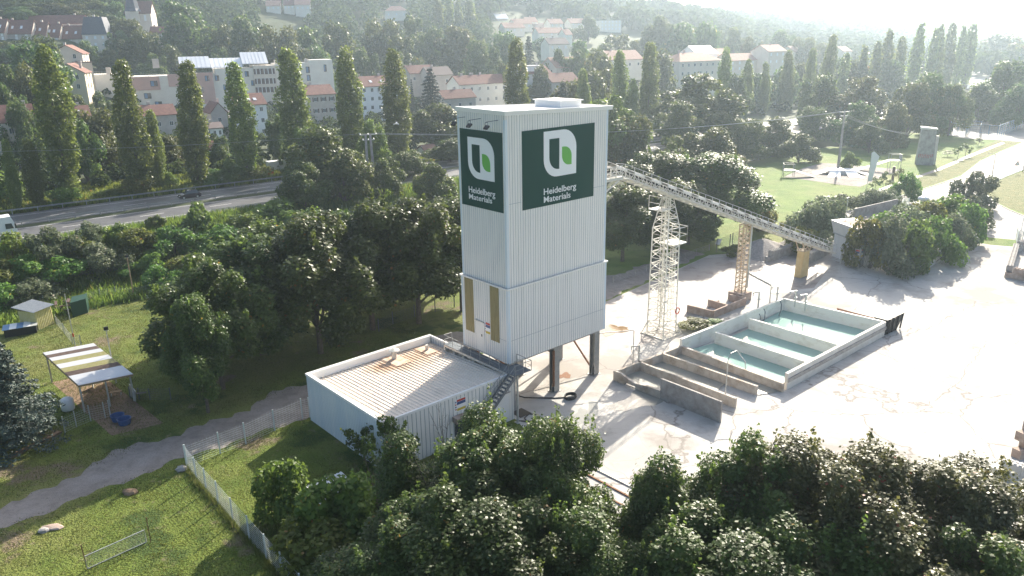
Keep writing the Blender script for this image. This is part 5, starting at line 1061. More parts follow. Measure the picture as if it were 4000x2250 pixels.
# ------------------------------------------------------------------ VILLAGE
def ppm_at(p): v_ = p-CO; return FPX/v_.dot(FW)
def house(name, label, pl, pr, ye, yb, r, depth=9, roof='gable', rh=2.6, yaw=34, wm='wbeige', rm='tilered', nx=4, nf=2, perp=False, shutters=False, chim=1, cat='house', winh=1.4, sky=0, down=5):
    pc = (pl+pr)/2; b = atr(pc, yb, r); z0 = b.z; k = ppm_at(b)
    al = math.atan2(b.x, b.y); y = R(yaw); Wd = (pr-pl)/k/max(.35, abs(math.cos(y+al))); top = atr(pc, ye, r); H = top.z-z0
    dx = Vector((math.cos(y), math.sin(y), 0)); dy = Vector((-dx.y, dx.x, 0)); o = Vector((b.x, b.y, z0))
    t = thing(name, label, cat, (b.x, b.y, z0-down))
    def q(x, yy, z): return o+dx*x+dy*yy+Vector((0, 0, z))
    hw = Wd/2
    mb = MB(); mb.hexa([q(-hw, 0, -down), q(hw, 0, -down), q(hw, depth, -down), q(-hw, depth, -down)], [q(-hw, 0, H), q(hw, 0, H), q(hw, depth, H), q(-hw, depth, H)])
    e = .4
    if roof == 'gable' and not perp: mb.prism([q(-hw, 0, H), q(-hw, depth, H), q(-hw, depth/2, H+rh)], dx*Wd)
    if roof == 'gable' and perp: mb.prism([q(-hw, .0, H), q(hw, .0, H), q(0, .0, H+rh)], dy*depth)
    mb.build('wall', wm, t)
    mb = MB(); th_ = Vector((0, 0, .22))
    if roof == 'gable' and not perp:
        for s_ in (0, 1):
            y0, y1 = (-e, depth/2) if s_ == 0 else (depth+e, depth/2); zz = H-.25
            a_, b_, c_, d_ = q(-hw-e, y0, zz), q(hw+e, y0, zz), q(hw+e, y1, H+rh+.02), q(-hw-e, y1, H+rh+.02)
            if s_ == 0: mb.hexa([a_, b_, c_, d_], [p+th_ for p in (a_, b_, c_, d_)])
            else: mb.hexa([d_, c_, b_, a_], [p+th_ for p in (d_, c_, b_, a_)])
    elif roof == 'gable':
        for s_ in (-1, 1):
            a_, b_, c_, d_ = q(s_*(hw+e), -e, H-.25), q(0, -e, H+rh+.02), q(0, depth+e, H+rh+.02), q(s_*(hw+e), depth+e, H-.25)
            L_ = [a_, b_, c_, d_] if s_ < 0 else [b_, a_, d_, c_]; mb.hexa(L_, [p+th_ for p in L_])
    elif roof == 'hip':
        rr_ = min(hw, depth/2)*.95; lo_ = [q(-hw-e, -e, H), q(hw+e, -e, H), q(hw+e, depth+e, H), q(-hw-e, depth+e, H)]; r1_, r2_ = q(-hw+rr_, depth/2, H+rh), q(hw-rr_, depth/2, H+rh)
        mb.add(lo_+[r1_, r2_], [(0, 1, 5, 4), (1, 2, 5), (2, 3, 4, 5), (3, 0, 4), (3, 2, 1, 0)])
    elif roof == 'mansard':
        i_ = 1.5; m_ = rh; mb.hexa([q(-hw-.3, -.3, H), q(hw+.3, -.3, H), q(hw+.3, depth+.3, H), q(-hw-.3, depth+.3, H)], [q(-hw+i_, i_, H+m_), q(hw-i_, i_, H+m_), q(hw-i_, depth-i_, H+m_), q(-hw+i_, depth-i_, H+m_)])
    else:
        mb.hexa([q(-hw-.1, -.1, H), q(hw+.1, -.1, H), q(hw+.1, depth+.1, H), q(-hw-.1, depth+.1, H)], [q(-hw-.1, -.1, H+.35), q(hw+.1, -.1, H+.35), q(hw+.1, depth+.1, H+.35), q(-hw-.1, depth+.1, H+.35)])
    rf = mb.build('roof', rm, t); rg = random.Random(int(pl))
    if roof in ('gable', 'hip', 'mansard'):
        for k_ in range(chim): x = hw*rg.uniform(-.7, .7); mb = MB(); mb.box(q(x, depth*.55, H+rh*.5), (.8, .6, rh*.5+1.1), y); mb.build('chimney', 'wgrey', rf)
        for k_ in range(sky):
            x = hw*(-.6+1.2*(k_+.5)/max(1, sky)); t0, t1 = .35, .55; g_ = lambda xx_, tt: q(xx_, -e+(depth/2+e)*tt, H-.25+(rh+.27)*tt+.30)
            if not perp and roof == 'gable': MB().prism([g_(x-.5, t0), g_(x+.5, t0), g_(x+.5, t1), g_(x-.5, t1)], (0, 0, .06)).build('roof_window', 'skylight', rf)
    fh = H/max(1, nf)
    for f_ in range(nf):
        for i in range(nx):
            x = -hw+Wd*(i+.5)/nx+rg.uniform(-.15, .15); z = f_*fh+fh*.5-winh*.35
            ww = min(1.1, Wd/nx*.45)
            w_ = MB(); w_.prism([q(x-ww/2, -.03, z), q(x+ww/2, -.03, z), q(x+ww/2, -.03, z+winh), q(x-ww/2, -.03, z+winh)], dy*.02); wo = w_.build('window', 'whitetrim', t)
            if r < 420:
                for s_ in (-1, 1): MB().prism([q(x+s_*ww*.23-ww*.19, -.05, z+.1), q(x+s_*ww*.23+ww*.19, -.05, z+.1), q(x+s_*ww*.23+ww*.19, -.05, z+winh-.1), q(x+s_*ww*.23-ww*.19, -.05, z+winh-.1)], dy*.015).build('pane', 'glass', wo)
                if shutters:
                    for s_ in (-1, 1): MB().prism([q(x+s_*ww*.75-ww*.2, -.07, z), q(x+s_*ww*.75+ww*.2, -.07, z), q(x+s_*ww*.75+ww*.2, -.07, z+winh), q(x+s_*ww*.75-ww*.2, -.07, z+winh)], dy*.03).build('shutter', 'shut', wo)
    # side windows
    for f_ in range(nf if r < 420 else 0):
        for yy in (depth*.3, depth*.7):
            z = f_*fh+fh*.5-winh*.35; sx = hw if al < 0 else -hw
            MB().box(q(sx, yy, z), (.06, .9, winh), y).build('window', 'glass', t)
    return t, q, hw, H
# foreground row just behind the poplars
house('town_house', 'pink-beige house under red tiles at the left edge below the first poplar', -70, 62, 482, 700, 232, 10, wm='wbeige', rm='tilered', nx=4, nf=3, sky=2, rh=3.2)
house('town_house', 'taller red tiled house with a grey side gable behind the first poplar', 62, 172, 472, 700, 226, 9, wm='wbeige', rm='tilered', nx=2, nf=3, sky=1, rh=3.6)
house('town_house', 'low long house with a red tiled roof between the first two poplars', 265, 372, 455, 600, 258, 9, wm='wbeige', nx=4, nf=2, sky=2, rh=2.6)
house('town_house', 'grey-brown house with a small dormer between the second and third poplars', 575, 705, 448, 600, 262, 9, wm='wgrey', nx=3, nf=2, rh=2.6)
house('town_house', 'narrow brown gabled house just left of the white block', 842, 900, 440, 560, 266, 10, wm='wgrey', nx=1, nf=2, perp=True, rh=3)
house('town_house', 'white three-storey house with a red roof right of the fourth poplar', 940, 1052, 408, 540, 262, 10, wm='wwhite', nx=3, nf=3, sky=3, rh=3.0)
house('annex', 'low white lean-to annex with dark doors between the third and fourth poplars', 790, 872, 500, 545, 250, 6, wm='wwhite', rm='slatetile', nx=4, nf=1, rh=1.2, chim=1)
house('town_house', 'brown three-storey house with brown shutters behind the fifth poplar', 1198, 1318, 368, 500, 285, 10, wm='wgrey', nx=4, nf=3, shutters=True, rh=2.8, chim=3)
house('town_house', 'tall white house with two roof windows between the sixth and seventh poplars', 1418, 1560, 335, 470, 300, 11, wm='wwhite', nx=5, nf=4, sky=2, rh=3.2, chim=2)
house('cottage', 'cottage under a dull red roof left of the dark spruce', 1605, 1700, 285, 330, 345, 9, wm='wgrey', rm='tilered', nx=3, nf=1, rh=3)
house('cottage', 'dark roofed cottage right behind the dark spruce', 1680, 1770, 292, 345, 340, 9, wm='wgrey', rm='slatetile', nx=2, nf=1, rh=3)
house('cottage', 'small gabled house with a brown roof just above the tower roof', 1738, 1860, 382, 440, 290, 8, wm='wgrey', nx=3, nf=1, rh=2.6)
house('row_house', 'long pale house with several chimneys above the tower roof corner', 1800, 1985, 326, 410, 318, 10, wm='wcream', nx=6, nf=2, rh=3, chim=4)
tq = house('villa', 'white house with a box dormer and balconies right of the eighth poplar', 2045, 2152, 286, 400, 305, 10, wm='wwhite', nx=3, nf=3, rh=2.6)
t, q, hw, H = tq
MB().hexa([q(-3.5, 1, H), q(3.5, 1, H), q(3.5, 7, H), q(-3.5, 7, H)], [q(-3.5, 1, H+2.6), q(3.5, 1, H+2.6), q(3.5, 7, H+2.6), q(-3.5, 7, H+2.6)]).build('dormer', 'wwhite', t)
MB().hexa([q(-3.9, .7, H+2.6), q(3.9, .7, H+2.6), q(3.9, 7.3, H+2.6), q(-3.9, 7.3, H+2.6)], [q(-3.9, .7, H+2.8), q(3.9, .7, H+2.8), q(3.9, 7.3, H+2.8), q(-3.9, 7.3, H+2.8)]).build('dormer_roof', 'skylight', t)
for f_ in (1, 2): MB().hexa([q(-2, -1.5, H*f_/3), q(2.5, -1.5, H*f_/3), q(2.5, -.06, H*f_/3), q(-2, -.06, H*f_/3)], [q(-2, -1.5, H*f_/3+1.1), q(2.5, -1.5, H*f_/3+1.1), q(2.5, -.06, H*f_/3+1.1), q(-2, -.06, H*f_/3+1.1)]).build('balcony', 'shut', t)
house('outhouse', 'low building with a bright red roof right of the white dormer house', 2158, 2262, 318, 360, 300, 9, wm='wgrey', nx=3, nf=1, rh=2.8)
house('barn', 'dark gabled barn with a pink tiled roof', 2175, 2285, 262, 300, 350, 12, wm='wgrey', rm='tilepink', nx=0, nf=1, rh=4, chim=0)
house('farmhouse', 'large farmhouse under a pale pink roof behind the bare tree', 2375, 2510, 232, 275, 400, 12, wm='wcream', rm='tilepink', nx=4, nf=1, rh=4)
house('manor', 'big grey-beige three-storey house with a hipped pink roof at the right', 2655, 2812, 238, 335, 372, 13, roof='hip', wm='wbeige', rm='tilepink', nx=7, nf=3, rh=3.6, chim=2)
house('manor_wing', 'lower wing with an orange roof left of the hipped roof house', 2608, 2665, 252, 300, 380, 11, wm='wbeige', rm='tilered', nx=2, nf=2, rh=3)
house('barn', 'white gabled barn behind the hipped roof house', 2722, 2800, 208, 240, 430, 12, wm='wwhite', rm='skylight', nx=0, nf=1, perp=False, rh=3.5, chim=0)
house('house', 'hazy pink roofed house behind the tall poplar at the right', 2850, 2950, 235, 280, 420, 10, wm='wbeige', rm='tilepink', nx=4, nf=2, rh=3)
house('house', 'hazy house with a brown roof right of the barn', 2790, 2850, 215, 245, 440, 10, wm='wbeige', rm='tilepink', nx=3, nf=1, rh=3)
house('house', 'hazy big gabled house left of the tallest right poplars', 3000, 3065, 200, 255, 430, 11, wm='wbeige', rm='tilepink', nx=3, nf=2, rh=3)
house('house', 'faint house with a broad gable among the hazy trees at the right', 3105, 3185, 200, 235, 520, 11, wm='wbeige', rm='tilepink', nx=3, nf=1, rh=3)
house('house', 'faint orange roof behind the thin poplars at the right', 3295, 3325, 200, 215, 600, 11, wm='wbeige', rm='tilepink', nx=2, nf=1, rh=3)
house('garden_shed', 'small terracotta roof between the shrubs left of the tower', 1665, 1710, 590, 615, 200, 5, wm='wbeige', rm='tilered', nx=1, nf=1, rh=1.2, chim=0)
house('garden_shed', 'low shed with a rusty red roof behind the second small poplar', 800, 880, 580, 610, 215, 5, wm='wgrey', rm='tilered', nx=2, nf=1, rh=1.5, chim=0)
# left hillside
house('chalet', 'upper chalet with an orange gable roof and balcony on the left slope', 218, 322, 210, 262, 345, 10, perp=True, wm='wbeige', rm='tilered', nx=2, nf=2, rh=3, yaw=15, winh=1.7)
house('chalet', 'lower yellow chalet with an orange gable roof and wide window on the left slope', 228, 335, 285, 360, 318, 10, perp=True, wm='wyellow', rm='tilered', nx=2, nf=2, rh=3, yaw=15, winh=1.7)
house('garage', 'flat roofed dark garage between the two chalets', 305, 365, 245, 300, 338, 7, roof='flat', wm='wgrey', rm='slatetile', nx=1, nf=1)
for i, (a, b, e_, y_, lb) in enumerate(((-30, 18, 128, 160, 'first red roofed terrace house at the left edge of the hill'), (18, 118, 132, 160, 'brown roofed terrace house with roof windows, second from the left edge'), (118, 178, 140, 170, 'tall bright red roofed terrace house, third from the left edge'), (178, 232, 146, 180, 'bright red roofed terrace house with two roof windows, fourth from the left edge'), (232, 335, 152, 195, 'terrace house with blue shutters next to the slate roofed mansion'))):
    house('terrace_house', lb, a, b, e_, y_, 440, 11, wm='wgrey' if i < 3 else 'wbeige', rm='tilered', nx=3, nf=2, rh=6.0, sky=2, yaw=8, chim=1)
house('terrace_house', 'upper red roofed row above the terrace houses', 128, 315, 92, 120, 456, 9, wm='wcream', rm='tilered', nx=6, nf=1, rh=3.8, yaw=8)
house('house', 'small house with a red roof between the red row and the mansion', 312, 350, 92, 115, 458, 8, wm='wcream', rm='tilered', nx=1, nf=1, rh=2.5, yaw=8)
house('mansion', 'stone mansion with a steep dark slate roof on the left hill', 340, 425, 135, 215, 432, 11, roof='mansard', wm='wbeige', rm='slate', nx=3, nf=3, rh=8.0, yaw=10)
ch = house('church', 'church with a sharp slate spire and red nave roof high on the left hill', 500, 590, 52, 95, 470, 13, wm='wbeige', rm='tilered', nx=2, nf=1, rh=6, yaw=12, cat='church', chim=0, winh=3)
t, q, hw, H = ch; cc_ = q(-hw+3.5, 2, 0)
MB().box(cc_-Vector((0, 0, 5)), (6.4, 6.4, H+6), R(12)).build('bell_tower', 'wbeige', t)
MB().lathe(cc_+Vector((0, 0, H+1)), [(4.4, 0), (3.6, 1.5), (.12, 17)], 8).build('spire', 'slate', t)
house('house', 'white house beside the church', 540, 572, 5, 25, 680, 9, wm='wwhite', rm='tilepink', nx=1, nf=1, rh=3, yaw=10)
house('house', 'red roof glimpsed between the hill trees below the church', 592, 650, 128, 150, 450, 9, wm='wgrey', rm='tilered', nx=2, nf=1, rh=3, yaw=12)
for i, (a, b, e_, y_, r_, m_, lb) in enumerate(((1042, 1095, 22, 42, 610, 'tilepink', 'hazy house with a pink roof high on the hill, leftmost of three'), (1110, 1150, 20, 40, 612, 'tilered', 'hazy house with a red roof high on the hill, middle of three'), (1155, 1212, 18, 45, 608, 'tilepink', 'hazy white walled house high on the hill, rightmost of three'), (1505, 1595, 42, 72, 620, 'tilepink', 'pale hip roofed house alone among the trees left of the far poplars'))):
    house('hill_house', lb, a, b, e_, y_, r_, 11, wm='wcream', rm=m_, nx=3, nf=1, rh=3.5, yaw=10, roof='hip' if i == 3 else 'gable')
for i, (a, b, e_, y_, r_, nf_, m_) in enumerate(((1940, 1985, 72, 90, 620, 1, 'skylight'), (1972, 2050, 108, 130, 560, 1, 'tilepink'), (2010, 2078, 92, 112, 580, 1, 'tilepink'), (2090, 2160, 108, 125, 600, 1, 'slatetile'), (2105, 2205, 128, 155, 540, 2, 'tilepink'), (2150, 2200, 92, 108, 590, 1, 'tilepink'), (2145, 2222, 172, 200, 450, 1, 'slatetile'), (2210, 2235, 135, 150, 520, 1, 'tilepink'), (2060, 2100, 85, 98, 600, 1, 'tilepink'), (2230, 2290, 90, 100, 610, 1, 'tilepink'))):
    lb = ('bright flat roof', 'wide pink roof', 'pink roof with a light wall', 'dark slate roof', 'two-storey pale gable', 'small pink roof', 'dark roofed villa nearest the tower top', 'tiny pale house', 'faint pink roof', 'faint long roof')[i]
    house('suburb_house', 'hazy suburb house beyond the tower top: '+lb, a, b, e_, y_, r_, 10, wm='wcream', rm=m_, nx=3, nf=nf_, rh=3.2, yaw=25)
house('flats', 'hazy pale three-storey block of flats in the distance right of the tower top', 2346, 2426, 80, 120, 620, 14, roof='flat', wm='wcream', rm='wgrey', nx=6, nf=3, yaw=12, cat='block of flats')
# apartment block: several wings
def apartment():
    r = 352; b0 = atr(850, 440, r); dx = Vector((math.cos(R(24)), math.sin(R(24)), 0)); dy = Vector((-dx.y, dx.x, 0)); o = Vector((b0.x, b0.y, b0.z)); k = ppm_at(b0)
    t = thing('apartment_building', 'long pale apartment building with pink upper wings and glass roofs behind the left poplars', 'apartments', (o.x, o.y, o.z-6))
    def q(x, y, z): return o+dx*x+dy*y+Vector((0, 0, z))
    al = math.atan2(o.x, o.y); fx = abs(math.cos(R(24)+al))
    def X(px): return (px-850)/k/fx
    def Z(py, px): return (440-py)/k*1.0+0*px
    def wing(nm, p0, p1, y0, y1, yf, yb_, m, name='wall'):
        zb = Z(y1, 0); zt = Z(y0, 0); mb = MB(); a, b = X(p0), X(p1); mb.hexa([q(a, yf, zb), q(b, yf, zb), q(b, yb_, zb), q(a, yb_, zb)], [q(a, yf, zt), q(b, yf, zt), q(b, yb_, zt), q(a, yb_, zt)]); return mb.build(name, m, t)
    def win(px, py, w_=1.5, h_=1.5, yf=0, m='glass', nm='window'):
        a, z = X(px), Z(py, 0); mb = MB(); mb.prism([q(a-w_/2, yf-.06, z-h_/2), q(a+w_/2, yf-.06, z-h_/2), q(a+w_/2, yf-.06, z+h_/2), q(a-w_/2, yf-.06, z+h_/2)], dy*.03); f = mb.build(nm, m, t)
        if nm == 'window': MB().prism([q(a-w_*.42, yf-.08, z-h_*.42), q(a-.04, yf-.08, z-h_*.42), q(a-.04, yf-.08, z+h_*.42), q(a-w_*.42, yf-.08, z+h_*.42)], dy*.015).build('pane', 'skyblue', f)
    wing('', 385, 435, 278, 470, -2, 12, 'wwhite'); wing('', 435, 560, 285, 480, 3, 14, 'wcream'); wing('', 545, 860, 296, 500, 0, 14, 'wcream'); wing('', 548, 660, 297, 345, -.4, -.02, 'wpink', 'pink_bay')
    wing('', 780, 850, 288, 405, -.5, -.03, 'wpink', 'pink_bay'); wing('', 690, 780, 290, 335, -.4, -.02, 'wpink', 'pink_bay'); wing('', 785, 850, 405, 500, -1.2, -.03, 'wcream')
    wing('', 860, 1000, 277, 480, -.2, 14, 'wcream'); wing('', 1000, 1085, 268, 470, -1.5, 13, 'wbeige'); wing('', 1085, 1220, 262, 450, 1, 13, 'wcream'); wing('', 1220, 1312, 252, 440, 0, 12, 'wcream')
    for y in (305, 335, 365): wing('', 390, 432, y-11, y+9, -2.06, -2.03, 'glass', 'loggia'); wing('', 388, 434, y+5, y+11, -3, -2.04, 'wwhite', 'balcony')
    for px, py in ((640, 322), (768, 316), (828, 310), (802, 352), (864, 310), (975, 298), (995, 333)): win(px, py, 2.6 if px < 800 else 1.6, 2.2, -.5)
    for px, py in ((612, 366), (770, 394), (645, 398), (890, 345), (935, 320), (905, 300)): win(px, py, 2.6 if px < 800 else 1.5, 2.2, -.2)
    for px, py in ((1140, 290), (1215, 290), (1216, 322)): win(px, py, 2.2, 2.6, .98 if px < 1200 else 1)
    win(1281, 285, 1.2, 3, 0); win(793, 460, 2, 1, -1.3); win(822, 460, 3.4, 1.2, -1.3)
    for py in (290, 327, 360):
        win(1040, py, 8.5, 2.2, -1.55, 'shut', 'strip_window')
        for j in range(5): win(1010+15*j, py, .3, 2.2, -1.6, 'whitetrim', 'mullion')
    MB().tube([q(X(822), -1.35, Z(428, 0)), q(X(822), -1.2, Z(428, 0))], .95, 18).build('round_window', 'glass', t)
    for (p0, p1, y0, y1) in ((738, 848, 244, 272), (850, 965, 252, 274), (965, 1062, 232, 262)):
        a, b = X(p0), X(p1); mb = MB(); lo_, hi_ = Z(y1, 0), Z(y0, 0)+1.5; mb.hexa([q(a, 1, lo_), q(b, 1, lo_), q(b, 9, lo_), q(a, 9, lo_)], [q(a, 1, lo_+.3), q(b, 1, lo_+.3), q(b, 9, hi_), q(a, 9, hi_)]); g_ = mb.build('glass_roof', 'skylight', t)
        for j in range(1, 7): x = a+(b-a)*j/7; MB().beam(q(x, 1, lo_+.35), q(x, 9, hi_+.05), .06).build('glazing_bar', 'galv', g_)
    for (p0, p1, y0, y1) in ((485, 500, 262, 282), (645, 668, 235, 262), (1210, 1222, 248, 262), (1090, 1100, 250, 264)): wing('', p0, p1, y0, y1+6, 4, 6, 'wgrey', 'roof_duct')
    mb = MB()
    for (p0, p1, y, yf) in ((435, 545, 285, 3), (548, 860, 296, -.3), (860, 1000, 277, -.1), (1085, 1220, 262, 1.1)):
        for z_ in (.6, 1.1): mb.beam(q(X(p0), yf, Z(y, 0)+z_), q(X(p1), yf, Z(y, 0)+z_), .07)
        for j in range(13): x = X(p0)+(X(p1)-X(p0))*j/12; mb.beam(q(x, yf, Z(y, 0)), q(x, yf, Z(y, 0)+1.1), .06)
    mb.build('roof_railing', 'galv', t)
apartment()
# ------------------------------------------------------------------ VEGETATION
NR = np.random.default_rng(5)
def leaves_mesh(name, pos, nrm, size, m, tint, asp=.75, fold=False):
    n = len(pos); nrm = nrm/np.linalg.norm(nrm, axis=1, keepdims=True)
    a = NR.normal(size=(n, 3)); x = np.cross(nrm, a); x /= np.linalg.norm(x, axis=1, keepdims=True)+1e-9; y = np.cross(nrm, x)
    s = size[:, None]; x = x*s*.5; y = y*s*.5*asp
    v = np.stack([pos-x, pos-y*1.0+x*.1, pos+x, pos+y*1.0+x*.1], 1).reshape(-1, 3)
    me = bpy.data.meshes.new(name); me.vertices.add(4*n); me.vertices.foreach_set('co', v.ravel().astype(np.float32))
    me.loops.add(4*n); me.loops.foreach_set('vertex_index', np.arange(4*n, dtype=np.int32)); me.polygons.add(n)
    me.polygons.foreach_set('loop_start', np.arange(0, 4*n, 4, dtype=np.int32)); me.update(calc_edges=True)
    at_ = me.attributes.new('tint', 'FLOAT', 'FACE'); at_.data.foreach_set('value', np.clip(tint, 0, 1).astype(np.float32))
    me.materials.append(M[m]); return me
def sample_lobes(cs, rs, n, shell=.62, zs=1.0, up=.55, drop=.72, jit=.5):
    """leaves on the outer shells of many lobes; those deep inside another lobe are dropped"""
    cs = np.array(cs); rs = np.array(rs); w_ = rs**2/np.sum(rs**2); idx = NR.choice(len(cs), size=int(n*1.9), p=w_)
    d = NR.normal(size=(len(idx), 3)); d /= np.linalg.norm(d, axis=1, keepdims=True)
    rad = rs[idx]*(shell+(1.06-shell)*NR.random(len(idx))**.6); d2 = d.copy(); d2[:, 2] *= zs
    p = cs[idx]+d2*rad[:, None]+NR.normal(size=d.shape)*rs[idx][:, None]*.13; keep = np.ones(len(p), bool)
    for c, r in zip(cs, rs):
        q = p-c; q[:, 2] /= zs; keep &= (np.linalg.norm(q, axis=1) > r*drop) | (NR.random(len(p)) < .12)
    keep &= p[:, 2] > .15
    p = p[keep][:n]; d = d[keep][:n]; li = idx[keep][:n]
    nr = d*.55+np.array([0, 0, up])+NR.normal(size=d.shape)*jit
    return p, nr, li
def shoots(top, n, L, step=.12):
    """upright leafy shoots"""
    P_ = []; 
    for i in range(n):
        b = top[NR.integers(len(top))]; l = L*(.5+NR.random()); k = int(l/step)*3+3; z = NR.random(k)*l
        P_.append(np.stack([b[0]+NR.normal(size=k)*.09+z*NR.normal()*.05, b[1]+NR.normal(size=k)*.09, b[2]+z], 1))
    return np.concatenate(P_)
def trunk_mesh(name, H, hb, r, tips, wob=.15, m='bark'):
    mb = MB(); rg = random.Random(name+str(H)); pts = [Vector((0, 0, -.4))]
    for i in range(1, 7): pts.append(Vector((rg.uniform(-wob, wob)*i*.3, rg.uniform(-wob, wob)*i*.3, H*.8*i/6)))
    mb.tube(pts, r, 8, r2=r*.25)
    for tp in tips:
        z0 = hb*rg.uniform(.7, 1.5); z0 = min(z0, H*.6); k = z0/(H*.8)*6; i = min(5, int(k)); b = pts[i]+(pts[i+1]-pts[i])*(k-i) if i < 6 else pts[-1]
        tp = Vector(tp); mid = (b+tp)/2+Vector((rg.uniform(-.3, .3), rg.uniform(-.3, .3), rg.uniform(-.5, .1)))
        mb.tube([b, mid, tp], r*.42, 5, r2=r*.08)
    me = bpy.data.meshes.new(name); me.from_pydata(mb.v, [], mb.f); me.materials.append(M[m]); me.update(); return me
PROTO = {}
def broad(kind, seeds, H, Wd, n, leaf, m, nl=26, lr=(.17, .28), hb=.22, shoot=0, zs=.9, up=.55, shell=.6, redp=0, topw=.55):
    out = []
    for sd_ in seeds:
        global NR
        NR = np.random.default_rng(sd_); cs = []; rs = []
        nc = 7 if H > 6 else 5; cl = []
        for j in range(nc+1):
            t = .16+.62*(j/nc)**.9; a = j*2.4+NR.random()*1.1; q = (.30+.10*NR.random())*(1-.55*max(0, t-.5)/.3)
            if j == nc: t, q = .80, .06
            cl.append((q*math.cos(a), q*math.sin(a), t+.05*(NR.random()-.5), .17+.10*NR.random()))
        for i in range(nl):
            cx, cy_, ct, cq = cl[i % len(cl)]; d_ = NR.normal(size=3); d_ /= np.linalg.norm(d_)+1e-9; q = cq*(.45+.75*NR.random())
            lr_ = Wd*(lr[0]+(lr[1]-lr[0])*NR.random()**1.3); z = (hb+(1-hb)*ct)*H+d_[2]*q*H*.8
            cs.append(((cx+d_[0]*q)*Wd, (cy_+d_[1]*q)*Wd, max(hb*H*.9+lr_*.4, min(z, H-lr_*zs*.9)))); rs.append(lr_)
        p, nr, li = sample_lobes(cs, rs, n, shell, zs, up)
        tl_ = NR.random(len(cs)); tint = .5*tl_[li]+.42*NR.random(len(p))
        tint += (NR.random(len(p)) > .985)*.5
        if shoot:
            tops = p[p[:, 2] > H*.62]; q = shoots(tops, shoot, H*.085); p = np.concatenate([p, q]); nr = np.concatenate([nr, NR.normal(size=q.shape)+np.array([0, 0, .6])]); tint = np.concatenate([tint, .55+.4*NR.random(len(q))])
        crown = leaves_mesh('crown', p, nr, leaf*(.7+.6*NR.random(len(p))), m, tint)
        tips = [tuple(np.array(c)*np.array([.75, .75, .92])) for c in cs[::max(1, nl//12)]]
        out.append((crown, trunk_mesh('trunk', H, hb*H, .022*H if H > 4 else .05, tips)))
    PROTO[kind] = (out, H, Wd)
def poplar(kind, seeds, H, Wd, n, leaf, m='poplar'):
    out = []
    for sd_ in seeds:
        global NR
        NR = np.random.default_rng(sd_); cs = []; rs = []
        for i in range(64):
            t = (i+.5)/64; env = (.42+.58*min(1, t/.35))*(1-max(0, (t-.5)/.5)**1.7*.72); a = i*2.399; rr = Wd/2*env*.62*NR.random()**.5
            cs.append((rr*math.cos(a), rr*math.sin(a), H*(.05+.90*t))); rs.append(Wd*(.13+.1*NR.random())*(.75+.5*env))
        for k in range(2):      # secondary leaders
            a = NR.random()*6.28; ht = .45+.35*NR.random()
            for j in range(9): cs.append((Wd*.33*math.cos(a)*(.6+.06*j), Wd*.33*math.sin(a)*(.6+.06*j), H*ht*(.3+.7*j/8))); rs.append(Wd*(.15-.009*j))
        p, nr, li = sample_lobes(cs, rs, n, .5, 1.9, .15, .6, .8); tl_ = NR.random(len(cs)); tint = .45*tl_[li]+.5*NR.random(len(p))
        out.append((leaves_mesh('crown', p, nr, leaf*(.7+.6*NR.random(len(p))), m, tint), trunk_mesh('trunk', H, H*.1, .35, [(0, 0, H*.6)], .05)))
    PROTO[kind] = (out, H, Wd)
def conifer(kind, seeds, H, Wd, n, leaf, m, tiers=16, droop=.35, tipm=0):
    out = []
    for sd_ in seeds:
        global NR
        NR = np.random.default_rng(sd_); P_ = []; N_ = []; Tn = []
        per = n//(tiers*9); tips = []
        for i in range(tiers):
            t = i/tiers; z = H*(.08+.9*t); R_ = Wd/2*(1-t)**.85*(.85+.3*NR.random())+.15; nb = 9
            for b in range(nb):
                a = b*6.283/nb+i*.7+NR.random()*.5; L = R_*(.75+.35*NR.random()); k = per; u_ = NR.random(k)**.6
                x = L*u_; wd = .26*L*(1-u_*.55)*NR.normal(size=k)*.6; zz = z-droop*L*u_**1.4+.25*droop*L*u_**3+NR.normal(size=k)*.10*H/tiers*1.1
                P_.append(np.stack([x*math.cos(a)-wd*math.sin(a), x*math.sin(a)+wd*math.cos(a), zz], 1)); N_.append(np.array([math.cos(a)*.3, math.sin(a)*.3, .8])+NR.normal(size=(k, 3))*.6)
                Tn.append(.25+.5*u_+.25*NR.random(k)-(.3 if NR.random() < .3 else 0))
                if b % 3 == 0: tips.append((L*.8*math.cos(a), L*.8*math.sin(a), z-droop*L*.5))
        p = np.concatenate(P_); k = p[:, 2] > .1
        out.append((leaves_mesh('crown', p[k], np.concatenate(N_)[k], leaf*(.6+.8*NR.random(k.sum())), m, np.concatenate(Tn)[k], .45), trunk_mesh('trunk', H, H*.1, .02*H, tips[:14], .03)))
    PROTO[kind] = (out, H, Wd)
broad('near', (11, 12, 13, 14), 12, 10.5, 80000, .22, 'maple', nl=64, lr=(.07, .15), hb=.10, shoot=45, up=1.1, shell=.35)
broad('nearred', (15, 16, 17), 12, 10.5, 80000, .22, 'redmaple', nl=64, lr=(.07, .14), hb=.10, shoot=60, up=1.1, shell=.35)
broad('mid', (21, 22, 23, 24), 13, 10.5, 36000, .33, 'maple', nl=60, lr=(.08, .16), hb=.22, shoot=30, up=.95, shell=.35)
broad('far', (31, 32, 33, 34, 35), 13, 12, 12000, .58, 'broad', nl=44, lr=(.08, .2), hb=.06, shell=.4)
broad('bright', (36, 37), 13, 12, 9000, .6, 'lime', nl=34, lr=(.11, .18), hb=.15, shell=.4)
broad('vfar', (41, 42, 43, 44), 13, 13, 3000, 1.2, 'broad', nl=26, lr=(.15, .24), hb=.1)
broad('bush', (51, 52, 53, 54), 3, 4, 4200, .26, 'shrub', nl=22, lr=(.13, .22), hb=.03, zs=.8)
broad('greybush', (55, 56, 57), 3, 4.4, 4600, .24, 'greyshrub', nl=24, lr=(.12, .2), hb=.03, zs=.8)
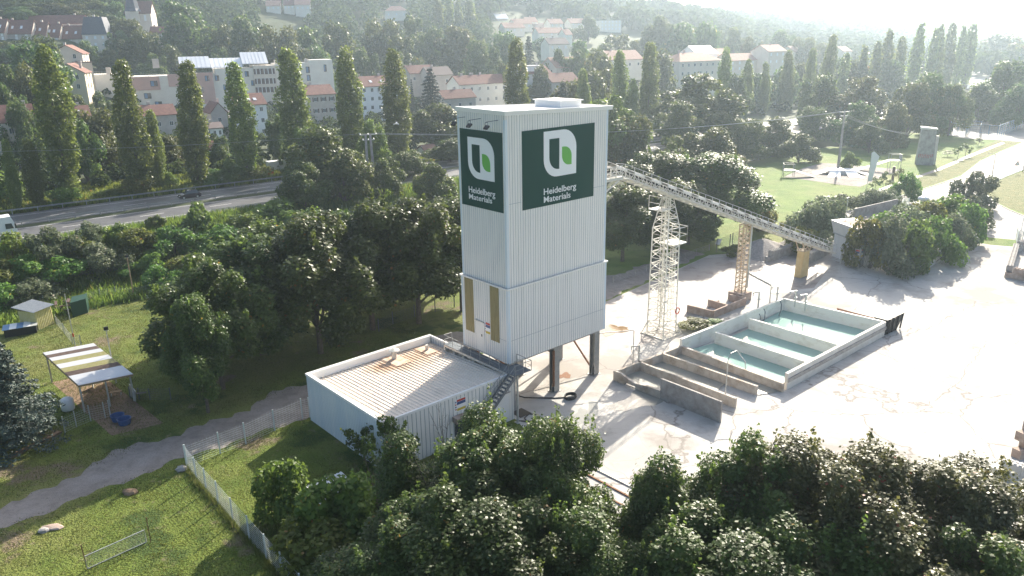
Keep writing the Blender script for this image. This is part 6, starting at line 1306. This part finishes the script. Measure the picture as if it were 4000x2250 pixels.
broad('brightbush', (58, 59), 3, 4, 2600, .34, 'lime', nl=20, lr=(.12, .2), hb=.03, zs=.7, shell=.4)
broad('loose', (63, 64), 3, 3.4, 1500, .2, 'broad', nl=26, lr=(.05, .13), hb=.05, shell=.1, up=.3, shoot=14)
broad('brownbush', (60,), 3, 4, 4000, .24, 'drybrown', nl=22, lr=(.13, .2), hb=.03)
broad('sapling', (61, 62), 4, 2.2, 500, .26, 'broad', nl=12, lr=(.12, .2), hb=.35, shell=.2)
poplar('poplar', (71, 72, 73, 74, 75, 76, 78), 28, 6.4, 14000, .48); poplar('poplarfar', (76, 77), 28, 7, 2200, 1.3)
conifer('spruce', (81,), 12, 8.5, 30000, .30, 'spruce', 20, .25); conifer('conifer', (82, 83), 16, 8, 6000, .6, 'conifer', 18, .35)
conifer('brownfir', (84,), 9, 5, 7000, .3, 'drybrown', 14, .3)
cnt = {}
def plant(kind, x, y, H, Wd, name, label, cat='tree', group=None, z=None):
    ps, h0, w0 = PROTO[kind]; i = cnt.get(kind, 0); cnt[kind] = i+1; cr_, tk_ = ps[i % len(ps)]
    e = bpy.data.objects.new(name, None); C.objects.link(e); e.location = (x, y, T(x, y) if z is None else z); e.rotation_euler = (0, 0, (i*2.4) % 6.28); e.scale = (Wd/w0, Wd/w0, H/h0)
    tag(e, label, cat, group)
    if kind.startswith('poplar'): e.rotation_euler = (.035*math.sin(i*2.1), .035*math.cos(i*3.7), e.rotation_euler[2])
    for nm, me in (('crown', cr_), ('trunk', tk_)):
        o = bpy.data.objects.new(nm, me); C.objects.link(o); o.parent = e
    return e
def ptop(kind, px, py, r, wpx, name, label, cat='tree', group=None, hmin=2.5, hmax=36):
    p = atr(px, py, r); H = max(hmin, min(hmax, p.z-T(p.x, p.y))); return plant(kind, p.x, p.y, H, max(wpx*1.22/ppm_at(p), H*(.5 if kind in ('far', 'vfar', 'bright') else 0)), name, label, cat, group)
ORD = ['first', 'second', 'third', 'fourth', 'fifth', 'sixth', 'seventh', 'eighth', 'ninth', 'tenth', 'eleventh', 'twelfth', 'thirteenth', 'fourteenth', 'fifteenth', 'sixteenth', 'seventeenth', 'eighteenth', 'nineteenth', 'twentieth']+['%d%s' % (k, {1: 'st', 2: 'nd', 3: 'rd'}.get(k % 10, 'th')) for k in range(21, 80)]
# poplar avenue beyond the highway
def online(px, py, n):
    d = ray(px, py); t = (n-(CO.x*NV[0]+CO.y*NV[1]))/(d.x*NV[0]+d.y*NV[1]); return CO+d*t
PL = [(10, 545, 165, 60), (95, 548, 166, 85), (148, 168, 168, 165), (468, 245, 168, 140), (575, 430, 170, 80), (705, 238, 168, 135), (912, 238, 168, 130), (1137, 190, 168, 150), (1352, 190, 168, 130), (1530, 188, 168, 130), (2020, 158, 168, 115), (2288, 268, 168, 70), (2430, 198, 168, 85), (2478, 305, 166, 55), (2545, 165, 168, 95)]
for i, (px, py, n, w_) in enumerate(PL):
    p = online(px, py, n); plant('poplar', p.x, p.y, max(8, p.z-T(p.x, p.y)), w_/ppm_at(p)*.92, 'poplar_tree', '%s tall narrow poplar from the left in the row beyond the highway' % ORD[i], 'poplar', 'poplars along the highway')
PR = [(2838, 188, 62), (2925, 228, 55), (2998, 245, 45), (3090, 198, 60), (3172, 188, 52), (3248, 132, 62), (3303, 208, 48), (3372, 183, 50), (3425, 162, 50), (3476, 122, 52), (3527, 143, 48), (3592, 96, 56), (3655, 112, 46), (3688, 103, 44), (3733, 90, 50), (3766, 106, 42), (3803, 96, 56)]
for i, (px, py, w_) in enumerate(PR):
    r = 290+i*16; p = atr(px, py, r); plant('poplar' if i < 6 else 'poplarfar', p.x, p.y, max(12, min(42, p.z-T(p.x, p.y))), w_/ppm_at(p), 'poplar_tree', '%s hazy poplar right of the tower, counted along the far side of the highway' % ORD[i], 'poplar', 'hazy poplars along the highway')
for i, (px, py, w_) in enumerate(((1712, -25, 34), (1755, -22, 32), (1792, 5, 28), (1836, -12, 44))): ptop('poplarfar', px, py, 560, w_, 'poplar_tree', '%s poplar from the left in the far hazy group at the top edge' % ORD[i], 'poplar', 'far poplars at the top edge')
for k, (px, py, w_, r) in enumerate(((165, 210, 40, 480), )): pass
# trees: (kind, top px, top py, distance, width px, label, name)
TR = [
 # mid maples left of the tower
 ('mid', 800, 1020, 78, 340, 'dark maple at the left end of the row, leaning over the mown field', 'maple_tree'),
 ('mid', 960, 925, 86, 400, 'maple second from the left in the row behind the shed', 'maple_tree'),
 ('mid', 1200, 850, 84, 380, 'maple with bright tips third from the left in the row behind the shed', 'maple_tree'),
 ('mid', 1420, 795, 90, 370, 'maple fourth from the left in the row behind the shed', 'maple_tree'),
 ('mid', 1610, 780, 91, 350, 'tall maple with bright shoots left of the tower', 'maple_tree'),
 ('mid', 1790, 785, 95, 300, 'maple with a yellow patch touching the left tower wall', 'maple_tree'),
 ('mid', 745, 1160, 73, 220, 'low dark maple in front of the row at its left end', 'maple_tree'),
 ('mid', 1080, 880, 92, 330, 'maple filling the row between its second and third crowns', 'maple_tree'),
 ('mid', 1310, 830, 94, 330, 'maple filling the row between its third and fourth crowns', 'maple_tree'),
 ('mid', 1690, 800, 101, 300, 'maple standing farther back next to the tower wall', 'maple_tree'),
 ('mid', 860, 1010, 90, 300, 'dark maple at the back of the row near its left end', 'maple_tree'),
 # right of the tower
 ('mid', 2440, 735, 118, 250, 'maple with red spots beside the right tower wall', 'maple_tree'),
 ('mid', 2560, 700, 124, 230, 'dark maple between the tower and the lattice tower', 'maple_tree'),
 ('mid', 2610, 600, 140, 280, 'maple rising behind the upper conveyor, left of the big one', 'maple_tree'),
 ('mid', 2800, 605, 138, 300, 'big spreading maple behind the middle of the conveyor', 'maple_tree'),
 ('mid', 2700, 720, 130, 260, 'dark maple directly behind the lattice tower', 'maple_tree'),
 ('bush', 2985, 780, 142, 110, 'round shrub at the meadow edge behind the conveyor', 'shrub'),
 # clumps along the highway
 ('far', 1245, 500, 152, 240, 'dense dark green tree hiding the highway left of the twin pole', 'tree'),
 ('far', 1330, 585, 146, 170, 'dark tree just left of the twin concrete pole', 'tree'),
 ('far', 1180, 640, 143, 150, 'dark lower tree at the roadside below the dense one', 'tree'),
 ('far', 1590, 590, 168, 120, 'pale grey-green round tree right of the twin pole', 'tree'),
 ('far', 1490, 620, 150, 110, 'olive tree directly right of the twin pole', 'tree'),
 ('far', 1690, 640, 150, 130, 'dark tree between the pale tree and the tower', 'tree'),
 ('far', 1755, 540, 190, 130, 'tall tree touching the tower edge beside the narrow green sign', 'tree'),
 ('far', 1700, 410, 215, 200, 'big round tree behind the highway just left of the tower top', 'tree'),
 ('bright', 1450, 470, 172, 80, 'light green young tree beside the twin pole top', 'tree'),
 ('far', 360, 432, 200, 170, 'dark round tree between the first and second big poplars', 'tree'),
 ('far', 300, 470, 190, 110, 'dark tree at the right foot of the first big poplar', 'tree'),
 ('far', 640, 530, 195, 120, 'dark tree between the second and third big poplars', 'tree'),
 ('far', 860, 530, 190, 80, 'golden green tree between the third and fourth big poplars', 'tree'),
 ('bright', 890, 620, 172, 60, 'sunlit shrub at the guardrail under the third big poplar', 'shrub'),
 ('far', 1080, 450, 200, 70, 'dark tree left of the fifth big poplar', 'tree'),
 ('bright', 1190, 500, 170, 110, 'yellow-green tree at the foot of the sixth big poplar', 'tree'),
 ('bright', 2400, 375, 185, 200, 'bright green tree standing behind the right top corner of the tower', 'tree'),
 ('far', 2470, 460, 182, 170, 'dark tree below the bright green one at the tower corner', 'tree'),
 ('far', 2720, 290, 240, 240, 'wide airy tree right of the twin-topped poplar', 'tree'),
 ('far', 2650, 400, 215, 150, 'green tree below the wide airy tree, nearer the tower', 'tree'),
 ('far', 2830, 395, 235, 170, 'green tree right below the wide airy tree', 'tree'),
 ('far', 2780, 500, 190, 170, 'dark shrub-like tree above the meadow, right of the tower', 'tree'),
 ('far', 2930, 470, 225, 130, 'dark tree at the meadow corner behind the conveyor', 'tree'),
 ('far', 2630, 530, 178, 140, 'dark tree in the belt between meadow and highway, nearest the tower', 'tree'),
 ('far', 3030, 460, 235, 120, 'rounded green tree left of the right utility pole', 'tree'),
 ('far', 3130, 520, 225, 110, 'low dark tree directly left of the right utility pole', 'tree'),
 ('far', 3210, 295, 290, 120, 'reddish-green tree among the right poplars', 'tree'),
 ('far', 3190, 420, 262, 110, 'dark tree behind the top of the right utility pole', 'tree'),
 ('far', 3380, 298, 290, 170, 'big dark green tree right of the utility pole top', 'tree'),
 ('far', 3350, 400, 262, 130, 'dark tree below the big dark one right of the utility pole', 'tree'),
 ('far', 3410, 470, 250, 90, 'low dark tree at the far edge of the skate meadow', 'tree'),
 ('far', 3570, 325, 285, 130, 'dark chestnut left half of the clump behind the graffiti tower', 'tree'),
 ('far', 3650, 290, 300, 150, 'tall dark chestnut in the middle of the clump behind the graffiti tower', 'tree'),
 ('far', 3735, 330, 300, 110, 'dark chestnut at the right of the clump behind the sports court', 'tree'),
 ('far', 3500, 400, 262, 100, 'small dark tree at the left foot of the chestnut clump', 'tree'),
 ('far', 3850, 325, 340, 130, 'dark tree right of the distant road mouth', 'tree'),
 ('far', 3940, 240, 360, 150, 'big dark tree at the right edge above the sports court', 'tree'),
 ('far', 3990, 330, 330, 110, 'dark tree cut by the right edge above the sports court', 'tree'),
 ('vfar', 3920, 140, 760, 120, 'hazy round tree beyond the distant road at the right', 'tree'),
 ('vfar', 3990, 170, 700, 110, 'hazy tree at the right edge beyond the distant road', 'tree'),
 ('far', 300, 372, 285, 100, 'dark garden tree below the lower chalet', 'tree'), ('far', 385, 360, 300, 70, 'small garden tree right of the lower chalet', 'tree'),
 # conifers
 ('conifer', 1678, 255, 270, 135, 'dark spruce standing among the cottages left of the tower', 'spruce_tree'),
 ('conifer', 2200, 310, 225, 120, 'spreading dark cedar above the tower roof', 'cedar_tree'),
 ('conifer', 1605, 300, 300, 26, 'thin columnar dark conifer left of the spruce', 'conifer_tree'),
 ('conifer', 2065, 130, 400, 75, 'dark columnar tree right of the eighth big poplar', 'conifer_tree'),
 # local vegetation at right
]
for k, px, py, r, w_, lb, nm in TR: ptop(k, px, py, r, w_, nm, lb, 'shrub' if nm == 'shrub' else 'tree')
# near trees: crown top pixel with assumed height
def pnear(kind, px, py, h, w_, lab, nm='maple_tree'):
    p = at(px, py, h); plant(kind, p.x, p.y, h, w_*1.42, nm, lab)
NT = [('near', 1990, 1615, 12.5, 6.5, 'maple with the highest crown in front of the shed stair'), ('near', 1800, 1700, 11.5, 6.5, 'maple in front of the shed wall, left of the highest crown'), ('near', 2165, 1655, 12.5, 5, 'maple in front of the yard corner, right of the highest crown'), ('near', 1880, 1900, 10.5, 8, 'dark maple at the bottom centre below the shed stair'), ('near', 2130, 1920, 10.5, 6.2, 'maple at the bottom centre beside the drain rails'), ('near', 1620, 2010, 8.5, 6.5, 'lower maple at the bottom, left of the centre group'), ('near', 1480, 2180, 7, 5, 'small maple at the bottom edge right of the mesh fence'), ('near', 2020, 2140, 9, 7, 'maple cut by the bottom edge in the middle'),
 ('near', 2710, 1850, 11.5, 5.6, 'green maple at the left end of the right foreground group'), ('near', 2900, 1735, 12.5, 6.5, 'bright leaved maple rising over the yard, right foreground group'), ('nearred', 3130, 1740, 12.5, 7, 'maple with dark red tips in the right foreground group'), ('nearred', 3400, 1740, 12.5, 7.5, 'reddish maple with upright shoots in front of the white yard'), ('nearred', 3650, 1800, 12, 7, 'reddish maple left of the pale block wall'), ('nearred', 3880, 1880, 11.5, 7, 'reddish maple in front of the pale block wall'), ('near', 2440, 2150, 9, 4.6, 'maple at the bottom edge between the two foreground groups'), ('near', 2800, 2040, 10.5, 8, 'dark maple at the bottom edge in the right group, leftmost'), ('near', 3130, 2020, 10.5, 8, 'dark maple at the bottom edge in the right group, middle'), ('nearred', 3450, 2050, 10.5, 8, 'dark reddish maple at the bottom edge in the right group'), ('near', 3930, 2080, 11, 6.5, 'sunlit maple in the bottom right corner'), ('near', 2650, 2200, 8.5, 5.5, 'maple crown just at the bottom edge under the left right-hand group'), ('near', 3750, 2200, 9, 7, 'dark maple at the bottom edge near the right corner'), ('near', 3250, 2290, 8.5, 7, 'maple crown mostly below the bottom edge, right of centre'), ('near', 2300, 2290, 8, 6.5, 'maple crown mostly below the bottom edge, at the centre')]
for k, px, py, h, w_, lb in NT: pnear(k, px, py, h, w_, lb)
# shrubs in the fenced plot and the bank
def pb(kind, px, pyb, pyt, wpx, lb, nm='shrub'):
    c = gat(px, pyb); k = ppm_at(c); h = max(.8, (pyb-pyt)/k*1.12); plant(kind, c.x, c.y, h, max(wpx*1.12/k, h*.85), nm, lb, 'shrub')
pb('bush', 1115, 2030, 1795, 175, 'olive rounded shrub inside the mesh fence'); cnt['bush'] = 1
pb('bush', 1340, 2130, 1850, 300, 'dark green spreading shrub right of the olive rounded one'); pb('bush', 1260, 2240, 2050, 300, 'dark shrub at the bottom edge inside the mesh fence')
pb('loose', 1430, 1810, 1640, 170, 'green shrub growing against the shed corner'); pb('loose', 1530, 1870, 1640, 170, 'thin leafed shrub in front of the shed wall')
def bare(px, pyb, h, lb, n=16, m='twig'):
    c = at(px, pyb); rg = random.Random(px); mb = MB()
    for i in range(n):
        a = rg.uniform(0, 6.28); s_ = rg.uniform(.1, .38)*h; e = c+Vector((math.cos(a)*s_, math.sin(a)*s_, h*rg.uniform(.6, 1))); md = (c+e)/2+Vector((rg.uniform(-.2, .2), rg.uniform(-.2, .2), .2)); mb.tube([c, md, e], .035, 4, r2=.008)
        for j in range(5): t = rg.uniform(.4, .95); b = c+(e-c)*t; mb.tube([b, b+Vector((rg.uniform(-.5, .5), rg.uniform(-.5, .5), rg.uniform(.1, .7)))], .012, 3, r2=.005)
    mb.build('bare_bush', m, label=lb, cat='bush')
bare(1480, 1990, 4.2, 'bare brown twiggy bush left of the foreground maples', 26); bare(1545, 1800, 5.5, 'thin bare sapling against the shed wall', 8); bare(1400, 2190, 3.0, 'small bare twiggy bush near the bottom left of the maples', 16); bare(1740, 1760, 5.5, 'bare twigs rising in front of the shed door sign', 6)
for i, (k, px, b_, t_, w_, lb) in enumerate((
 ('brightbush', 785, 925, 812, 120, 'light green sumac standing out against the highway'), ('greybush', 205, 1040, 905, 150, 'blue-green rounded shrub at the left roadside'), ('greybush', 365, 960, 875, 90, 'pale feathery shrub beside the highway edge'), ('brightbush', 475, 960, 885, 90, 'sunlit green shrub on the bank, left part'), ('brightbush', 610, 900, 850, 60, 'small bright shrub at the highway edge'), ('bush', 60, 1040, 925, 110, 'olive shrub under the lorry at the left edge'), ('bush', 540, 990, 905, 130, 'dark green shrub on the bank beneath the sunlit one'), ('bush', 690, 1000, 900, 150, 'large green shrub in the middle of the bank'), ('greybush', 712, 960, 890, 50, 'pale shoot-like shrub below the sumac, left one'), ('greybush', 752, 965, 905, 50, 'pale shoot-like shrub below the sumac, right one'),
 ('greybush', 400, 1060, 960, 160, 'grey-green willow shrub in the middle of the bank'), ('bush', 250, 1095, 1015, 170, 'olive yellow shrub low on the left bank'), ('bush', 120, 1110, 1010, 150, 'yellowish shrub behind the yellow hut, left'), ('bush', 30, 1130, 1030, 130, 'green shrub at the left edge above the kennel'), ('brightbush', 600, 1075, 985, 110, 'fresh green shrub above the leaning wooden ramp'), ('bush', 740, 1100, 1000, 150, 'brown-green shrub left of the maple row'), ('bush', 860, 1000, 900, 180, 'dark shrub between the sumac and the maple row'), ('bush', 980, 950, 850, 180, 'dark shrub on the grassy bank below the highway'), ('greybush', 130, 1190, 1105, 170, 'shrub with pale tips behind the yellow hut'), ('bush', 20, 1220, 1120, 120, 'dark shrub at the left edge beside the kennel'), ('bush', 500, 1080, 1030, 90, 'small golden shrub by the wooden lamp pole'), ('bush', 640, 1130, 1050, 130, 'green shrub right of the leaning ramp'), ('bush', 320, 1000, 935, 120, 'dark green shrub below the pale feathery one'), ('bush', 1100, 900, 800, 200, 'dark shrub right of the grassy bank'),
 ('bush', 420, 775, 745, 90, 'low bright shrub at the far guardrail under the second big poplar'), ('bush', 830, 720, 670, 110, 'green shrub at the far guardrail right of the dark car'), ('bush', 660, 735, 680, 60, 'brown shrub at the far guardrail left of the dark car'), ('bush', 250, 800, 740, 120, 'dark shrub at the far guardrail under the first big poplar'), ('bush', 60, 800, 690, 150, 'dark shrubs at the far guardrail at the left edge'), ('bush', 1000, 700, 650, 100, 'olive shrub at the far guardrail near the red container'), ('brightbush', 1125, 695, 655, 60, 'bright shrub beside the pale van body'),
 ('bush', 540, 760, 700, 110, 'dark shrub at the far guardrail between second and third big poplars'),
 ('bush', 2600, 1010, 960, 60, 'yellow flowering bush in the maple shade beyond the lane'), ('bush', 2860, 1000, 960, 60, 'weedy shrub beside the lane gate'), ('bush', 2720, 1290, 1255, 110, 'low weeds at the foot of the tall lattice tower'), ('bush', 2790, 1278, 1255, 80, 'creeping weeds between lattice tower and trough'),
 ('bush', 3085, 905, 860, 60, 'brown shrub behind the gravel heap'), ('bush', 3315, 665, 600, 45, 'small round tree just right of the right utility pole'))):
    pb(k, px, b_, t_, w_, lb)
# hedge round the hopper and the entrance
HG = [('bush', 3535, 790, 690, 62, 'ivy green lollipop shaped tree at the ramp top'), ('greybush', 3808, 808, 690, 130, 'silvery-leaved round tree beside the road entrance'), ('greybush', 3150, 960, 815, 150, 'grey leafy shrub left of the white hopper'), ('greybush', 3215, 950, 790, 140, 'dusty shrub behind the white hopper, left'), ('bush', 3120, 990, 900, 120, 'dark shrub between gravel heap and white hopper'), ('greybush', 3290, 870, 775, 120, 'shrub on the ramp bank behind the hopper, left'), ('greybush', 3380, 830, 750, 110, 'silvery shrub above the retaining wall, left'), ('greybush', 3450, 815, 750, 110, 'silvery shrub above the retaining wall, right'), ('brightbush', 3250, 800, 765, 110, 'yellow-green tall weeds at the meadow edge above the ramp')]
for i, (px, b_, t_, w_) in enumerate(((3395, 1050, 860, 130), (3470, 1065, 850, 150), (3560, 1060, 860, 150), (3640, 1030, 850, 140), (3710, 985, 830, 140), (3775, 950, 790, 120), (3440, 990, 830, 150), (3530, 980, 800, 160), (3620, 960, 780, 160), (3700, 920, 760, 150), (3780, 890, 760, 110), (3570, 900, 785, 120), (3650, 880, 770, 120))):
    HG.append((('bush', 'greybush')[i % 3 == 1], px, b_, t_+22, w_, '%s bush of the big hedge, counted from the hopper %s' % (ORD[i if i < 6 else i-6], 'along its foot' if i < 6 else 'along its top')))
for k, px, b_, t_, w_, lb in HG: pb(k, px, b_, t_, w_, lb)
for i, (px, b_, t_) in enumerate(((3415, 752, 695), (3447, 745, 675), (3475, 742, 705), (3740, 620, 575), (3700, 612, 590), (3820, 570, 540), (3507, 720, 660), (3770, 612, 565))):
    c = at(px, b_); k = ppm_at(c); plant('sapling', c.x, c.y, (b_-t_)/k*1.1, 38/k, 'sapling', '%s young staked tree on the meadow beside the local road, from the left' % ORD[i], 'sapling', 'young trees along the local road')
# spruces at left
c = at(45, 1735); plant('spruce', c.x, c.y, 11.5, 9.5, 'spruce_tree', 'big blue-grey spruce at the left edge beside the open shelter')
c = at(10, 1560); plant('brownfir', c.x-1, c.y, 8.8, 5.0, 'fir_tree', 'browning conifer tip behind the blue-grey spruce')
# village and hillside trees in belts
def belt(name, pts, kinds, fmt, jit=6, cat='tree', grp=None):
    rg = random.Random(name)
    for i, (px, py, r, w_) in enumerate(pts): ptop(kinds[rg.randrange(len(kinds))], px, py, r, w_, 'tree', fmt % ORD[i], cat, grp or name)
belt('hilltrees', [(700, -10, 420, 230), (960, 65, 400, 150), (1080, 110, 385, 150), (1200, 110, 400, 170), (880, 100, 410, 120), (1310, 70, 410, 160), (1420, 190, 370, 90), (1480, 50, 430, 150), (1610, 60, 440, 120), (1700, 110, 420, 130), (1780, 100, 400, 170), (1880, 160, 370, 120), (1960, 130, 400, 110), (1560, 140, 390, 130), (1550, 200, 350, 70), (1960, 245, 330, 70), (500, 75, 440, 130), (540, 120, 400, 120), (590, 210, 380, 80), (660, 180, 390, 110), (760, 200, 385, 100), (850, 190, 380, 110), (1000, 190, 375, 110), (1130, 180, 375, 120), (1240, 190, 372, 90)], ['far'], '%s crown in the belt of trees just above the apartment building and village', grp='belt of trees above the village')
belt('leftslope', [(60, 25, 468, 130), (160, 10, 480, 150), (260, 15, 475, 140), (350, 40, 478, 110), (-10, 40, 468, 110), (440, 75, 462, 90), (110, -10, 490, 150), (430, 10, 490, 110), (320, -15, 495, 140), (210, -25, 492, 150), (60, 172, 395, 110), (-10, 165, 400, 110), (620, 60, 520, 120), (560, -10, 640, 140), (90, 175, 300, 230), (20, 250, 260, 130), (160, 150, 330, 120), (100, 260, 250, 120), (260, 180, 380, 60), (420, 190, 400, 70), (10, 320, 240, 110), (60, 400, 225, 110), (330, 160, 395, 60), (470, 120, 430, 80)], ['far'], '%s tree on the left slope around the chalets and terrace houses', grp='trees on the left slope')
belt('righthaze', [(2110, 260, 300, 90), (2190, 190, 350, 60), (2270, 160, 400, 90), (2330, 190, 380, 90), (2260, 200, 350, 70), (2120, 150, 480, 60), (2420, 135, 460, 90), (2370, 170, 430, 90), (2480, 160, 440, 90), (2540, 100, 480, 90), (2590, 62, 470, 120), (2660, 90, 460, 110), (2720, 110, 480, 80), (2760, 95, 470, 60), (2300, 60, 560, 60), (2240, 110, 560, 60), (2870, 110, 520, 110), (2930, 150, 470, 90), (2990, 165, 450, 90), (2560, 195, 330, 110), (2350, 205, 320, 130), (2300, 285, 260, 110), (2220, 330, 240, 100), (2350, 270, 275, 110), (3060, 120, 560, 100), (3140, 150, 520, 90), (3060, 260, 350, 90), (2960, 290, 330, 90), (3220, 170, 540, 90), (3280, 230, 420, 80), (2880, 290, 290, 90), (3140, 250, 380, 90), (3340, 240, 400, 90), (3480, 230, 420, 80)], ['far', 'vfar'], '%s hazy tree among the houses right of the tower top', grp='hazy trees right of the tower')
# distant wooded hills: one mass per hill, uncountable
def wood(name, n, x0, x1, rmin, rmax, hmin=9, hmax=17, keep=lambda x, y: True, per=75, leaf=2.4):
    """many small crowns in one mesh"""
    global NR
    NR = np.random.default_rng(len(name)*7); P_ = []; N_ = []; Tn = []; rg = random.Random(name); k = 0
    while k < n:
        px = rg.uniform(x0, x1); r = rmin*(rmax/rmin)**rg.random(); a = math.atan2(px-2000, 3155); x, y = r*math.sin(a), r*math.cos(a)
        if not keep(x, y): k += .2; continue
        k += 1; z = T(x, y); h = rg.uniform(hmin, hmax); w_ = h*rg.uniform(.35, .55); q = per
        d = NR.normal(size=(q, 3)); d /= np.linalg.norm(d, axis=1, keepdims=True); d[:, 2] = np.abs(d[:, 2])*1.0-.25
        lump = 1+.25*np.sin(d[:, :1]*5+k)*np.cos(d[:, 1:2]*4)
        P_.append(np.array([x, y, z+h*.45])+d*lump*np.array([w_, w_, h*.55])); N_.append(d*.6+np.array([0, 0, .5])+NR.normal(size=d.shape)*.5); Tn.append(np.full(q, rg.random()*.6)+NR.random(q)*.35)
    me = leaves_mesh(name, np.concatenate(P_), np.concatenate(N_), leaf*(.7+.6*NR.random(len(P_)*per)), 'woods', np.concatenate(Tn)); o = bpy.data.objects.new(name, me); C.objects.link(o); tag(o, kind='stuff'); return o
def clear(x, y):
    k = 2000+3155*x/y; r = math.hypot(x, y)
    for k0, k1, rr in ((1020, 1235, 622), (1480, 1620, 640), (490, 600, 500), (1920, 2310, 640)):
        if k0 < k < k1 and r < rr: return False
    return True
wood('hillside_wood', 2300, -300, 1930, 500, 1150, keep=clear); wood('distant_wood', 2400, 1900, 4300, 620, 1900, 10, 20, keep=clear, leaf=4.5, per=70); wood('far_ridge_wood', 600, 2600, 4400, 1500, 3000, 12, 24, leaf=8, per=60)
wood('village_undergrowth', 1100, -200, 3700, 180, 430, 2.5, 5.5, keep=lambda x, y: (x*NV[0]+y*NV[1]) > 172, leaf=.9, per=110)
# bank undergrowth, grass tufts
def tufts(name, pts, h, wd, m, per=7, spread=.25):
    global NR
    NR = np.random.default_rng(len(pts)); n = len(pts); b = np.repeat(np.array(pts), per, 0); b[:, :2] += NR.normal(size=(n*per, 2))*spread
    hh = h*(.5+NR.random(n*per)); a = NR.random(n*per)*6.283; dx = np.stack([np.cos(a), np.sin(a), np.zeros(n*per)], 1)*wd/2; ln = NR.normal(size=(n*per, 3))*np.array([.3, .3, 0])*hh[:, None]
    v = np.stack([b-dx, b+dx, b+dx*.3+ln+np.stack([hh*0, hh*0, hh], 1)], 1).reshape(-1, 3); k = n*per
    me = bpy.data.meshes.new(name); me.vertices.add(3*k); me.vertices.foreach_set('co', v.ravel().astype(np.float32)); me.loops.add(3*k); me.loops.foreach_set('vertex_index', np.arange(3*k, dtype=np.int32)); me.polygons.add(k); me.polygons.foreach_set('loop_start', np.arange(0, 3*k, 3, dtype=np.int32)); me.update(calc_edges=True)
    at_ = me.attributes.new('tint', 'FLOAT', 'FACE'); at_.data.foreach_set('value', NR.random(k).astype(np.float32)); me.materials.append(M[m]); o = bpy.data.objects.new(name, me); C.objects.link(o); tag(o, kind='stuff')
rg = random.Random(9)
def scatter(n, f):
    L = []
    for _ in range(n):
        x, y = f(); L.append((x, y, T(x, y)))
    return L
tufts('bank_undergrowth', scatter(16000, lambda: HW0(rg.uniform(-30, 110), rg.uniform(112, 136.5))), .9, .28, 'shrub', 7, .5)
tufts('roadside_scrub', scatter(9000, lambda: HW0(rg.uniform(-50, 110), rg.uniform(163.5, 186))), .85, .45, 'shrub', 6, .6)
fc = [at(*q) for q in gpx]
def fenceside():
    i = rg.randrange(len(fc)-1); t = rg.random(); p = fc[i]+(fc[i+1]-fc[i])*t; o_ = rg.uniform(-.25, .6)**1; return p.x+o_, p.y
tufts('fence_grass', scatter(700, fenceside), .45, .05, 'blade', 8, .15)
def plot():
    while True:
        x, y = rg.uniform(-28, -2), rg.uniform(33, 60); a, b = ab((x, y, 0))
        if a < -1 and b < -1.5 and x > np.interp(y, [34, 40, 47, 57], [-12, -14.5, -19, -27]): return x, y
tufts('plot_grass', scatter(9000, plot), .32, .06, 'blade', 8, .25)
def lawnp(): return rg.uniform(-62, -12), rg.uniform(34, 105)
def lawn2():
    while True:
        x, y = lawnp(); a, b = ab((x, y, 0)); lo, hi = trb(max(-60, min(60, a)))
        if not (lo-.3 < b < hi+.3) and not (A0-.5 < a < 0 and B0-.5 < b < B1+1) and y < 118+.0: return x, y
tufts('mown_grass', scatter(26000, lawn2), .09, .07, 'blade', 7, .35)
tufts('meadow_grass', scatter(20000, lambda: (lambda s_, n_: HW0(s_, n_))(rg.uniform(110, 320), rg.uniform(28, 118))), .35, .3, 'blade', 3, .6) if False else None
# ------------------------------------------------------------------ HAZE
hz = MB().box((400, 1500, -6), (6400, 5600, 150)); hz.v = [(x, y, z) for x, y, z in hz.v]
ho = hz.build('haze', 'white', kind='stuff'); hm = bpy.data.materials.new('haze_air'); hm.use_nodes = True; t = hm.node_tree; t.nodes.remove(t.nodes['Principled BSDF'])
pv = t.nodes.new('ShaderNodeVolumePrincipled'); pv.inputs['Color'].default_value = (.68, .84, 1.0, 1); pv.inputs['Density'].default_value = .00027; pv.inputs['Anisotropy'].default_value = .62
t.links.new(pv.outputs[0], t.nodes['Material Output'].inputs['Volume']); ho.data.materials.clear(); ho.data.materials.append(hm)
